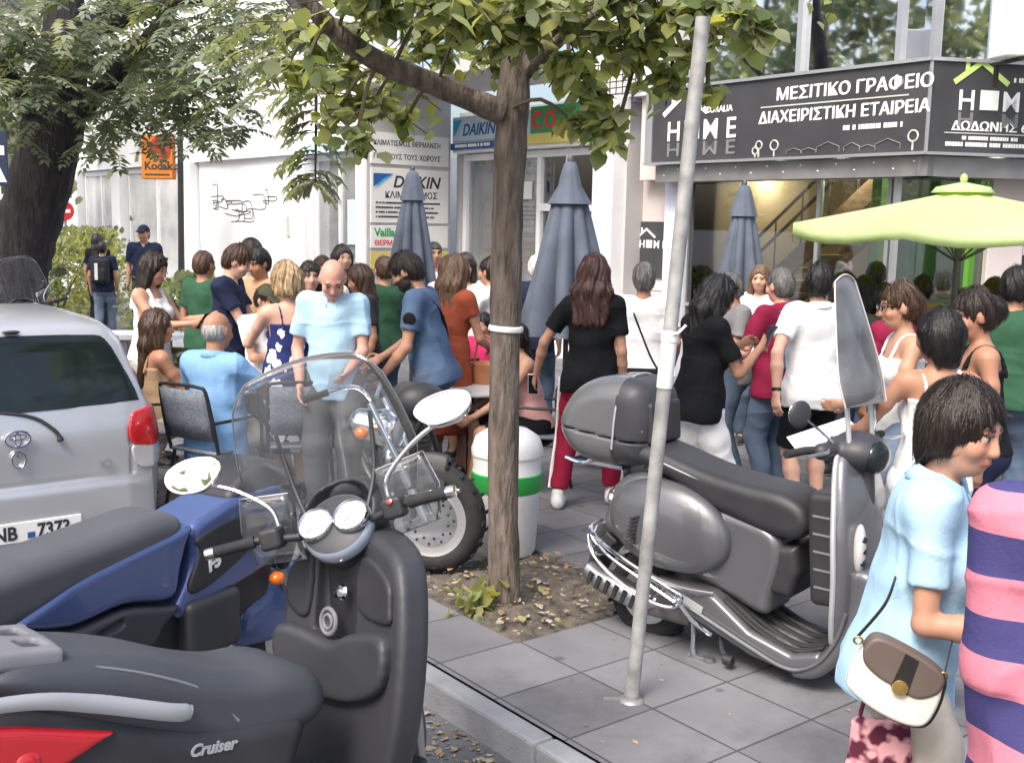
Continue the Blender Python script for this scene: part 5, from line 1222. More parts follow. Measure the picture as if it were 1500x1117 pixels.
        if kind in ('polo', 'shirt', 'uniform'):
            mb = MB(); r1, r2 = [], []
            for i in range(17):
                a = -math.pi * .90 + 2 * math.pi * .90 * i / 16 - math.pi / 2; cx, cy = math.cos(a), math.sin(a)
                rr = .066 * s; q = neckb + Rl @ np.array([cx * rr * 1.02, cy * rr * .98 - .004, .030 + (-.030 * max(cy, 0)) + .012 * max(-cy, 0)]) * 1.0 if False else neckb + Rl @ (np.array([cx * .068, cy * .066 - .004, .044 - .03 * max(cy, 0) + .012 * max(-cy, 0)]) * s)
                q2 = neckb + Rl @ (np.array([cx * .096, cy * .092 - .004 + .012 * max(cy, 0), .012 - .055 * max(cy, 0)]) * s); r1.append(q); r2.append(q2)
            n_ = len(r1); mb.add(r1 + r2, [(i, i + 1, n_ + i + 1, n_ + i) for i in range(n_ - 1)]); c_ = mb.build('collar', SH[tc], o, 180); q = c_.modifiers.new('thick', 'SOLIDIFY'); q.thickness = .006 * s; q.offset = 0
    # ---- trousers, shorts, skirt
    kind2, bc = bot
    if kind2:
        g = Sdf(lo, hi, res2); GRb = .005
        for p, k in [T[0]] + T[-2:]: g.add(p, k * s, grow=GRb * s)
        g.inter(half(up(0, 0, .06), Rl @ np.array([0, 0, 1.0])), .01)
        if kind2 == 'skirt':
            if sit is None: g.add(econe(up(0, 0, .0), np.array([0, 0, .46 * s]), np.array([1.0, 0, 0]), (.17 * s, .13 * s), (.20 * s, .16 * s)), .05 * s, cut=[half((0, 0, .46 * s), (0, 0, -1.0))])
        else:
            for hj, k_, a_ in ((hR, kR, aR), (hL, kL, aL)):
                lw = 1.10 if kind2 != 'leggings' else 1.0
                if kind2 == 'shorts':
                    n = (k_ - hj) / np.linalg.norm(k_ - hj); e_ = hj + (k_ - hj) * .93; g.add(cap(hj, k_, .100 * s, .085 * s), .05 * s, cut=[half(e_, n)])
                else:
                    g.add(cap(hj, hj + (k_ - hj) * .5, .094 * s * lw, .084 * s * lw), .045 * s); g.add(cap(hj + (k_ - hj) * .5, k_, .084 * s * lw, .074 * s * lw), .03 * s)
                    e_ = a_ + (k_ - a_) * (.05 if kind2 != 'leggings' else .12); n = (a_ - k_) / np.linalg.norm(a_ - k_)
                    g.add(cap(k_, a_ + n * .1 * s, .074 * s * lw, (.062 if kind2 == 'trousers' else .056) * s * lw), .03 * s, cut=[half(e_, n)])
        g.warp(wr_(.0034))
        ob = g.mesh({'trousers': 'trousers', 'jeans': 'jeans', 'shorts': 'shorts', 'skirt': 'skirt', 'leggings': 'track_trousers'}[kind2], SH[bc], o)
        if kind2 == 'leggings':
            mb = MB()
            for sg, hj, k_, a_ in ((1, hR, kR, aR), (-1, hL, kL, aL)):
                sx = np.array([sg, .0, 0]); pp = [hj + sx * .112 * s, hj + (k_ - hj) * .5 + sx * .096 * s, k_ + sx * .079 * s, k_ + (a_ - k_) * .5 + sx * .073 * s, a_ + (k_ - a_) * .12 + sx * .066 * s]
                mb.tube(smooth_pts(pp, 5, False), .014 * s, 6)
            mb.build('side_stripe', SH['white'], o)['kind'] = 'stuff'
    # ---- shoes
    for sg, a_, k_ in ((1, aR, kR), (-1, aL, kL)):
        dr = np.array([sg * .12, 1.0, 0]); dr /= np.linalg.norm(dr); f0 = np.array([a_[0], a_[1], a_[2] - ank])
        g = Sdf(f0 - .22 * s, f0 + np.array([.22, .32, .16]) * s, max(.006, res * .7)); sd_ = np.array([dr[1], -dr[0], 0])
        g.add(econe(f0 - dr * .045 * s + np.array([0, 0, .045 * s]), f0 + dr * .10 * s + np.array([0, 0, .040 * s]), sd_, (.040 * s, .048 * s), (.046 * s, .038 * s)), .02)
        g.add(econe(f0 + dr * .09 * s + np.array([0, 0, .036 * s]), f0 + dr * .165 * s + np.array([0, 0, .028 * s]), sd_, (.046 * s, .036 * s), (.036 * s, .026 * s)), .03); g.add(cap(f0 + np.array([0, 0, .05 * s]), f0 + np.array([0, -.01, .105]) * s, .044 * s, .042 * s), .03)
        g.inter(lambda x, y_, z_: f0[2] + .002 - z_)
        zs = f0[2] + .022 * s
        g.mesh('shoe', [MATS['shoe_white' if shoes == 'white' else 'shoe_dark'], MATS['shoe_sole']], o, color=None, index=lambda C: (C[:, 2] < zs).astype(int))
    # ---- hair
    hm = 'hair_' + hc
    def hair_mesh(name='hair', extra=(), shell=(.084, .104, .104), cz=.030, cutz=-.005, front=.058, amp=.0022, sides=None, thick_back=True, r_=None, freq=70):
        allb = [hd(0, 0, 0)] + [A3(e_[0]) for e_ in extra] + [A3(e_[1]) for e_ in extra]; l_ = np.min(allb, 0) - .22 * s; h_ = np.max(allb, 0) + .22 * s
        g = Sdf(l_, h_, max(.0055, res * .75)); g.add(ell(hd(0, -.022, cz), tuple(np.array(shell) * s), Rh), 0)
        if thick_back: g.add(ell(hd(0, -.060, -.02), (.072 * s, .062 * s, .085 * s), Rh), .04 * s)
        # clear the face and below the hairline
        g.sub(ell(hd(0, front + .062, -.042), (.066 * s, .075 * s, .115 * s), Rh), .012 * s)
        g.inter(half(hd(0, -.05, cutz - .085), Rh @ np.array([0, -.25, -1.0])), .01)
        for sx in (-1, 1): g.sub(ell(hd(sx * .088, .020, -.045), (.030 * s, .036 * s, .052 * s), Rh), .012 * s)
        for e_ in extra: g.add(e_[2], .035 * s)
        if extra:
            g.sub(ell(hd(0, front + .062, -.042), (.062 * s, .075 * s, .115 * s), Rh), .010 * s)
        def strands(x, y_, z_):
            ax, ay, az = (x - hc0[0]), (y_ - hc0[1]), (z_ - hc0[2]); t = np.arctan2(ax, -ay + .03)
            return (amp * s) * (np.sin(t * 15 + 3.2 * np.sin(az * 11 + ph[0]) + ph[1]) + .7 * np.sin(t * 31 + 4 * np.sin(az * 17 + ph[2])) + .5 * np.sin(az * freq + 9 * t + ph[3]))
        g.warp(strands); hob = g.mesh(name, MATS[hm], o); flyaway(hob); return hob
    def flyaway(hob):
        """loose strands lying along and just off the hair"""
        if d > 9.5: return
        me = hob.data; nv = len(me.vertices); co = np.empty(nv * 3, np.float32); me.vertices.foreach_get('co', co); co = co.reshape(-1, 3); no = np.empty(nv * 3, np.float32); me.vertices.foreach_get('normal', no); no = no.reshape(-1, 3)
        N = int(2600 if d < 5.5 else 1100); ix = rng.integers(0, nv, N); p = co[ix]; n_ = no[ix]; crown = hd(0, -.03, .14)
        f = p - crown; f[:, 2] -= .10 * s; t = f - n_ * (f * n_).sum(1, keepdims=True); t /= np.linalg.norm(t, axis=1, keepdims=True) + 1e-6
        b_ = np.cross(t, n_); ln = rng.uniform(.03, .085, N)[:, None] * s; wdt = (rng.uniform(.0008, .0022, N) * (1 if d < 5.5 else 1.6))[:, None] * s; of = rng.uniform(.0005, .005, N)[:, None] * s; tw_ = rng.normal(0, .25, N)[:, None]
        rows = []
        for q, (u_, lift, wk) in enumerate(((-.5, -.002, .5), (0, 0, 1), (.5, .0, .25))): 
            c = p + (t + b_ * tw_ * u_) * ln * u_ + n_ * (of + lift); rows += [c + b_ * wdt * wk, c - b_ * wdt * wk]
        V_ = np.stack(rows, 1).reshape(-1, 3); F_ = []
        m2 = bpy.data.meshes.new('loose_strands'); base = np.arange(N)[:, None] * 6; qd = np.concatenate([base + np.array([0, 1, 3, 2]), base + np.array([2, 3, 5, 4])], 1).reshape(-1, 4)
        m2.vertices.add(len(V_)); m2.vertices.foreach_set('co', V_.astype(np.float32).ravel()); m2.loops.add(qd.size); m2.loops.foreach_set('vertex_index', qd.ravel().astype(np.int32)); m2.polygons.add(len(qd)); m2.polygons.foreach_set('loop_start', np.arange(0, qd.size, 4, dtype=np.int32)); m2.update(calc_edges=True)
        ob = link_mesh('loose_strands', m2, MATS[hm], hob, 180); ob['kind'] = 'stuff'
    E_ = lambda a, b, xr, r1, r2: (a, b, econe(a, b, Rh @ np.array([1.0, 0, 0]), r1, r2))
    dn = np.array([0, 0, -1.0])
    if hair == 'short': hair_mesh(amp=.0030)
    elif hair == 'thin': hair_mesh(shell=(.081, .100, .098), amp=.002)
    elif hair == 'bald':
        g = Sdf(hd(0, 0, 0) - .2, hd(0, 0, 0) + .2, max(.0055, res * .75)); g.add(ell(hd(0, -.030, .0), (.0815 * s, .090 * s, .080 * s), Rh), 0); g.sub(ell(hd(0, .085, .0), (.10 * s, .095 * s, .14 * s), Rh), .01); g.inter(half(hd(0, 0, .052), Rh @ np.array([0, .3, 1.0])), .02); g.inter(half(hd(0, 0, -.075), Rh @ np.array([0, 0, -1.0])), .01)
        for sx in (-1, 1): g.sub(ell(hd(sx * .085, .005, -.02), (.026 * s, .032 * s, .044 * s), Rh), .01)
        g.mesh('hair', MATS[hm], o)
    elif hair == 'cap':
        hair_mesh(shell=(.080, .098, .096), amp=.002); g = Sdf(hd(0, .05, 0) - .24, hd(0, .05, 0) + .24, max(.006, res * .8)); g.add(ell(hd(0, -.015, .035), (.088 * s, .106 * s, .098 * s), Rh), 0); g.inter(half(hd(0, 0, .045), Rh @ np.array([0, .15, -1.0])), .006)
        g.add(econe(hd(0, .07, .045), hd(0, .145, .030), Rh @ np.array([1.0, 0, 0]), (.078 * s, .012 * s), (.060 * s, .010 * s)), .02); g.mesh('cap', SH[extras.get('cap', 'navy') if extras else 'navy'], o)
    elif hair == 'bob':
        ex = [E_(hd(sx * .070, -.03, .03), hd(sx * .074, -.030, -.055), 0, (.024 * s, .058 * s), (.018 * s, .036 * s)) for sx in (-1, 1)] + [E_(hd(0, -.06, .0), hd(0, -.075, -.10), 0, (.082 * s, .045 * s), (.066 * s, .028 * s))]
        hair_mesh(shell=(.092, .112, .110), cutz=-.06, extra=ex, amp=.0014, front=.052)
    elif hair in ('long', 'longwide', 'verylong'):
        ln = {'long': .30, 'longwide': .34, 'verylong': .42}[hair]; wd = {'long': .085, 'longwide': .135, 'verylong': .10}[hair]
        b0 = hd(0, -.055, .0); b1 = hd(0, -.085, -.12) * 1.0; b2 = b1 + np.array([0, -.02, 0]) * s + dn * (ln - .14) * s + Rl @ np.array([0, -.02, 0]) * s
        ex = [E_(b0, b1, 0, (.088 * s, .062 * s), (wd * s, .055 * s)), E_(b1, b2, 0, (wd * s, .055 * s), (wd * .8 * s, .030 * s))]
        for sx in (-1, 1): ex.append(E_(hd(sx * .070, -.015, .02), hd(sx * .080, -.010, -.13) , 0, (.026 * s, .058 * s), (.034 * s, .040 * s)))
        hair_mesh(shell=(.090, .110, .108), cutz=-.02, extra=ex, amp=.0032 if hair != 'longwide' else .0042, freq=40)
    elif hair == 'curlyshort':
        ex = [E_(hd(sx * .060, -.03, .03), hd(sx * .070, -.035, -.06), 0, (.040 * s, .065 * s), (.034 * s, .055 * s)) for sx in (-1, 1)] + [E_(hd(0, -.06, .02), hd(0, -.075, -.07), 0, (.085 * s, .058 * s), (.075 * s, .048 * s))]
        hair_mesh(shell=(.094, .114, .114), extra=ex, amp=.0050, freq=85)
    elif hair == 'shoulder':
        ex = [E_(hd(sx * .070, -.02, .03), hd(sx * .088, -.015, -.17), 0, (.030 * s, .062 * s), (.034 * s, .050 * s)) for sx in (-1, 1)] + [E_(hd(0, -.06, .0), hd(0, -.085, -.19), 0, (.088 * s, .055 * s), (.085 * s, .040 * s))]
        hair_mesh(shell=(.092, .112, .110), extra=ex, amp=.0035, freq=55)
    elif hair == 'bun':
        c_ = hd(0, -.125, .005); hair_mesh(extra=[(c_, c_, ell(c_, (.062 * s, .055 * s, .060 * s)))], amp=.0032, freq=60)
    elif hair == 'tail':
        c_ = hd(0, -.115, .01); e2 = c_ + np.array([0, -.05, -.20]) * s; hair_mesh(extra=[E_(c_, e2, 0, (.036 * s, .036 * s), (.022 * s, .020 * s))], amp=.0040)
    if beard:
        g = Sdf(hd(0, .04, -.07) - .16, hd(0, .04, -.07) + .16, max(.0055, res * .75)); g.add(ell(hd(0, .020, -.066), (.066 * s, .072 * s, .066 * s), Rh), 0); g.sub(ell(hd(0, .06, .015), (.10 * s, .10 * s, .062 * s), Rh), .012); g.sub(ell(hd(0, .102, -.062), (.022 * s, .02 * s, .009 * s), Rh), .004); g.inter(half(hd(0, -.02, 0), Rh @ np.array([0, -1.0, 0])), .01)
        g.mesh('beard', MATS[hm], o)
    if glasses:
        mb = MB(); zg, yg = (.008, .098) if glasses == 'face' else (.100, .060)
        for sx in (-1, 1): mb.ell(Vector(hd(sx * .034, yg, zg)), (.027 * s, .004 * s, .018 * s), Matrix(Rh.tolist()), 14, 8); mb.tube([Vector(hd(sx * .060, yg - .008, zg + .004)), Vector(hd(sx * .082, yg - .10, zg - .004 if glasses == 'face' else zg - .05))], .0035 * s, 5)
        mb.tube([Vector(hd(-.012, yg + .004, zg + .003)), Vector(hd(.012, yg + .004, zg + .003))], .003 * s, 5); mb.build('sunglasses' if glasses != 'face' else 'glasses', MATS['lens_dark'], o)
    W = Matrix.Translation(B) @ Matrix.Rotation(R(heading - 90), 4, 'Z')
    return dict(o=o, B=B, W=W, up=up, hd=hd, wR=wR, wL=wL, eR=eR, eL=eL, shR=shR, shL=shL, s=s, pel=pel, neck=neckb, kR=kR, kL=kL, Rl=Rl, Rh=Rh, aR=aR, aL=aL)
def hand_pt(P, sg, k=.10):
    e, w_ = (P['eR'], P['wR']) if sg > 0 else (P['eL'], P['wL']); n = (w_ - e) / np.linalg.norm(w_ - e)
    return w_ + n * k * P['s'], n
def held_phone(P, sg, label, m='phone_black', tilt=55):
    c, n = hand_pt(P, sg, .115); Wc = P['W'] @ Vector(c)
    hz = P['o'].rotation_euler.z
    o = empty('phone', Wc + Vector((0, 0, .014)), hz, label, 'phone'); rt = Matrix.Rotation(R(tilt), 3, 'X')
    mb = MB(); mb.box((0, 0, 0), (.073, .148, .009), rt); mb.build('case', MATS[m], o, bevel=.003)
    mb = MB(); mb.box(rt @ Vector((0, 0, .0052)), (.066, .138, .001), rt); mb.build('screen', MATS['lens_dark'], o, None)
def strap_line(mb, P, pts, r=.012, flat=.35, n=6):
    mb.tube([P['W'] @ Vector(q) for q in smooth_pts(pts, 5, False)], r, n, flat=flat)
def watch(P, sg):
    e, w_ = (P['eR'], P['wR']) if sg > 0 else (P['eL'], P['wL']); n = (w_ - e) / np.linalg.norm(w_ - e); mb = MB(); c = w_ - n * .02
    mb.lathe([(.028, -.011), (.031, -.009), (.031, .009), (.028, .011)], 18, c, n); mb.build('wrist_watch', MATS['phone_black'], P['o'])
def crowd():
    # ---------------- back left
    P = person(150, 17.5, 95, 'walker in jeans and dark top with a dark backpack, far back at left', h=1.52, hair='short', hc='black', top=('tee', 'navy'), bot=('jeans', 'denimpale'), rf=(.08, .14, 0), lf=(-.08, -.14, 0))
    backpack(P, 'dark backpack with a pale strip worn by the far left walker', 'charcoal', True)
    person(143, 18.4, 90, 'dark haired walker mostly hidden behind the backpack walker', h=1.62, sex='f', hair='long', hc='black', top=('tee', 'black'), bot=('trousers', 'black'))
    person(211, 17.0, -85, 'man in dark uniform and peaked cap standing before the white shop', h=1.79, hair='cap', hc='dark', top=('uniform', 'navy'), bot=('trousers', 'navy'), extras={'cap': 'navy'}, hy=10, wide=1.05)
    P = person(217, 8.5, -12, 'woman in a white tank top with sunglasses on her dark hair, holding a phone', h=1.66, sex='f', skin='mid', hair='shoulder', hc='dark', top=('tank', 'white'), bot=('trousers', 'cream'), hp=16, rh=(-.02, .42, -.20), lh=(.0, .42, -.17), lpole=(.3, -.5, -1), rpole=(.3, -.5, -1), glasses='top')
    held_phone(P, 1, 'dark phone in the hand of the woman in the white tank top')
    person(224, 7.66, 35, 'seated woman with long brown hair and bare shoulders behind the silver car', h=1.66, sex='f', skin='tan', hair='verylong', hc='brown', top=('strap', 'tan'), bot=('shorts', 'sand'), sit=.52, hy=18, rf=(.12, .52, 0), lf=(-.12, .50, 0), rh=(-.02, .38, -.30), lh=(.0, .38, -.32), pos=(-2.50, 7.62, 0))
    person(310, 7.05, 64, 'seated grey haired man in a bright blue shirt seen from behind', h=1.74, skin='tan', hair='bald', hc='grey', top=('shirt', 'sky'), bot=('trousers', 'sand'), sit=.53, wide=1.16, belly=.5, rf=(.15, .50, 0), lf=(-.15, .50, 0), lh=(.12, .34, -.34), rh=(.10, .40, -.36), hp=4, pos=(-1.93, 7.05, 0))
    P = person(330, 8.7, 0, 'man in a navy tee shirt looking down at a phone in profile', h=1.74, skin='fair', hair='short', hc='brown', top=('tee', 'navy'), bot=('trousers', 'charcoal'), hp=24, lean=3, wide=1.08, rh=(-.06, .38, -.20), lh=(-.06, .36, -.22), rpole=(.2, -.5, -1), lpole=(.2, -.5, -1))
    held_phone(P, 1, 'phone held by the man in the navy tee shirt')
    person(297, 9.7, 60, 'person in a green tee shirt partly hidden behind the navy tee shirt', h=1.64, skin='tan', hair='short', hc='brown', top=('tee', 'green'))
    person(381, 9.3, -130, 'dark haired man in a brown top facing the crowd behind the boy in white', h=1.69, skin='tan', hair='short', hc='black', top=('tee', 'tan'), hp=14, hy=-10)
    person(366, 10.8, 170, 'man looking left behind the brown shirted man', h=1.74, skin='tan', hair='short', hc='dark', top=('tee', 'cream'))
    P = person(383, 7.95, -35, 'boy in a white shirt and olive cap looking down beside the flowered dress', h=1.47, skin='mid', hair='cap', hc='dark', top=('tee', 'white'), bot=('shorts', 'khaki'), extras={'cap': 'olive'}, hp=20, rh=(-.04, .34, -.24), lh=(-.02, .34, -.26), rpole=(.2, -.5, -1), lpole=(.2, -.5, -1))
    person(420, 7.35, 118, 'woman with curly blond hair in a navy dress with large white flowers', h=1.64, sex='f', skin='fair', hair='curlyshort', hc='blond', top=('dressstrap', 'floral'), bot=(None, None), hp=8, hy=-25, wide=1.06, rh=(.06, .28, -.34), lh=(.02, .40, -.22))
    P = person(485, 7.1, -84, 'bald man in a pale blue polo shirt and grey trousers looking down', h=1.73, skin='pink', hair='bald', hc='grey', top=('polo', 'paleblue'), bot=('trousers', 'greytrouser'), hp=36, hy=-6, lean=4, belly=.3, wide=.90, lh=(-.06, .26, -.38), lpole=(.4, -.8, -.3), rh=(.03, .08, -.50), rpole=(.4, -.8, -.2))
    mb = MB(); mb.tube([(-.03, .30, 0), (.03, -.0, 0)], .001, 4)
    person(470, 9.4, -100, 'brown haired person behind the bald man', h=1.62, skin='fair', hair='short', hc='brown', top=('tee', 'cream'))
    person(499, 10.4, -60, 'dark haired woman looking right behind the bald man', h=1.70, sex='f', skin='fair', hair='long', hc='dark', top=('tee', 'black'))
    person(531, 8.9, 200, 'brown haired woman turned left between the bald man and bearded man', h=1.58, sex='f', skin='tan', hair='shoulder', hc='brown', top=('tee', 'charcoal'), hp=15)
    P = person(634, 7.45, 172, 'bearded man in a blue tee shirt bending over to the left', h=1.76, skin='mid', hair='short', hc='dark', top=('tee', 'teeblue'), bot=('jeans', 'denimblue'), lean=13, hp=18, beard=True, lh=(.02, .20, -.47), rh=(.0, .30, -.40))
    s_ = MB(); up = P['up']; strap_line(s_, P, [up(.13, .09, .08), up(.02, .125, .33), up(-.10, .06, .49), up(-.10, -.06, .49), up(.02, -.125, .33), up(.14, -.09, .06)], .022, .3); o = s_.build('sling_strap', SH['navy'], None, label='dark sling strap across the back of the bearded man', cat='strap')
    mb = MB(); c = Vector(P['shL'] + (P['eL'] - P['shL']) * .35) + Vector((-.065, 0, 0)); mb.ell(c, (.012, .045, .045), None, 14, 10); mb.build('sleeve_mark', SH['black'], P['o'])
    P = person(654, 8.05, 62, 'woman with long light brown hair in an orange dress leaning to the right', h=1.70, sex='f', skin='mid', hair='verylong', hc='lightbrown', top=('dress', 'orange'), bot=(None, None), lean=6, hp=16, lh=(.16, .10, -.42), rh=(.0, .30, -.36))
    hanging_bag(P['W'] @ Vector((.24, .14, .80)), P, 'brown shoulder bag beside the orange dress', 'leather_tan', .26, .24)
    person(633, 12.0, -70, 'dark haired man far back above the orange dress', h=1.71, skin='mid', hair='short', hc='black', top=('tee', 'white'))
    person(655, 10.3, -80, 'woman in white with brown hair facing the camera behind the orange dress', h=1.62, sex='f', skin='fair', hair='shoulder', hc='brown', top=('tee', 'white'), hy=10)
    person(679, 9.9, -95, 'woman with long dark hair in white tee shirt facing the camera', h=1.66, sex='f', skin='fair', hair='long', hc='dark', top=('tee', 'white'), rh=(.0, .25, -.3))
    person(716, 9.4, 150, 'person in a white shirt just left of the slim trunk', h=1.64, skin='mid', hair='short', hc='dark', top=('shirt', 'white'), lh=(.2, .3, -.25))
    person(706, 9.05, -120, 'seated child in a magenta top behind the slim trunk', h=1.38, skin='mid', hair='short', hc='black', top=('tee', 'magenta'), bot=('shorts', 'black'), sit=.55, rf=(.1, .4, 0.02), lf=(-.1, .4, .02), pos=(-.24, 9.05, 0))
    person(781, 7.75, 192, 'seated young woman with bare arms leaning left, right of the slim trunk', h=1.64, sex='f', skin='mid', hair='tail', hc='black', top=('strap', 'pinkpale'), bot=('shorts', 'black'), sit=.52, lean=14, hp=10, rf=(.1, .45, 0), lf=(-.1, .48, 0), rh=(.0, .36, -.36), lh=(.0, .38, -.36), pos=(.16, 7.75, 0))
    person(783, 10.3, 80, 'white haired person in a dark jacket half hidden by the large closed parasol', h=1.64, skin='fair', hair='short', hc='white', top=('shirt', 'navy'))
    # ---------------- centre
    P = person(866, 7.3, 78, 'woman with long wavy dark hair in black tee shirt and red track trousers', h=1.74, sex='f', skin='mid', hair='longwide', hc='auburn', top=('tee', 'black'), bot=('leggings', 'trackred'), shoes='white', wide=1.0, lf=(-.20, .02, 0), rf=(.14, .24, 0), lh=(.22, .10, -.46), hp=8, lpole=(.6, -.6, -.2))
    held_phone(P, -1, 'phone in the lowered hand of the woman in red track trousers', 'phone_white', 100)
    P = person(940, 8.3, 84, 'man in white tee shirt seen from behind, black bag on long strap', h=1.66, skin='tan', hair='short', hc='salt', top=('tee', 'white'), bot=('trousers', 'charcoal'), rh=(.06, .12, -.46), wide=1.05)
    up = P['up']; mb = MB(); strap_line(mb, P, [up(-.13, .07, .45), up(-.12, -.04, .51), up(-.06, -.125, .38), up(.06, -.14, .10), up(.13, -.15, -.02)], .013, .4); bo = empty('cross_body_bag', (0, 0, 0), 0, 'black cross body bag hanging behind the man in the white tee shirt', 'bag'); mb.build('strap', SH['black'], bo)
    g = Sdf(np.array(up(.05, -.17, -.10)) - .2, np.array(up(.05, -.17, -.10)) + .2, .008); g.add(rbox(up(.03, -.175, -.11), (.15, .045, .10), .03), 0); ob = g.mesh('pouch', SH['black'], bo); ob.matrix_world = P['W']
    P = person(1027, 6.6, 22, 'woman in black polo shirt, sunglasses on black hair, looking at a phone', h=1.66, sex='f', skin='tan', hair='long', hc='black', top=('polo', 'black'), bot=('trousers', 'white'), hp=22, lean=5, glasses='top', rh=(-.02, .30, -.12), rpole=(.3, .1, -1), lh=(-.02, .32, -.14), lpole=(.3, -.2, -1), wide=1.06)
    held_phone(P, 1, 'phone held up by the woman in the black polo shirt')
    P = person(1072, 8.3, 188, 'man in glasses and a grey tee shirt behind the woman in the black polo shirt', h=1.60, skin='tan', hair='short', hc='salt', top=('tee', 'grey'), glasses='face', hp=18, rh=(.0, .30, -.20), lh=(.0, .3, -.2))
    person(1109, 9.8, -110, 'woman with long light brown hair far back, left of the maroon shirt', h=1.60, sex='f', skin='fair', hair='long', hc='lightbrown', top=('tee', 'white'))
    P = person(1142, 7.7, 122, 'man with cropped grey hair in maroon polo shirt and jeans', h=1.66, skin='pink', hair='thin', hc='salt', top=('polo', 'maroon'), bot=('jeans', 'denimblue'), wide=1.12, hp=8, lh=(.02, .30, -.24), belly=.3)
    backpack(P, 'slim dark backpack on the man in the maroon shirt', 'denimblue', False, .8)
    P = person(1196, 7.1, 104, 'man in white shirt and black shorts, watch hand behind his hip', h=1.72, skin='fair', hair='short', hc='black', top=('shirt', 'white'), bot=('shorts', 'black'), shoes='dark', wide=1.14, hy=38, lh=(.16, -.18, -.46), lpole=(.9, -.5, 0), rh=(.06, .3, -.3))
    watch(P, -1)
    # ---------------- right
    person(1262, 9.0, 70, 'dark haired person in black behind the scooter windscreen', h=1.56, sex='f', skin='tan', hair='long', hc='black', top=('tee', 'black'))
    person(1292, 8.2, 60, 'person in a dark top with black hair left of the woman in glasses', h=1.54, skin='mid', hair='short', hc='black', top=('tee', 'charcoal'))
    person(1347, 9.4, 85, 'dark haired man under the green parasol pole', h=1.56, skin='tan', hair='short', hc='dark', top=('tee', 'tan'))
    person(1410, 8.6, 95, 'grey haired person under the green parasol', h=1.48, sex='f', skin='fair', hair='curlyshort', hc='grey', top=('tee', 'cream'))
    person(1452, 9.3, 80, 'brown haired person far right under the green parasol', h=1.55, sex='f', skin='mid', hair='shoulder', hc='brown', top=('tee', 'white'))
    P = person(1330, 5.9, 178, 'woman in glasses with tied brown hair facing left, in jeans', h=1.66, sex='f', skin='mid', hair='tail', hc='brown', top=('strap', 'white'), bot=('jeans', 'denimpale'), glasses='face', hp=6, shoes='white', rf=(.12, .18, 0), lf=(-.1, .42, 0), lean=3, lh=(.05, .34, -.3))
    P = person(1378, 4.75, 88, 'woman with a glossy black bob and bare shoulders seen from behind', h=1.60, sex='f', skin='tan', hair='bob', hc='black', top=('strap', 'white'), bot=('trousers', 'white'), hy=-20, lh=(.18, .30, -.32), rh=(.1, .3, -.3), lcurl=.9)
    c, n = hand_pt(P, -1, .12); mb = MB(); q = P['W'] @ Vector(c); mb.box((0, 0, 0), (.30, .21, .003), Matrix.Rotation(R(-20), 3, 'Y') @ Matrix.Rotation(R(14), 3, 'X')); mb.box((.02, .01, .006), (.29, .20, .002), Matrix.Rotation(R(-17), 3, 'Y') @ Matrix.Rotation(R(10), 3, 'X')); mb.build('paper_sheet', MATS['paper'], None, None, label='white papers held by the woman with the black bob', cat='papers', loc=q + Vector((-.05, 0, .02)))
    person(1447, 5.4, 168, 'woman with dark hair in a bun and black strap top, bare back', h=1.66, sex='f', skin='tan', hair='bun', hc='dark', top=('strap', 'black'), bot=('trousers', 'navy'), hp=10, hy=-14, lean=4)
    person(1482, 7.0, 70, 'man in a dark green tee shirt at the right edge', h=1.72, skin='tan', hair='short', hc='black', top=('tee', 'green'), wide=1.1)
    P = person(1362, 2.75, -22, 'woman with a dark bob in a pale blue polo shirt carrying the two tone handbag', h=1.575, sex='f', skin='mid', hair='bob', hc='dark', top=('polo', 'paleblue'), bot=('trousers', 'sand'), lean=7, hp=6, hy=26, side=0, wide=1.15, rh=(.05, .25, -.275), rpole=(.15, -.25, -1), lh=(.0, .34, -.25), res=.0055, lpole=(.2, -.6, -.8))
    handbag(P)
    P = person(1662, 2.05, 78, 'person in a pink and navy striped shirt at the right edge, back turned', h=1.72, skin='mid', hair='short', hc='dark', top=('tee', 'striped'), bot=('trousers', 'navy'), wide=1.16, belly=.35, res=.008, lh=(-.03, .06, -.525), lpole=(0, -1, 0), rh=(-.1, .3, -.2))
    person(1232, 8.6, 100, 'brown haired woman in a dark blue top behind the man in the white shirt', h=1.60, sex='f', skin='mid', hair='shoulder', hc='brown', top=('tee', 'navy'))
    person(1278, 9.6, 60, 'tall dark haired man in black far back under the edge of the green parasol', h=1.66, skin='tan', hair='short', hc='black', top=('tee', 'charcoal'))
    person(1312, 7.4, 110, 'woman with long black hair in a maroon top behind the woman in glasses', h=1.56, sex='f', skin='tan', hair='long', hc='black', top=('tee', 'maroon'))
    person(1376, 10.0, 80, 'man with grey hair far back left of the green parasol pole', h=1.60, skin='fair', hair='short', hc='salt', top=('shirt', 'grey'))
    person(1428, 7.3, 75, 'woman with long brown hair in a black top behind the hair bun', h=1.58, sex='f', skin='mid', hair='long', hc='brown', top=('tee', 'black'))
    person(1486, 9.0, 95, 'person in an orange top at the far right under the green parasol', h=1.56, sex='f', skin='fair', hair='shoulder', hc='dark', top=('tee', 'orange'))
    person(452, 8.7, -70, 'dark haired woman in white between the flowered dress and the bald man', h=1.60, sex='f', skin='fair', hair='long', hc='dark', top=('tee', 'white'))
    person(560, 9.8, 120, 'brown haired person in green far back left of the bearded man', h=1.62, skin='mid', hair='short', hc='brown', top=('tee', 'green'))
    # jeans leg seen under the grey scooter belongs to a seated guest by the door

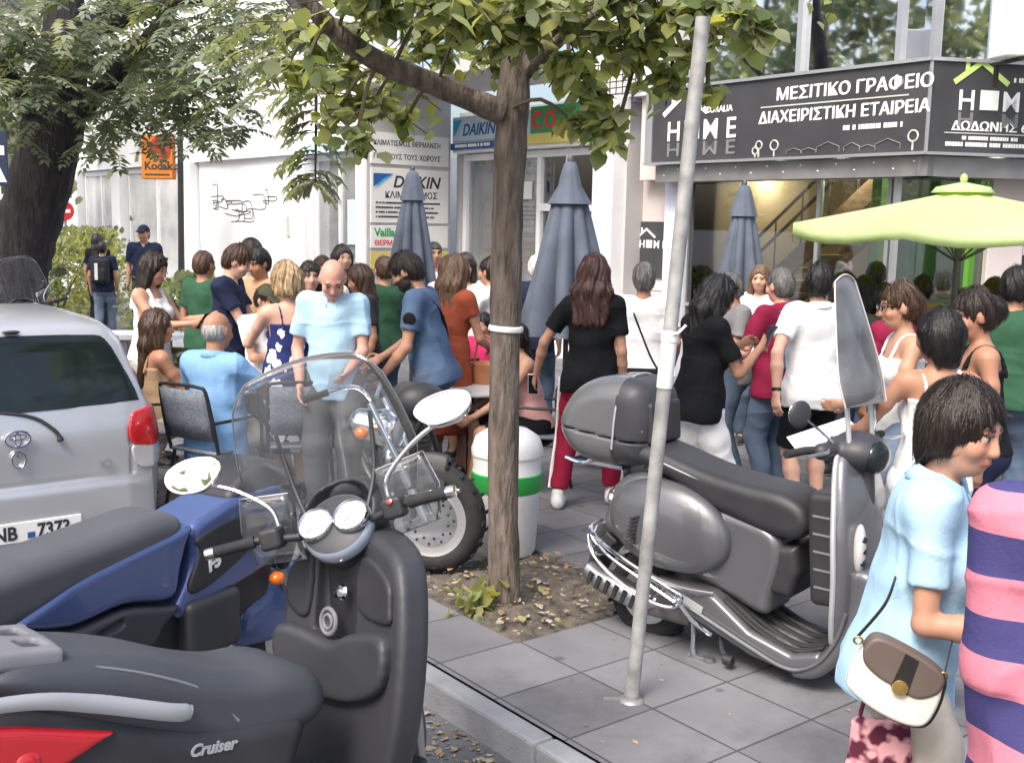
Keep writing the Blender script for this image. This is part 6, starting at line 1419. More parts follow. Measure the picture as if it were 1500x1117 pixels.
def backpack(P, label, m, strip, sc=1.0):
    up = P['up']; o = empty('backpack', P['B'], P['o'].rotation_euler.z, label, 'backpack')
    c = up(0, -.19, .27); g = Sdf(np.array(c) - .3, np.array(c) + .3, .011 if sc < 1 else .014); g.add(rbox(c, (.135 * sc, .075 * sc, .20), .05), 0); g.add(rbox(np.array(c) + np.array([0, -.07 * sc, -.06]), (.10 * sc, .045, .10), .03), .02); g.mesh('pack', SH[m], o)
    mb = MB()
    for sx in (-1, 1): mb.tube(smooth_pts([up(sx * .09, -.14, .44), up(sx * .10, -.02, .515), up(sx * .10, .10, .42), up(sx * .13, .10, .22), up(sx * .15, -.08, .12)], 4, False), .018, 6, flat=.5)
    ob = mb.build('strap', SH[m], o); ob['kind'] = 'stuff'
    if strip: mb = MB(); q = np.array(c) + np.array([-.03, -.118, .0]); mb.box(q, (.05, .004, .26)); mb.build('pale_strip', SH['white'], o, None)
def hanging_bag(loc, P, label, m, wd, hg):
    o = empty('shoulder_bag', loc, P['o'].rotation_euler.z, label, 'bag'); g = Sdf((-wd, -.12, -hg), (wd, .12, hg), .009); g.add(econe((0, 0, -hg * .35), (0, 0, hg * .35), (1, 0, 0), (wd * .5, .07), (wd * .4, .045)), 0); g.warp(lambda x, y_, z_: .004 * np.sin(30 * x + 20 * z_)); g.mesh('pouch', MATS[m], o)
    mb = MB(); mb.tube(smooth_pts([(-wd * .36, 0, hg * .35), (-.05, .0, hg * 1.2), (.05, 0, hg * 1.2), (wd * .36, 0, hg * .35)], 6, False), .009, 6); mb.build('strap', MATS[m], o)
def handbag(P):
    B = pt(1307, 993, 2.46); o = empty('handbag', B, R(-14), 'white and brown handbag with a round clasp below the pale blue polo shirt', 'handbag')
    out = smooth_pts([(-.13, -.045), (-.10, -.085), (.0, -.118), (.10, -.120), (.145, -.085), (.15, .02), (.115, .085), (-.07, .12), (-.115, .085)], 5)
    rt = Matrix.Rotation(R(16), 3, 'Y')
    g = Sdf((-.22, -.06, -.2), (.22, .06, .2), .0045); g.add(pris(out, 'xz', -.034, .034, .016), 0); ob = g.mesh('pouch', MATS['leather_white'], o); ob.rotation_euler = rt.to_euler()
    fl = smooth_pts([(-.118, .082), (-.075, .126), (.112, .092), (.140, .03), (.085, -.022), (.01, -.012), (-.05, .0), (-.105, .03)], 5)
    g = Sdf((-.22, -.07, -.2), (.22, .06, .2), .0045); g.add(pris(fl, 'xz', -.043, .030, .010), 0); ob = g.mesh('flap', MATS['leather_taupe'], o); ob.rotation_euler = rt.to_euler()
    mb = MB(); mb.prism([(.0, .108), (.045, .100), (.05, -.02), (-.005, -.012)], -.0455, -.0425); ob = mb.build('flap_stripe', MATS['leather_black'], o, None); ob.rotation_euler = rt.to_euler()
    mb = MB(); mb.lathe([(.001, .0), (.024, .0), (.026, .004), (.024, .008), (.012, .009), (.001, .010)], 24, (.022, -.044, -.004), (0, -1, 0)); ob = mb.build('clasp', MATS['gold'], o); ob.rotation_euler = rt.to_euler()
    g = Sdf((-.22, -.06, -.2), (.24, .06, .2), .005); g.add(pris([(x * 1.02 + .006, z * 1.02 - .002) for x, z in out], 'xz', -.028, .040, .014), 0); ob = g.mesh('gusset', MATS['leather_black'], o); ob.rotation_euler = rt.to_euler()
    sh = P['W'] @ Vector(P['up'](.12, .02, .515)); loc = lambda p: Vector(p)
    up = P['up']; inv = Matrix.Translation(B) @ Matrix.Rotation(R(-14), 4, 'Z') @ Matrix.Scale(.74, 4); iv = inv.inverted()
    A = iv @ pt(1296, 885, 2.50); T_ = iv @ pt(1312, 845, 2.62); C = iv @ pt(1398, 930, 2.52); T2 = iv @ pt(1420, 900, 2.60)
    mb = MB(); mb.tube(smooth_pts([(-.115, 0, .125), tuple(A), tuple(T_)], 6, False), .006, 6, flat=.5); mb.tube(smooth_pts([(.155, 0, .035), tuple(C), tuple(T2)], 6, False), .006, 6, flat=.5); mb.build('strap', MATS['leather_black'], o)
    for sx, p in ((-1, (-.112, -.01, .118)), (1, (.15, -.01, .03))): mb = MB(); mb.torus(p, .013, .004, (0, 1, .2), 16, 6); mb.build('ring', MATS['gold'], o)
    # patterned shopping bag hanging below
    o.scale = (.74, .74, .74)
    g_ = empty('cloth_bag', pt(1287, 1095, 2.56), R(-10), 'pink and dark patterned cloth bag below the white handbag', 'bag')
    m = cloth('pattern_pink', (.5, .2, .2)); n, L, b = nodes_of(m); tc = n.new('ShaderNodeTexCoord'); v = n.new('ShaderNodeTexNoise'); v.inputs['Scale'].default_value = 26; v.inputs['Detail'].default_value = 1.5; cr = n.new('ShaderNodeValToRGB')
    cr.color_ramp.elements[0].color = (.10, .02, .04, 1); cr.color_ramp.elements[1].color = (.72, .36, .38, 1); cr.color_ramp.elements[0].position = .42; cr.color_ramp.elements[1].position = .54
    L.new(tc.outputs['Object'], v.inputs['Vector']); L.new(v.outputs[0], cr.inputs[0]); L.new(cr.outputs[0], b.inputs['Base Color'])
    g = Sdf((-.14, -.06, -.16), (.14, .06, .16), .006); g.add(econe((0, 0, -.10), (0, 0, .06), (1, 0, 0), (.085, .035), (.07, .02)), 0); g.warp(lambda x, y_, z_: .004 * np.sin(60 * x + 25 * z_)); g.mesh('pouch', m, g_)
    mb = MB(); mb.tube([(-.05, 0, .08), (-.02, .03, .2), (.02, .03, .2), (.05, 0, .08)], .006, 6); mb.build('handle', m, g_)
crowd()
# ------------------------------------------------------------------ vehicles
mat('paint_vespa', (.125, .128, .138), .36, .35, var=.05, vs=2, coat=.8, spec=.5); mat('paint_case', (.155, .158, .165), .35, .3, var=.05, coat=.6); mat('paint_silver', (.50, .51, .54), .34, .45, var=.04, vs=2, coat=.7); mat('paint_blue', (.085, .125, .295), .28, .35, var=.08, vs=2, coat=.9)
mat('bumper_dark', (.22, .225, .24), .5, .1, var=.10, vs=3); mat('plastic_black', (.030, .030, .034), .5, var=.18, vs=6, bump=.06, bs=180); mat('plastic_grey', (.040, .041, .048), .5, var=.12, vs=6, bump=.05, bs=180); mat('plastic_light', (.20, .20, .22), .5, var=.08)
mat('seat_vinyl', (.060, .066, .078), .55, var=.12, vs=4, bump=.15, bs=240); mat('seat_vinyl_grey', (.095, .097, .108), .5, var=.1, vs=4, bump=.12, bs=240); mat('chrome', (.82, .82, .83), .10, 1.0, var=.03); mat('steel', (.45, .45, .46), .32, .9, var=.1); mat('rubber', (.022, .022, .023), .8, var=.3, vs=14, bump=.2, bs=120); mat('rim_silver', (.62, .62, .63), .3, .8, var=.06); mat('red_lens', (.52, .012, .018), .12, var=.1, coat=.8); mat('red_lens_deep', (.20, .008, .012), .12, coat=.8); mat('orange_lens', (.80, .17, .01), .15, coat=.8); mat('clear_lens', (.52, .50, .50), .12, coat=.8); mat('dial_face', (.80, .84, .86), .25, var=.02, coat=.6); mat('rim_band', (.44, .50, .60), .25, .3, coat=.8); mat('glass_dark', (.012, .018, .019), .05, var=.3, vs=3, spec=.45); mat('silver_paint_rail', (.46, .47, .49), .4, .3, var=.06); mat('plate_white', (.80, .80, .78), .4, var=.03); mat('engine_metal', (.16, .155, .15), .5, .6, var=.4, vs=14, bump=.3, bs=60); mat('piping', (.36, .37, .38), .5)
def mirror_m():
    m = mat('mirror_glass', (.9, .9, .9), .02, 1.0, var=.0); n, L, b = nodes_of(m); L.remove(b.inputs['Base Color'].links[0]); b.inputs['Base Color'].default_value = (.93, .93, .93, 1)
mirror_m()
glass_mat('screen_clear', (.90, .92, .93), .05, .04, .05, (.85, .87, .9)); glass_mat('screen_smoke', (.62, .62, .63), .02, .08, .26, (.55, .55, .56))
def sdf1(name, prims, h, m, parent, subs=(), k=.02, color=None, index=None, inters=(), warp=None):
    lo = np.min([p[0][1] if isinstance(p[0], tuple) else p[1] for p in prims], 0); hi = np.max([p[0][2] if isinstance(p[0], tuple) else p[2] for p in prims], 0)
    g = Sdf(lo - .02, hi + .02, h)
    for p in prims:
        if isinstance(p[0], tuple): g.add(p[0], p[1])
        else: g.add(p, k)
    for p in subs: g.sub(*(p if isinstance(p[0], tuple) else (p, .006)))
    for f in inters: g.inter(*f)
    if warp: g.warp(warp)
    return g.mesh(name, m, parent, index=index)
def wheel(parent, c, r, w_, name='wheel', rim=.62, spokes=5, disc=False, bright=True):
    o = empty(name, c); o.parent = parent
    mb = MB(); mb.torus((0, 0, 0), r - w_ * .5, w_ * .5, (0, 1, 0), 44, 12, sq=1.05)
    for i in range(40): a = i / 40 * 6.283; mb.box(((r - .002) * math.cos(a), (.28 if i % 2 else -.28) * w_, (r - .002) * math.sin(a)), (.018, w_ * .34, .008), Matrix.Rotation(-a + math.pi / 2, 3, 'Y'))
    mb.build('tyre', MATS['rubber'], o)
    R0 = r - w_ * .86; mb = MB(); mb.lathe([(R0 - .018, -w_ * .36), (R0 + .012, -w_ * .42), (R0 + .014, w_ * .42), (R0 - .018, w_ * .36), (R0 - .03, 0)], 40, (0, 0, 0), (0, 1, 0)); mb.lathe([(.001, -.05), (.035, -.05), (.04, -.02), (.04, .02), (.035, .05), (.001, .05)], 20, (0, 0, 0), (0, 1, 0))
    for i in range(spokes):
        a = i / spokes * 6.283
        for da in (-.13, .13): mb.tube([(.03 * math.cos(a), 0, .03 * math.sin(a)), (R0 * .95 * math.cos(a + da), 0, R0 * .95 * math.sin(a + da))], .014, 7)
    mb.build('rim', MATS['rim_silver'], o)
    if disc:
        mb = MB()
        for sy in (-1, 1): mb.lathe([(R0 * .48, sy * .045), (R0 * .78, sy * .045), (R0 * .78, sy * .049), (R0 * .48, sy * .049)], 40, (0, 0, 0), (0, 1, 0))
        mb.build('brake_disc', MATS['chrome'], o)
        mb = MB()
        for k in range(24):
            a = k / 24 * 6.283; rr = R0 * (.56 if k % 2 else .70); mb.lathe([(.001, -.001), (.008, -.001), (.008, .0512 * 2), (.001, .0512 * 2)], 8, (rr * math.cos(a), -.0512, rr * math.sin(a)), (0, 1, 0))
        mb.build('disc_hole', MATS['rubber'], o)['kind'] = 'stuff'
    return o
def spath(pts, n=5): return [Vector(p) for p in smooth_pts(pts, n, False)]

# ---------------- grey scooter with the top case
def grey_scooter():
    o = empty('motor_scooter', (.72, 5.1, 0), R(-40), 'grey metallic scooter with a rounded top case, chrome crash bars and smoked screen', 'scooter')
    body = 'paint_vespa'
    fr = smooth_pts([(-.22, .62), (-.24, .50), (-.10, .42), (.15, .36), (.38, .33), (.62, .26), (.66, .36), (.70, .55), (.62, .66), (.30, .72), (0, .80), (-.16, .74)], 5)
    sdf1('body_shell', [pris(fr, 'xz', -.135, .135, .05)], .0085, MATS[body], o)
    for sy in (-1, 1):
        rt = Matrix.Rotation(R(6), 3, 'Y')
        sdf1('side_cowl', [ell((.14, sy * .145, .575), (.325, .105, .215), rt), ], .0075, MATS[body], o, subs=[(rbox((.1, sy * .07, .2), (.6, .3, .175), .02), .02)])
        mb = MB()
        for i in range(9):
            for j in range(2): mb.box((-.01 + j * .085 + i * .004, sy * (.247 - .012 * j), .462 + i * .019), (.05, .012, .008), Matrix.Rotation(R(-22 * 1), 3, 'Y'))
        mb.build('vent_slots', MATS['plastic_black'], o, None)['kind'] = 'stuff'
        mb = MB(); mb.tube(spath([(-.22, sy * .19, .45), (.0, sy * .245, .385), (.25, sy * .24, .335), (.42, sy * .20, .33)]), .008, 8, flat=.7); mb.build('cowl_trim', MATS['steel'], o)
    st = smooth_pts([(-.20, .86), (-.17, .93), (0, .93), (.14, .90), (.32, .86), (.52, .835), (.68, .825), (.79, .78), (.82, .70), (.76, .63), (.60, .64), (.35, .70), (.08, .81)], 5)
    sdf1('seat', [pris(st, 'xz', -.155, .155, .055)], .0075, MATS['plastic_black'], o)
    mb = MB()
    for sy in (-1, 1): mb.tube(spath([(-.18, sy * .135, .91), (.06, sy * .15, .875), (.30, sy * .148, .82), (.55, sy * .14, .79), (.72, sy * .125, .785)]), .0055, 6)
    mb.build('piping', MATS['piping'], o)
    sd = smooth_pts([(.28, .70), (.58, .655), (.70, .60), (.68, .40), (.56, .36), (.50, .50), (.40, .60)], 5)
    sdf1('inner_cover', [pris([(.55, .36), (.53, .48), (.62, .58), (.76, .60), (.78, .48), (.74, .36)], 'xz', -.12, .12, .04)], .008, MATS['plastic_black'], o)
    # floor and leg shield
    fl = [(.10, .33), (.12, .25), (.60, .09), (.84, .06), (.96, .14), (.92, .19), (.80, .15), (.60, .20), (.40, .33)]
    sdf1('floorboard', [pris(fl, 'xz', -.20, .20, .03)], .0085, MATS[body], o)
    sdf1('apron', [pris(smooth_pts([(.80, .055), (.92, .075), (1.03, .20), (1.10, .36), (1.13, .56), (1.03, .56), (1.02, .40), (.95, .22), (.86, .13)], 4), 'xz', -.205, .205, .035)], .0085, MATS[body], o)
    mb = MB()
    for k in range(5):
        y_ = -.15 + k * .075; mb.tube(spath([(.45, y_, .305), (.62, y_, .205), (.80, y_, .158), (.93, y_, .205)]), .010, 6, flat=1.6)
    mb.build('floor_mat', MATS['rubber'], o)['kind'] = 'stuff'
    mb = MB(); mb.box((.30, -.205, .26), (.15, .006, .045), Matrix.Rotation(R(18), 3, 'Y')); mb.build('name_badge', MATS['piping'], o, None, bevel=.003)
    def shift(y_, z_): return 1.05 - .42 * (z_ - .52) ** 2 - .75 * y_ * y_
    out = smooth_pts([(0, .22), (.17, .23), (.225, .32), (.25, .48), (.25, .70), (.20, .90), (.12, 1.03), (0, 1.06), (-.12, 1.03), (-.20, .90), (-.25, .70), (-.25, .48), (-.225, .32), (-.17, .23)], 4)
    P0 = pris(out, 'yz', -.028, .028, .02)
    sdf1('leg_shield', [((lambda x, y_, z_: P0[0](x - shift(y_, z_), y_, z_)), np.array([.75, -.26, .08]), np.array([1.12, .26, 1.08]))], .0085, MATS[body], o)
    ring = [(y_ * 1.005, z_) for y_, z_ in out]; mb = MB(); pp = [Vector((float(shift(y_, z_)) - .01, y_, z_)) for y_, z_ in ring]; mb.tube(pp + [pp[0]], .0115, 8); mb.build('shield_trim', MATS['silver_paint_rail'], o)
    for sy in (-1, 1):
        mb = MB(); pts_ = []
        mb.tube(spath([(.18, sy * .205, .285), (.40, sy * .215, .215), (.62, sy * .215, .14), (.80, sy * .213, .095), (.92, sy * .212, .15), (1.0, sy * .213, .27), (1.04, sy * .225, .40)]), .0075, 8); mb.build('floor_trim', MATS['steel'], o)
        mb = MB(); q = (1.0 - .9 * .03, sy * .165, .66)
        mb.ell((1.052, sy * .155, .66), (.028, .050, .105), Matrix.Rotation(R(-sy * 24), 3, 'Z'), 18, 12); mb.build('indicator_frame', MATS['clear_lens'], o)
        mb = MB()
        for k in range(3): mb.ell((1.066, sy * .158, .61 + k * .048), (.022, .036, .017), Matrix.Rotation(R(-sy * 24), 3, 'Z'), 12, 8)
        mb.build('indicator', MATS['glass_dark'], o)['kind'] = 'stuff'
    sdf1('glove_box', [rbox((.925, 0, .63), (.085, .185, .24), .03, Matrix.Rotation(R(-5), 3, 'Y'))], .009, MATS['plastic_black'], o)
    mb = MB()
    for k in range(5): mb.box((.925 - (k - 2) * .006, -.186, .47 + k * .075), (.11, .006, .008)); mb.box((.925 - (k - 2) * .006, .186, .47 + k * .075), (.11, .006, .008))
    mb.build('glove_box_ribs', MATS['plastic_light'], o, None)['kind'] = 'stuff'
    # front wheel, fender
    wheel(o, (1.18, 0, .215), .225, .11, spokes=5)
    sdf1('front_fender', [ell((1.18, 0, .28), (.30, .10, .20))], .009, MATS[body], o, subs=[(rbox((1.18, 0, .08), (.4, .2, .16), .01), .01), (ell((1.18, 0, .21), (.245, .07, .24)), .005)])
    sdf1('horn_cover', [econe((1.04, 0, .42), (1.0, 0, .98), (0, 1, 0), (.055, .03), (.035, .03))], .008, MATS['plastic_grey'], o)
    # rear wheel, engine, silencer, stands
    wheel(o, (-.03, 0, .17), .225, .115, spokes=5)
    sdf1('engine', [rbox((.12, -.10, .20), (.16, .06, .08), .03), rbox((.10, .10, .22), (.22, .05, .09), .03)], .009, MATS['engine_metal'], o)
    mb = MB(); mb.tube([(-.30, -.15, .28), (-.22, -.15, .24), (.02, -.15, .19), (.10, -.14, .20)], [.04, .06, .06, .03], 16); mb.build('silencer', MATS['steel'], o)
    mb = MB()
    for k in range(6): mb.box((-.25 + k * .05, -.213, .255 - k * .012), (.02, .008, .07), Matrix.Rotation(R(20), 3, 'Y'))
    mb.build('silencer_slots', MATS['plastic_black'], o, None)['kind'] = 'stuff'
    for sy in (-1, 1): mb = MB(); mb.tube(spath([(.26, sy * .10, .24), (.30, sy * .15, .10), (.32, sy * .17, .012), (.40, sy * .17, .010)]), .011, 7); mb.lathe([(.001, 0), (.026, 0), (.026, .02), (.001, .02)], 12, (.40, sy * .17, .002)); mb.build('stand_leg', MATS['steel'], o)
    mb = MB(); mb.tube(spath([(.42, -.12, .17), (.46, -.17, .08), (.50, -.19, .05)]), .012, 7); mb.lathe([(.001, -.02), (.024, -.02), (.024, .02), (.001, .02)], 12, (.51, -.195, .045), (1, 0, 0)); mb.build('side_stand', MATS['plastic_black'], o)
    sdf1('mudguard', [pris([(-.25, .46), (-.34, .34), (-.37, .22), (-.34, .21), (-.27, .33), (-.18, .42)], 'xz', -.085, .085, .008)], .008, MATS['plastic_black'], o)
    sdf1('tail_lamp', [ell((-.215, 0, .635), (.045, .115, .058), Matrix.Rotation(R(-18), 3, 'Y'))], .006, MATS['red_lens'], o)
    sdf1('tail_lamp_frame', [ell((-.205, 0, .63), (.044, .128, .070), Matrix.Rotation(R(-18), 3, 'Y'))], .006, MATS['chrome'], o)
    mb = MB(); mb.box((-.33, 0, .42), (.008, .17, .14), Matrix.Rotation(R(24), 3, 'Y')); mb.build('number_plate', MATS['plate_white'], o, None, bevel=.004)
    for sy in (-1, 1):     # crash bars
        mb = MB(); mb.tube(spath([(-.30, sy * .05, .50), (-.26, sy * .20, .50), (-.14, sy * .27, .465), (.06, sy * .29, .395), (.24, sy * .285, .335), (.30, sy * .27, .30), (.26, sy * .275, .25), (.14, sy * .285, .255), (-.06, sy * .285, .32), (-.20, sy * .26, .40), (-.255, sy * .22, .47)], 6), .0105, 8)
        mb.tube(spath([(-.25, sy * .21, .475), (-.10, sy * .277, .415), (.10, sy * .29, .345), (.27, sy * .275, .275)]), .008, 7); mb.tube(spath([(.27, sy * .28, .31), (.34, sy * .24, .20), (.42, sy * .20, .14)]), .010, 7); mb.tube([(-.20, sy * .26, .40), (-.17, sy * .16, .38)], .009, 6); mb.tube([(.14, sy * .287, .255), (.16, sy * .18, .30)], .009, 6); mb.build('crash_bar', MATS['chrome'], o)
    # rack and top case
    mb = MB()
    for sy in (-1, 1): mb.tube(spath([(-.02, sy * .12, .86), (-.16, sy * .14, .955), (-.34, sy * .13, .80), (-.48, sy * .12, .80)]), .010, 7); mb.tube(spath([(-.06, sy * .14, .90), (-.02, sy * .15, 1.0), (-.06, sy * .14, 1.02)]), .010, 7)
    mb.tube([(-.12, -.14, .93), (-.12, .14, .93)], .009, 6); mb.box((-.30, 0, .795), (.30, .22, .018)); mb.build('luggage_rack', MATS['chrome'], o)
    rt = Matrix.Rotation(R(-6), 3, 'Y')
    tc = empty('top_case', (0, 0, 0)); tc.parent = o
    cs = smooth_pts([(-.515, .95), (-.495, 1.06), (-.41, 1.165), (-.28, 1.225), (-.12, 1.235), (-.02, 1.19), (.015, 1.06), (.0, .90), (-.05, .825), (-.28, .80), (-.43, .84)], 5)
    A_ = pris(cs, 'xz', -.195, .195, .115)
    sdf1('case_shell', [A_], .0085, [MATS['paint_case'], MATS['plastic_grey']], tc, subs=[(rbox((-.26, 0, .955), (.5, .4, .004), .003, Matrix.Rotation(R(4), 3, 'Y')), .004)], index=lambda C: (C[:, 0] > -.155 + .10 * (C[:, 2] - 1.0)).astype(int))
    mb = MB()
    for xx in (-.155,):
        ringp = []
        for i in range(33):
            a = math.pi * i / 32; ringp.append((xx + .10 * (.02 + .24 * math.sin(a) ** .5), -.200 * math.cos(a), .90 + .345 * math.sin(a) ** .42))
        mb.tube([Vector(p) for p in ringp], .0055, 6)
    mb.build('case_trim', MATS['piping'], tc)
    sdf1('backrest_pad', [rbox((.004, 0, 1.03), (.020, .13, .10), .018, Matrix.Rotation(R(-4), 3, 'Y'))], .008, MATS['plastic_black'], tc)
    # headset
    hs = empty('handlebar', (.93, 0, 1.03), R(-8)); hs.parent = o
    sdf1('headset_cover', [ell((.02, 0, .0), (.13, .125, .085)), cap((0, 0, 0), (.03, 0, -.12), .06, .045), cap((-.02, -.20, .015), (-.02, .20, .015), .035)], .0085, MATS['plastic_grey'], hs)
    sdf1('head_lamp', [ell((.118, 0, -.01), (.040, .080, .070))], .008, MATS['glass_dark'], hs)
    for sy in (-1, 1):
        mb = MB(); mb.tube([(-.03, sy * .20, .02), (-.06, sy * .26, .02), (-.075, sy * .37, .015)], .017, 10); mb.build('grip', MATS['rubber'], hs)
        mb = MB(); mb.tube(spath([(.02, sy * .21, .03), (.045, sy * .27, .03), (.03, sy * .38, .025)]), .007, 6); mb.build('brake_lever', MATS['steel'], hs)
        mb = MB(); mb.tube(spath([(0, sy * .15, .05), (-.02, sy * .21, .10), (-.06, sy * .26, .15)]), .006, 6); mb.build('mirror_stem', MATS['chrome'], hs)
        mb = MB(); mb.ell((-.075, sy * .285, .17), (.018, .058, .058), Matrix.Rotation(R(sy * 14), 3, 'Z'), 20, 12); mb.build('mirror', MATS['plastic_grey'], hs)
        mb = MB(); mb.ell((-.086, sy * .285, .17), (.011, .050, .050), Matrix.Rotation(R(sy * 14), 3, 'Z'), 20, 12); mb.build('mirror_glass', MATS['mirror_glass'], hs)
        mb = MB(); mb.tube([(.04, sy * .09, .04), (-.005, sy * .09, .36)], .011, 8); mb.build('screen_rod', MATS['silver_paint_rail'], hs)
    mb = MB(); mb.ell((-.05, 0, .06), (.045, .06, .025)); mb.build('dial', MATS['dial_face'], hs)
    rings = []
    for i in range(11):
        t = i / 10; z_ = .20 + .50 * t; wd = .185 * (1 - .58 * t ** 1.3) * (.85 + .15 * min(1, t * 4)); rings.append([(.06 - .14 * t + .28 * (wd * u_) ** 2 * -1.0, wd * u_, z_ + (.03 * (1 - u_ * u_) if i == 10 else 0)) for u_ in np.linspace(-1, 1, 13)])
    mb = MB(); mb.loft(rings, caps=False, closed=False); ob = mb.build('windscreen', MATS['screen_smoke'], hs, 180); q = ob.modifiers.new('thick', 'SOLIDIFY'); q.thickness = .004
    edge = [r_[0] for r_ in rings] + rings[-1][1:] + [r_[-1] for r_ in rings[::-1]][1:]; mb = MB(); mb.tube([Vector(p) for p in edge], .004, 5); mb.build('screen_edge', MATS['clear_lens'], hs)
grey_scooter()

# ---------------- black scooter in front
def black_scooter(loc, hd, label, lean=-5.0, steer=40, detail=True):
    o = empty('motor_scooter', loc, R(hd), label, 'scooter'); o.rotation_euler = (R(lean), 0, R(hd))
    wheel(o, (-.02, 0, .27), .27, .13); 
    bd = smooth_pts([(-.35, .92), (-.42, .80), (-.30, .66), (-.05, .45), (.30, .38), (.62, .36), (.70, .52), (.72, .66), (.40, .72), (.0, .88)], 5)
    sdf1('rear_body', [pris(bd, 'xz', -.20, .20, .06)], .010, MATS['plastic_black'], o)
    st = smooth_pts([(-.12, .97), (-.04, 1.02), (.14, .985), (.30, .93), (.45, .86), (.58, .815), (.70, .80), (.80, .75), (.83, .66), (.76, .60), (.55, .60), (.25, .72), (0, .86)], 5)
    sdf1('seat', [pris(st, 'xz', -.185, .185, .075)], .008, MATS['seat_vinyl'], o)
    mb = MB(); mb.tube(spath([(-.02, -.150, .995), (.16, -.168, .945), (.32, -.178, .875), (.44, -.176, .80), (.52, -.183, .70)]), .0045, 6); mb.tube(spath([(-.02, .150, .995), (.16, .168, .945), (.32, .178, .875), (.44, .176, .80)]), .0045, 6); mb.build('seat_seam', MATS['plastic_light'], o)
    rk = smooth_pts([(-.42, -.10), (-.40, -.155), (.02, -.165), (.075, -.13), (.085, .10), (.05, .15), (-.38, .14), (-.42, .08)], 4)
    rr = Matrix.Rotation(R(10), 3, 'Y')
    sl = [(rbox((.02, y_, 0), (.028, .045, .08), .012), .004) for y_ in (-.075, .06)]
    ob = sdf1('luggage_rack', [pris(rk, 'xy', -.025, .025, .015)], .0065, MATS['plastic_light'], o, subs=sl); ob.location = (0, 0, 1.005); ob.rotation_euler = (0, R(9), 0)
    for sy in (-1, 1):
        mb = MB(); pp = spath([(-.42, sy * .10, .955), (-.30, sy * .20, .955), (-.05, sy * .222, .93), (.12, sy * .215, .875), (.30, sy * .215, .80), (.37, sy * .205, .775)], 6); n_ = len(pp)
        mb.tube(pp, [.012 + .012 * min(1, i / n_ * 1.7) * (1 if i < n_ - 2 else .7) for i in range(n_)], 10, flat=.55); mb.build('grab_rail', MATS['silver_paint_rail'], o)
    tl = [(-.43, .93), (-.44, .74), (-.25, .70), (-.02, .72), (.17, .785), (-.05, .865), (-.25, .92)]
    sdf1('tail_lamp', [pris(tl, 'xz', -.218, .218, .02)], .007, MATS['red_lens'], o)
    mb = MB()
    for sy in (-1, 1):
        for q, (xx, zz, r_) in enumerate(((-.30, .80, .055), (-.17, .785, .045), (-.05, .775, .035))): mb.ell((xx, sy * .214, zz), (r_, .012, r_ * .95), None, 16, 10)
    mb.build('lamp_bulge', MATS['red_lens_deep' if False else 'red_lens'], o)['kind'] = 'stuff'
    if detail: text_mesh('Cruiser', .044, 'side_script', MATS['silver_paint_rail'], o, (.36, -.2015, .655), (R(90), R(8), 0), bold=.0015, shear=.3)
    fl = [(.55, .38), (.55, .28), (1.0, .24), (1.14, .30), (1.14, .40), (1.0, .36)]
    sdf1('floorboard', [pris(fl, 'xz', -.24, .24, .03)], .011, MATS['plastic_grey'], o)
    # leg shield: inner face with glove box, key recess and lower pocket
    def shift(y_, z_): return 1.02 + .16 * (z_ - .6) - .55 * y_ * y_
    out = smooth_pts([(0, .24), (.20, .26), (.26, .42), (.30, .64), (.30, .86), (.25, 1.02), (.12, 1.09), (0, 1.10), (-.12, 1.11), (-.29, 1.05), (-.365, .88), (-.375, .64), (-.31, .42), (-.22, .26)], 4)
    def shp(outl, a, b, rd, dx=0.0): P0 = pris(outl, 'yz', a, b, rd); return ((lambda x, y_, z_: P0[0](x - shift(y_, z_) - dx, y_, z_)), np.array([P0[1][0] + .85, P0[1][1], P0[1][2]]), np.array([P0[2][0] + 1.16, P0[2][1], P0[2][2]]))
    pr = [(shp(out, -.045, .075, .035), .02)]
    low = smooth_pts([(.26, .62), (.285, .78), (.05, .76), (-.06, .80), (-.28, .84), (-.29, .70), (-.10, .60), (.12, .58)], 4)
    sdf1('leg_shield', pr, .009, MATS['plastic_grey'], o, subs=[(shp([(.16, 1.04), (.155, .78), (.10, .72), (.0, .72), (-.05, .80), (-.055, 1.05)], -.08, .005, .02), .012), (shp([(-.075, .86), (-.075, 1.05), (-.07, 1.05), (-.07, .86)], -.08, -.03, .002), .006)])
    sdf1('lower_pocket', [(shp(low, -.085, -.01, .025), .01)], .008, MATS['plastic_grey'], o)
    sdf1('glove_box_lid', [(shp(smooth_pts([(-.085, 1.04), (-.085, .875), (-.28, .875), (-.295, .93), (-.26, 1.0)], 4), -.062, -.02, .012), .005)], .007, MATS['plastic_black'], o)
    sdf1('side_panel', [(shp(smooth_pts([(.175, 1.03), (.175, .82), (.26, .84), (.275, .93), (.24, 1.0)], 4), -.060, -.02, .012), .005)], .007, MATS['plastic_black'], o)
    mb = MB(); mb.torus((.985, .055, .82), .040, .0075, (-1, 0, .15), 26, 8); mb.torus((.982, .055, .82), .022, .006, (-1, 0, .15), 22, 8); mb.build('bag_hook_ring', MATS['plastic_light'], o)
    mb = MB(); mb.lathe([(.001, 0), (.024, 0), (.026, .006), (.020, .014), (.001, .016)], 20, (1.0, -.015, .925), (-1, 0, .2)); mb.box((.975, -.015, .925), (.03, .004, .022)); mb.build('ignition_lock', MATS['chrome'], o)
    sdf1('front_fairing', [(econe((1.10, 0, .50), (1.12, 0, 1.0), (0, 1, 0), (.22, .07), (.20, .09)), .03)], .011, MATS['plastic_black'], o)
    fk = empty('front_fork', (1.16, 0, 0), R(steer)); fk.parent = o
    wheel(fk, (.06, 0, .255), .255, .12)
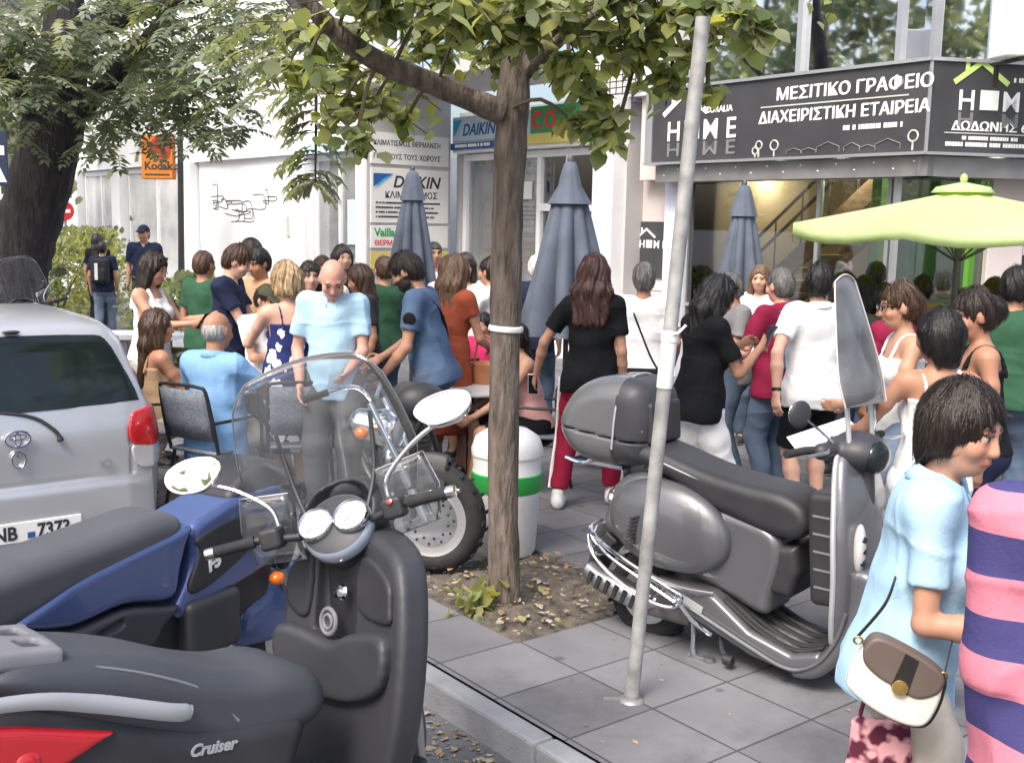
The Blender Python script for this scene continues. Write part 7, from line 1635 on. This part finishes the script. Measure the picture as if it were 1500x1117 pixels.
    sdf1('front_fender', [ell((.06, 0, .32), (.31, .09, .23))], .010, MATS['plastic_black'], fk, subs=[(rbox((.06, 0, .10), (.4, .2, .18), .01), .01), (ell((.06, 0, .255), (.275, .07, .27)), .005)])
    for sy in (-1, 1): mb = MB(); mb.tube([(-.02, sy * .085, .85), (.06, sy * .085, .255)], .022, 10); mb.build('fork_leg', MATS['steel'], fk)
    # steering: turned to the left on a raked axis
    ax = Vector((-.36, 0, .93)).normalized()
    hs = empty('handlebar', (1.0, 0, 1.12)); hs.parent = o; hs.rotation_mode = 'QUATERNION'; hs.rotation_quaternion = Matrix.Rotation(R(steer), 3, ax).to_quaternion()
    dn = Vector((-.76, 0, .65)).normalized()
    mb = MB(); c = Vector((-.0, 0, .02)); mb.lathe([(.085, -.155), (.10, -.10), (.108, -.055), (.108, -.05)], 36, c, dn); mb.build('dash_drum', MATS['plastic_black'], hs, 60)
    mb = MB(); mb.lathe([(.1085, -.055), (.116, -.045), (.116, -.012), (.108, .0), (.100, -.01), (.100, -.055)], 40, c, dn); mb.build('dash_band', MATS['rim_band'], hs, 60)
    mb = MB(); mb.lathe([(.001, -.02), (.107, -.02), (.107, .0), (.080, .012), (.001, .016)], 36, c, dn); mb.build('dash_top', MATS['plastic_grey'], hs, 60)
    up = Vector((0, 0, 1)); yv = Vector((0, 1, 0)); xv = yv.cross(dn)
    for sy in (-1, 1):
        cc = c + dn * .012 + yv * sy * .060 + xv * (.0)
        mb = MB(); mb.lathe([(.050, -.01), (.058, -.005), (.060, .014), (.055, .020), (.050, .016), (.050, -.01)], 32, cc, dn); mb.build('dial_rim', MATS['chrome'], hs, 60)
        mb = MB(); mb.lathe([(.001, .006), (.052, .006), (.052, .010), (.001, .012)], 32, cc, dn); mb.build('dial', MATS['dial_face'], hs)
        mb = MB()
        for k in range(11): a = math.pi * (.15 + 1.7 * k / 10); p0 = cc + dn * .0125 + (yv * math.cos(a) + xv * math.sin(a)) * .046; p1 = cc + dn * .0125 + (yv * math.cos(a) + xv * math.sin(a)) * .038; mb.tube([p0, p1], .0011, 4)
        mb.tube([cc + dn * .0135, cc + dn * .0135 + (yv * .6 - xv * .6) * .045], .0013, 4); mb.build('dial_marks', MATS['plastic_light'], hs)['kind'] = 'stuff'
    mb = MB()
    for k in range(8): mb.lathe([(.001, 0), (.0065, 0), (.0055, .004), (.001, .005)], 10, c + dn * .008 + xv * (.062 - .02 * (k // 4)) + yv * (-.030 + .02 * (k % 4)), dn)
    mb.build('warning_lamps', MATS['lens_dark'] if 'lens_dark' in MATS else MATS['plastic_black'], hs)['kind'] = 'stuff'
    sdf1('flyscreen_cowl', [ell((.13, 0, .03), (.15, .165, .115), Matrix.Rotation(R(-20), 3, 'Y'))], .009, MATS['plastic_black'], hs, subs=[(ell((.02, 0, .06), (.16, .115, .12)), .01)])
    mb = MB(); mb.tube([Vector((.13 + .14 * math.cos(a) * .9, .163 * math.sin(a), .06)) for a in np.linspace(-1.6, 1.6, 22)], .006, 7); mb.build('cowl_trim', MATS['chrome'], hs)
    sdf1('head_lamp', [ell((.225, 0, -.01), (.07, .10, .09), None)], .009, MATS['chrome'], hs)
    for sy in (-1, 1):
        mb = MB(); mb.tube(spath([(.02, sy * .05, .0), (.0, sy * .14, .01), (-.03, sy * .25, .03), (-.06, sy * .38, .03)]), .013, 10); mb.build('bar', MATS['plastic_black'], hs)
        mb = MB(); mb.tube([(-.035, sy * .26, .03), (-.045, sy * .30, .03), (-.062, sy * .385, .03)], [.021, .018, .019], 12); mb.build('grip', MATS['rubber'], hs)
        mb = MB(); mb.lathe([(.001, 0), (.018, 0), (.020, .01), (.018, .028), (.001, .030)], 14, (-.062, sy * .386, .03), (-.15, sy, 0)); mb.build('bar_end', MATS['chrome'], hs)
        sdf1('switch_block', [rbox((-.022, sy * .205, .025), (.035, .035, .034), .012)], .007, MATS['plastic_black'], hs)
        mb = MB(); mb.tube(spath([(.02, sy * .20, .03), (.045, sy * .26, .03), (.035, sy * .33, .028), (.01, sy * .41, .022)]), [.010] * 10 + [.007] * 6, 7, flat=.6); mb.build('brake_lever', MATS['chrome'], hs)
        mt = Vector((.02, sy * .40, .245)); mb = MB(); mb.tube(spath([(.0, sy * .185, .05), (.0, sy * .20, .12), (.01, sy * .30, .20), tuple(mt)]), .0075, 8); mb.build('mirror_stem', MATS['chrome'], hs)
        rm = Matrix.Rotation(R(sy * 4), 3, 'Z') @ Matrix.Rotation(R(20 if sy > 0 else 34), 3, 'Y')
        om = smooth_pts([(-.085, .0), (-.06, .042), (.02, .055), (.085, .032), (.092, -.012), (.05, -.048), (-.03, -.052)], 5)
        if sy < 0: om = [(-a, b) for a, b in om]
        cm = mt + Vector((-.01, sy * .02, .035))
        def cup(s1, s2, t0, t1): return [[cm + rm @ Vector((t, a * s, b * s)) for a, b in om] for t, s in ((t0, s1), (t1, s2))]
        mb = MB(); mb.loft([[cm + rm @ Vector((t, a * s, b * s)) for a, b in om] for t, s in ((.050, .35), (.040, .75), (.018, .98), (-.004, 1.06), (-.010, 1.05), (-.010, .95), (-.004, .92))]); mb.build('mirror_shell', MATS['chrome'] if sy < 0 else MATS['chrome'], hs, 50)
        mb = MB(); mb.loft([[cm + rm @ Vector((t, a * s, b * s)) for a, b in om] for t, s in ((-.004, .96), (-.0075, .95))]); mb.build('mirror_glass', MATS['mirror_glass'], hs, None)
        mb = MB(); mb.tube(spath([(.04, sy * .10, .04), (.09, sy * .14, .16), (.115, sy * .165, .34)]), .008, 7); mb.build('screen_rod', MATS['plastic_black'], hs)
        # clear hand guard
        rg = []
        for i in range(7):
            t = i / 6; rg.append([(.075 - .02 * t, sy * (.15 + .19 * u_ * (1 - .25 * abs(t - .5))), -.07 + .22 * t + .02 * u_) for u_ in np.linspace(0, 1, 7)])
        mb = MB(); mb.loft(rg, caps=False, closed=False); ob = mb.build('hand_guard', MATS['screen_clear'], hs, 180); q = ob.modifiers.new('thick', 'SOLIDIFY'); q.thickness = .004
        ed = rg[0] + [r_[-1] for r_ in rg[1:]] + rg[-1][::-1][1:]; mb = MB(); mb.tube([Vector(p) for p in ed], .002, 5); mb.build('guard_edge', MATS['clear_lens'], hs)
    mb = MB(); mb.lathe([(.001, 0), (.009, 0), (.009, .008), (.001, .01)], 12, (-.055, -.205, .045), (-1, 0, .4)); mb.build('starter_button', MATS['red_lens'], hs)
    rings = []
    for i in range(13):
        t = i / 12; z_ = .06 + .46 * t; wd = .31 * (1 - .24 * t ** 2.2) * (.80 + .20 * min(1, t * 3)) * (1 - .16 * max(0, (t - .8) / .2) ** 2); rings.append([(.165 - .10 * t - .62 * (wd * u_) ** 2, wd * u_, z_ + .035 * (1 - u_ * u_) * t) for u_ in np.linspace(-1, 1, 17)])
    mb = MB(); mb.loft(rings, caps=False, closed=False); ob = mb.build('windscreen', MATS['screen_clear'], hs, 180); q = ob.modifiers.new('thick', 'SOLIDIFY'); q.thickness = .004
    edge = [r_[0] for r_ in rings] + rings[-1][1:] + [r_[-1] for r_ in rings[::-1]][1:]; mb = MB(); mb.tube([Vector(p) for p in edge], .0022, 6); mb.build('screen_edge', MATS['steel'], hs)
    return o
BS = black_scooter((-1.19, 2.555, -.13), 44, 'black scooter in the foreground with tall clear windscreen, twin dials and chrome mirrors')

# ---------------- blue scooter beside it
def blue_scooter():
    o = empty('motor_scooter', (-1.79, 3.29, -.13), R(60), 'blue scooter with a grey seat, parked between the black scooter and the car', 'scooter')
    wheel(o, (.22, 0, .27), .27, .12); wheel(o, (1.60, 0, .27), .27, .11)
    pb = smooth_pts([(.17, .755), (.30, .81), (.46, .855), (.80, .905), (.93, .92), (.90, .85), (.87, .77), (.82, .66), (.60, .70), (.37, .69)], 4)
    sdf1('side_panel', [pris(pb, 'xz', -.15, .15, .03)], .0075, MATS['paint_blue'], o)
    pf = smooth_pts([(.84, .60), (.90, .70), (.93, .80), (.93, .90), (1.05, .945), (1.28, .99), (1.46, .96), (1.45, .80), (1.38, .66), (1.12, .60), (.90, .555)], 4)
    sdf1('front_panel', [pris(pf, 'xz', -.14, .14, .035)], .008, MATS['paint_blue'], o)
    sdf1('dark_inset', [pris(smooth_pts([(.90, .66), (.96, .80), (.95, .86), (1.15, .90), (1.34, .86), (1.26, .76), (1.02, .66)], 4), 'xz', -.147, .147, .01)], .0075, MATS['plastic_black'], o)
    sdf1('front_cowl', [pris(smooth_pts([(1.15, .95), (1.26, 1.06), (1.42, 1.08), (1.54, .92), (1.56, .70), (1.48, .58), (1.44, .75), (1.44, .90)], 4), 'xz', -.13, .13, .05)], .009, MATS['plastic_black'], o)
    gp = smooth_pts([(.10, .72), (.20, .73), (.37, .675), (.60, .685), (.77, .645), (.86, .62), (.78, .57), (.70, .50), (.40, .52), (.14, .62)], 4)
    sdf1('grey_panel', [pris(gp, 'xz', -.155, .155, .025)], .0075, MATS['plastic_grey'], o, subs=[(rbox((.53, -.16, .635), (.06, .02, .016), .008, Matrix.Rotation(R(-10), 3, 'Y')), .004)])
    sdf1('seat', [pris(smooth_pts([(-.20, .84), (-.12, .93), (.15, .945), (.41, .96), (.62, .975), (.80, .985), (.90, .95), (.90, .88), (.80, .82), (.45, .78), (.10, .72), (-.10, .74)], 5), 'xz', -.14, .14, .07)], .009, MATS['seat_vinyl_grey'], o)
    text_mesh('F5', .07, 'side_mark', MATS['sign_white'], o, (1.0, -.149, .715), (R(90), R(-14), 0), bold=.003, shear=.25)
    sdf1('air_box', [rbox((1.02, -.05, .50), (.14, .12, .12), .03)], .009, MATS['plastic_grey'], o)
    sdf1('engine', [rbox((.40, 0, .40), (.30, .13, .13), .05), rbox((.85, 0, .36), (.18, .10, .12), .04)], .012, MATS['engine_metal'], o)
    sdf1('under_body', [pris([(.05, .74), (.08, .56), (.40, .44), (1.0, .38), (1.4, .50), (1.46, .75), (1.0, .62), (.7, .56)], 'xz', -.10, .10, .04)], .012, MATS['plastic_black'], o)
    for sy in (-1, 1):
        mb = MB(); mb.ell((1.38, sy * .15, .585), (.034, .034, .030), None, 16, 10); mb.build('indicator', MATS['orange_lens'], o)
        mb = MB(); mb.tube([(1.42, sy * .07, .80), (1.60, sy * .07, .27)], .020, 8); mb.build('fork_leg', MATS['steel'], o)
    mb = MB(); mb.ell((1.30, -.145, .76), (.020, .012, .026), None, 14, 10); mb.build('panel_bolt', MATS['chrome'], o)
    mb = MB(); mb.tube(spath([(1.33, -.33, 1.02), (1.36, -.12, 1.07), (1.36, .12, 1.07), (1.33, .33, 1.02)]), .013, 8); mb.build('handlebar', MATS['plastic_black'], o)
    sdf1('front_fender', [ell((1.60, 0, .33), (.33, .09, .24))], .010, MATS['paint_blue'], o, subs=[(rbox((1.60, 0, .10), (.4, .2, .18), .01), .01), (ell((1.60, 0, .27), (.29, .065, .28)), .005)])
blue_scooter()

# ---------------- cruiser motorcycle behind the trunk
def cruiser():
    hd = -75; f = Vector((math.cos(R(hd)), math.sin(R(hd)), 0)); B = Vector((-.43, 5.93, 0)) - f * 1.5
    o = empty('cruiser_motorcycle', B, R(hd), 'dark cruiser motorcycle with chrome headlamp and fork, its front wheel beside the slim trunk', 'motorcycle')
    st = empty('front_fork', (1.5, 0, 0), R(58)); st.parent = o
    wheel(st, (0, 0, .315), .315, .125, name='front_wheel', spokes=7, disc=True)
    for sy in (-1, 1):
        mb = MB(); mb.tube([(0, sy * .095, .315), (-.14, sy * .095, .58)], .026, 12); mb.build('fork_slider', MATS['rim_silver'], st)
        mb = MB(); mb.tube([(-.14, sy * .095, .58), (-.34, sy * .095, .95)], .019, 12); mb.build('fork_tube', MATS['chrome'], st)
        sdf1('brake_caliper', [rbox((-.115, sy * .075, .36), (.03, .025, .06), .012)], .007, MATS['steel'], st)
        mb = MB(); mb.tube(spath([(-.36, sy * .04, .96), (-.38, sy * .16, 1.04), (-.44, sy * .30, 1.05), (-.56, sy * .40, 1.0)]), .013, 9); mb.build('handlebar', MATS['chrome'], st)
        mb = MB(); mb.tube([(-.47, sy * .335, 1.035), (-.58, sy * .415, .995)], .019, 9); mb.build('grip', MATS['rubber'], st)
        mb = MB(); mb.ell((-.34, sy * .20, .80), (.04, .035, .035)); mb.build('indicator', MATS['orange_lens'], st)
    sdf1('front_fender', [cap((-.25, 0, .52), (-.25, 0, .52), .01)] if False else [ell((0, 0, .33), (.37, .085, .355))], .009, MATS['plastic_black'], st, subs=[(rbox((0, 0, .16), (.5, .2, .26), .01), .01), (ell((0, 0, .315), (.335, .068, .335)), .004), (rbox((.30, 0, .5), (.2, .2, .2), .01), .01)])
    sdf1('headlamp_shell', [econe((-.42, 0, .815), (-.30, 0, .80), (0, 1, 0), (.085, .085), (.105, .105))], .008, MATS['chrome'], st)
    mb = MB(); mb.lathe([(.001, .0), (.06, .0), (.093, -.012), (.093, -.02)], 28, (-.195, 0, .792), (.98, 0, -.12)); mb.build('headlamp_glass', MATS['clear_lens'], st)
    mb = MB(); mb.torus((-.205, 0, .793), .098, .009, (.98, 0, -.12), 32, 8); mb.build('headlamp_rim', MATS['chrome'], st)
    sdf1('fuel_tank', [econe((.62, 0, .86), (1.12, 0, .90), (0, 1, 0), (.10, .09), (.155, .115))], .009, MATS['plastic_black'], o)
    sdf1('seat', [pris(smooth_pts([(-.05, .80), (.15, .78), (.40, .73), (.66, .78), (.66, .68), (.35, .62), (.0, .68)], 4), 'xz', -.15, .15, .05)], .010, MATS['seat_vinyl'], o)
    sdf1('engine', [rbox((.80, 0, .42), (.20, .15, .17), .04), cap((.78, 0, .48), (.66, 0, .78), .10), cap((.86, 0, .48), (1.02, 0, .76), .10)], .011, MATS['engine_metal'], o, warp=lambda x, y_, z_: .006 * np.sin(z_ * 180))
    for sy in (-1, 1):
        mb = MB(); mb.tube([(1.27, 0, .86), (1.10, sy * .12, .55), (.95, sy * .13, .27), (.35, sy * .13, .30), (.0, sy * .11, .32)], .018, 8); mb.build('frame_tube', MATS['plastic_black'], o)
    mb = MB(); mb.tube(spath([(.95, -.13, .60), (1.0, -.18, .40), (.80, -.19, .26), (.2, -.19, .27), (-.35, -.19, .30)]), [.022] * 8 + [.045] * 13, 12); mb.build('exhaust_pipe', MATS['chrome'], o)
    wheel(o, (0, 0, .31), .31, .17, name='rear_wheel', spokes=7)
    sdf1('rear_fender', [ell((0, 0, .36), (.38, .11, .36))], .010, MATS['plastic_black'], o, subs=[(rbox((0, 0, .14), (.5, .2, .27), .01), .01), (ell((0, 0, .31), (.335, .092, .34)), .004)])
    mb = MB(); mb.ell((1.02, -.17, .55), (.09, .05, .09), None, 20, 12); mb.build('air_cleaner', MATS['chrome'], o)
    mb = MB(); mb.tube([(.55, .16, .32), (.5, .30, .01)], .014, 7); mb.build('side_stand', MATS['plastic_black'], o)
    rg = []
    for i in range(7):
        t = i / 6; rg.append([(-.10 - .16 * t - .5 * (u_ * .2) ** 2, u_ * (.22 - .05 * t), .93 + .36 * t) for u_ in np.linspace(-1, 1, 9)])
cruiser()

# ---------------- silver car
def silver_car(loc, hd, label):
    o = empty('silver_car', loc, R(hd), label, 'car'); h = .0125
    side = smooth_pts([(.0, .32), (-.005, .50), (.03, .57), (.035, .80), (.075, .94), (.16, 1.18), (.24, 1.385), (.34, 1.455), (.65, 1.515), (1.15, 1.52), (1.70, 1.42), (2.25, 1.02), (2.75, .86), (2.95, .66), (2.99, .42), (2.90, .20), (2.2, .17), (.8, .17), (.35, .12), (.04, .13)], 4)
    half = [(0, 1.535), (.40, 1.52), (.555, 1.45), (.625, 1.34), (.715, 1.02), (.775, .92), (.825, .78), (.845, .58), (.84, .36), (.80, .14), (0, .11)]
    fy = half + [(-a, b) for a, b in half[::-1][1:-1]]
    pl = [(-.01, 0), (-.005, .35), (.015, .58), (.07, .73), (.16, .80), (.35, .84), (1.5, .845), (2.4, .835), (2.72, .74), (2.92, .50), (2.99, 0)]
    pxy = pl + [(a, -b) for a, b in pl[::-1][1:-1]]
    def bodyf(x, y_, z_):
        a = poly2(side, x, z_); b = poly2(fy, y_, z_); c = poly2(pxy, x, y_)
        sm = lambda p, q, k: -smin(-p, -q, k)
        return sm(sm(np.broadcast_to(a, np.broadcast_shapes(a.shape, b.shape, c.shape)), np.broadcast_to(b, np.broadcast_shapes(a.shape, b.shape, c.shape)), .10), np.broadcast_to(c, np.broadcast_shapes(a.shape, b.shape, c.shape)), .10)
    lo, hi = np.array([-.05, -.88, .15]), np.array([3.05, .88, 1.56])
    BP = (bodyf, lo, hi)
    g = Sdf(lo, hi, h); g.add(BP, 0)
    # seams of the tailgate and wheel arches
    g.sub(rbox((.0, 0, .565), (.045, .585, .011), .002), .003)
    for sy in (-1, 1): g.sub(rbox((.02, sy * .595, .70), (.05, .010, .14), .002), .003)
    for xx in (.46, 2.42):
        for sy in (-1, 1): g.sub(cap((xx, sy * .60, .30), (xx, sy * .95, .30), .335), .02)
    g.sub(rbox((-.03, -.02, .305), (.045, .30, .075), .02), .01)
    zb = lambda C: ((C[:, 2] < .20) & (C[:, 0] < .3)).astype(int)
    g.mesh('body', [MATS['paint_silver'], MATS['bumper_dark']], o, index=zb)
    def patch(name, outl, plane, rng_, off, m, res=.008, lo_=None, hi_=None):
        """a panel that follows the body skin, cut to an outline"""
        P0 = pris(outl, plane, rng_[0], rng_[1], .012)
        gg = Sdf(P0[1] - .01, P0[2] + .01, res); gg.D[...] = np.broadcast_to(bodyf(*gg._xyz((slice(None),) * 3)) - off, gg.D.shape); gg.inter(lambda x, y_, z_: P0[0](x, y_, z_), .004); return gg.mesh(name, m, o)
    patch('rear_window', smooth_pts([(-.60, .985), (-.665, 1.0), (-.60, 1.18), (-.515, 1.35), (-.40, 1.378), (0, 1.388), (.40, 1.378), (.515, 1.35), (.60, 1.18), (.665, 1.0), (.60, .985), (0, .968)], 3), 'yz', (-.02, .36), .005, MATS['glass_dark'])
    for sy in (-1, 1):
        rngy = (.45, .9) if sy > 0 else (-.9, -.45)
        patch('side_window', smooth_pts([(.22, 1.02), (.30, 1.28), (.38, 1.38), (1.0, 1.43), (1.55, 1.36), (2.0, 1.06), (1.9, 1.0), (1.0, .98), (.3, .99)], 3), 'xz', rngy, .005, MATS['glass_dark'])
        ry = lambda a, b: [(sy * q, z_) for q, z_ in a]
        patch('tail_lamp', smooth_pts(ry([(.60, .90), (.60, .74), (.80, .72), (.83, .86), (.76, .945), (.68, .935)], 0), 4), 'yz', (-.02, .30), .016, MATS['red_lens'])
        patch('reversing_lamp', smooth_pts(ry([(.605, .725), (.635, .60), (.74, .585), (.82, .64), (.82, .71)], 0), 4), 'yz', (-.02, .26), .014, MATS['clear_lens'])
        mb = MB(); mb.tube([(.165, sy * .655, .96), (.27, sy * .595, 1.24), (.34, sy * .55, 1.40)], .008, 6); mb.build('pillar_trim', MATS['chrome'], o)
        for xx, nm in ((.46, 'wheel'), (2.42, 'wheel')): wheel(o, (xx, sy * .72, .295), .295, .17, nm)
    mb = MB(); mb.box((.008, -.02, .31), (.012, .52, .115)); mb.build('number_plate', MATS['plate_white'], o, None, bevel=.004)
    text_mesh('INB', .108, 'plate_lettering', MATS['ink_black'], o, (.001, .222, .273), (R(90), 0, R(-90)), bold=.003, sx=.88)
    text_mesh('7373', .108, 'plate_lettering', MATS['ink_black'], o, (.001, -.035, .273), (R(90), 0, R(-90)), bold=.003, sx=.84)
    mb = MB(); mb.box((.001, -.003, .288), (.003, .040, .034)); mb.build('plate_sticker', MATS['ink_cyan'] if False else MATS['ink_blue'], o, None)
    text_mesh('iQ', .075, 'model_badge', MATS['chrome'], o, (.028, -.40, .615), (R(90), 0, R(-90)), bold=.001)
    mb = MB()
    xx, zz = .022, .835
    def oval(cy, cz, a, b, r_): mb.tube([Vector((xx, cy + a * math.cos(t), cz + b * math.sin(t))) for t in np.linspace(0, 6.2832, 33)], r_, 6)
    oval(.04, zz, .066, .045, .0065); oval(.04, zz + .012, .044, .015, .005); oval(.04, zz - .002, .016, .036, .005); mb.build('emblem', MATS['chrome'], o)
    mb = MB(); mb.tube([Vector((.020, .04 + .036 * math.cos(t), .725 + (.055 if math.sin(t) < 0 else .04) * math.sin(t))) for t in np.linspace(0, 6.2832, 29)], .006, 6); mb.lathe([(.001, 0), (.010, 0), (.010, .006), (.001, .007)], 12, (.028, .04, .74), (-1, 0, 0)); mb.build('tailgate_lock', MATS['chrome'], o)
    mb = MB(); mb.tube(spath([(.03, -.19, .80), (.035, -.16, .865), (.075, -.02, .955), (.115, .35, 1.01)]), [.018, .020, .015] + [.010] * 13, 8); mb.build('rear_wiper', MATS['plastic_black'], o)
    mb = MB(); mb.ell((.235, 0, 1.41), (.02, .05, .010)); mb.build('brake_lamp', MATS['plastic_black'], o)
    mb = MB(); mb.tube([(.62, 0, 1.51), (.55, 0, 1.60)], [.012, .004], 8); mb.build('aerial', MATS['plastic_black'], o)
    mb = MB()
    for sy in (-.34, .34): mb.ell((1.15, sy, 1.10), (.07, .13, .16), None, 16, 10)
    return o
silver_car((-2.69, 5.95, -.13), 128, 'small silver hatchback parked along the kerb at left, seen from behind')
c2 = copy_tree(BS); c2.location = (-4.47, 9.6, -.13); c2.rotation_euler = (R(-3), 0, R(100)); tag(c2, 'dark scooter parked beyond the silver car in front of the big trunk', 'scooter')
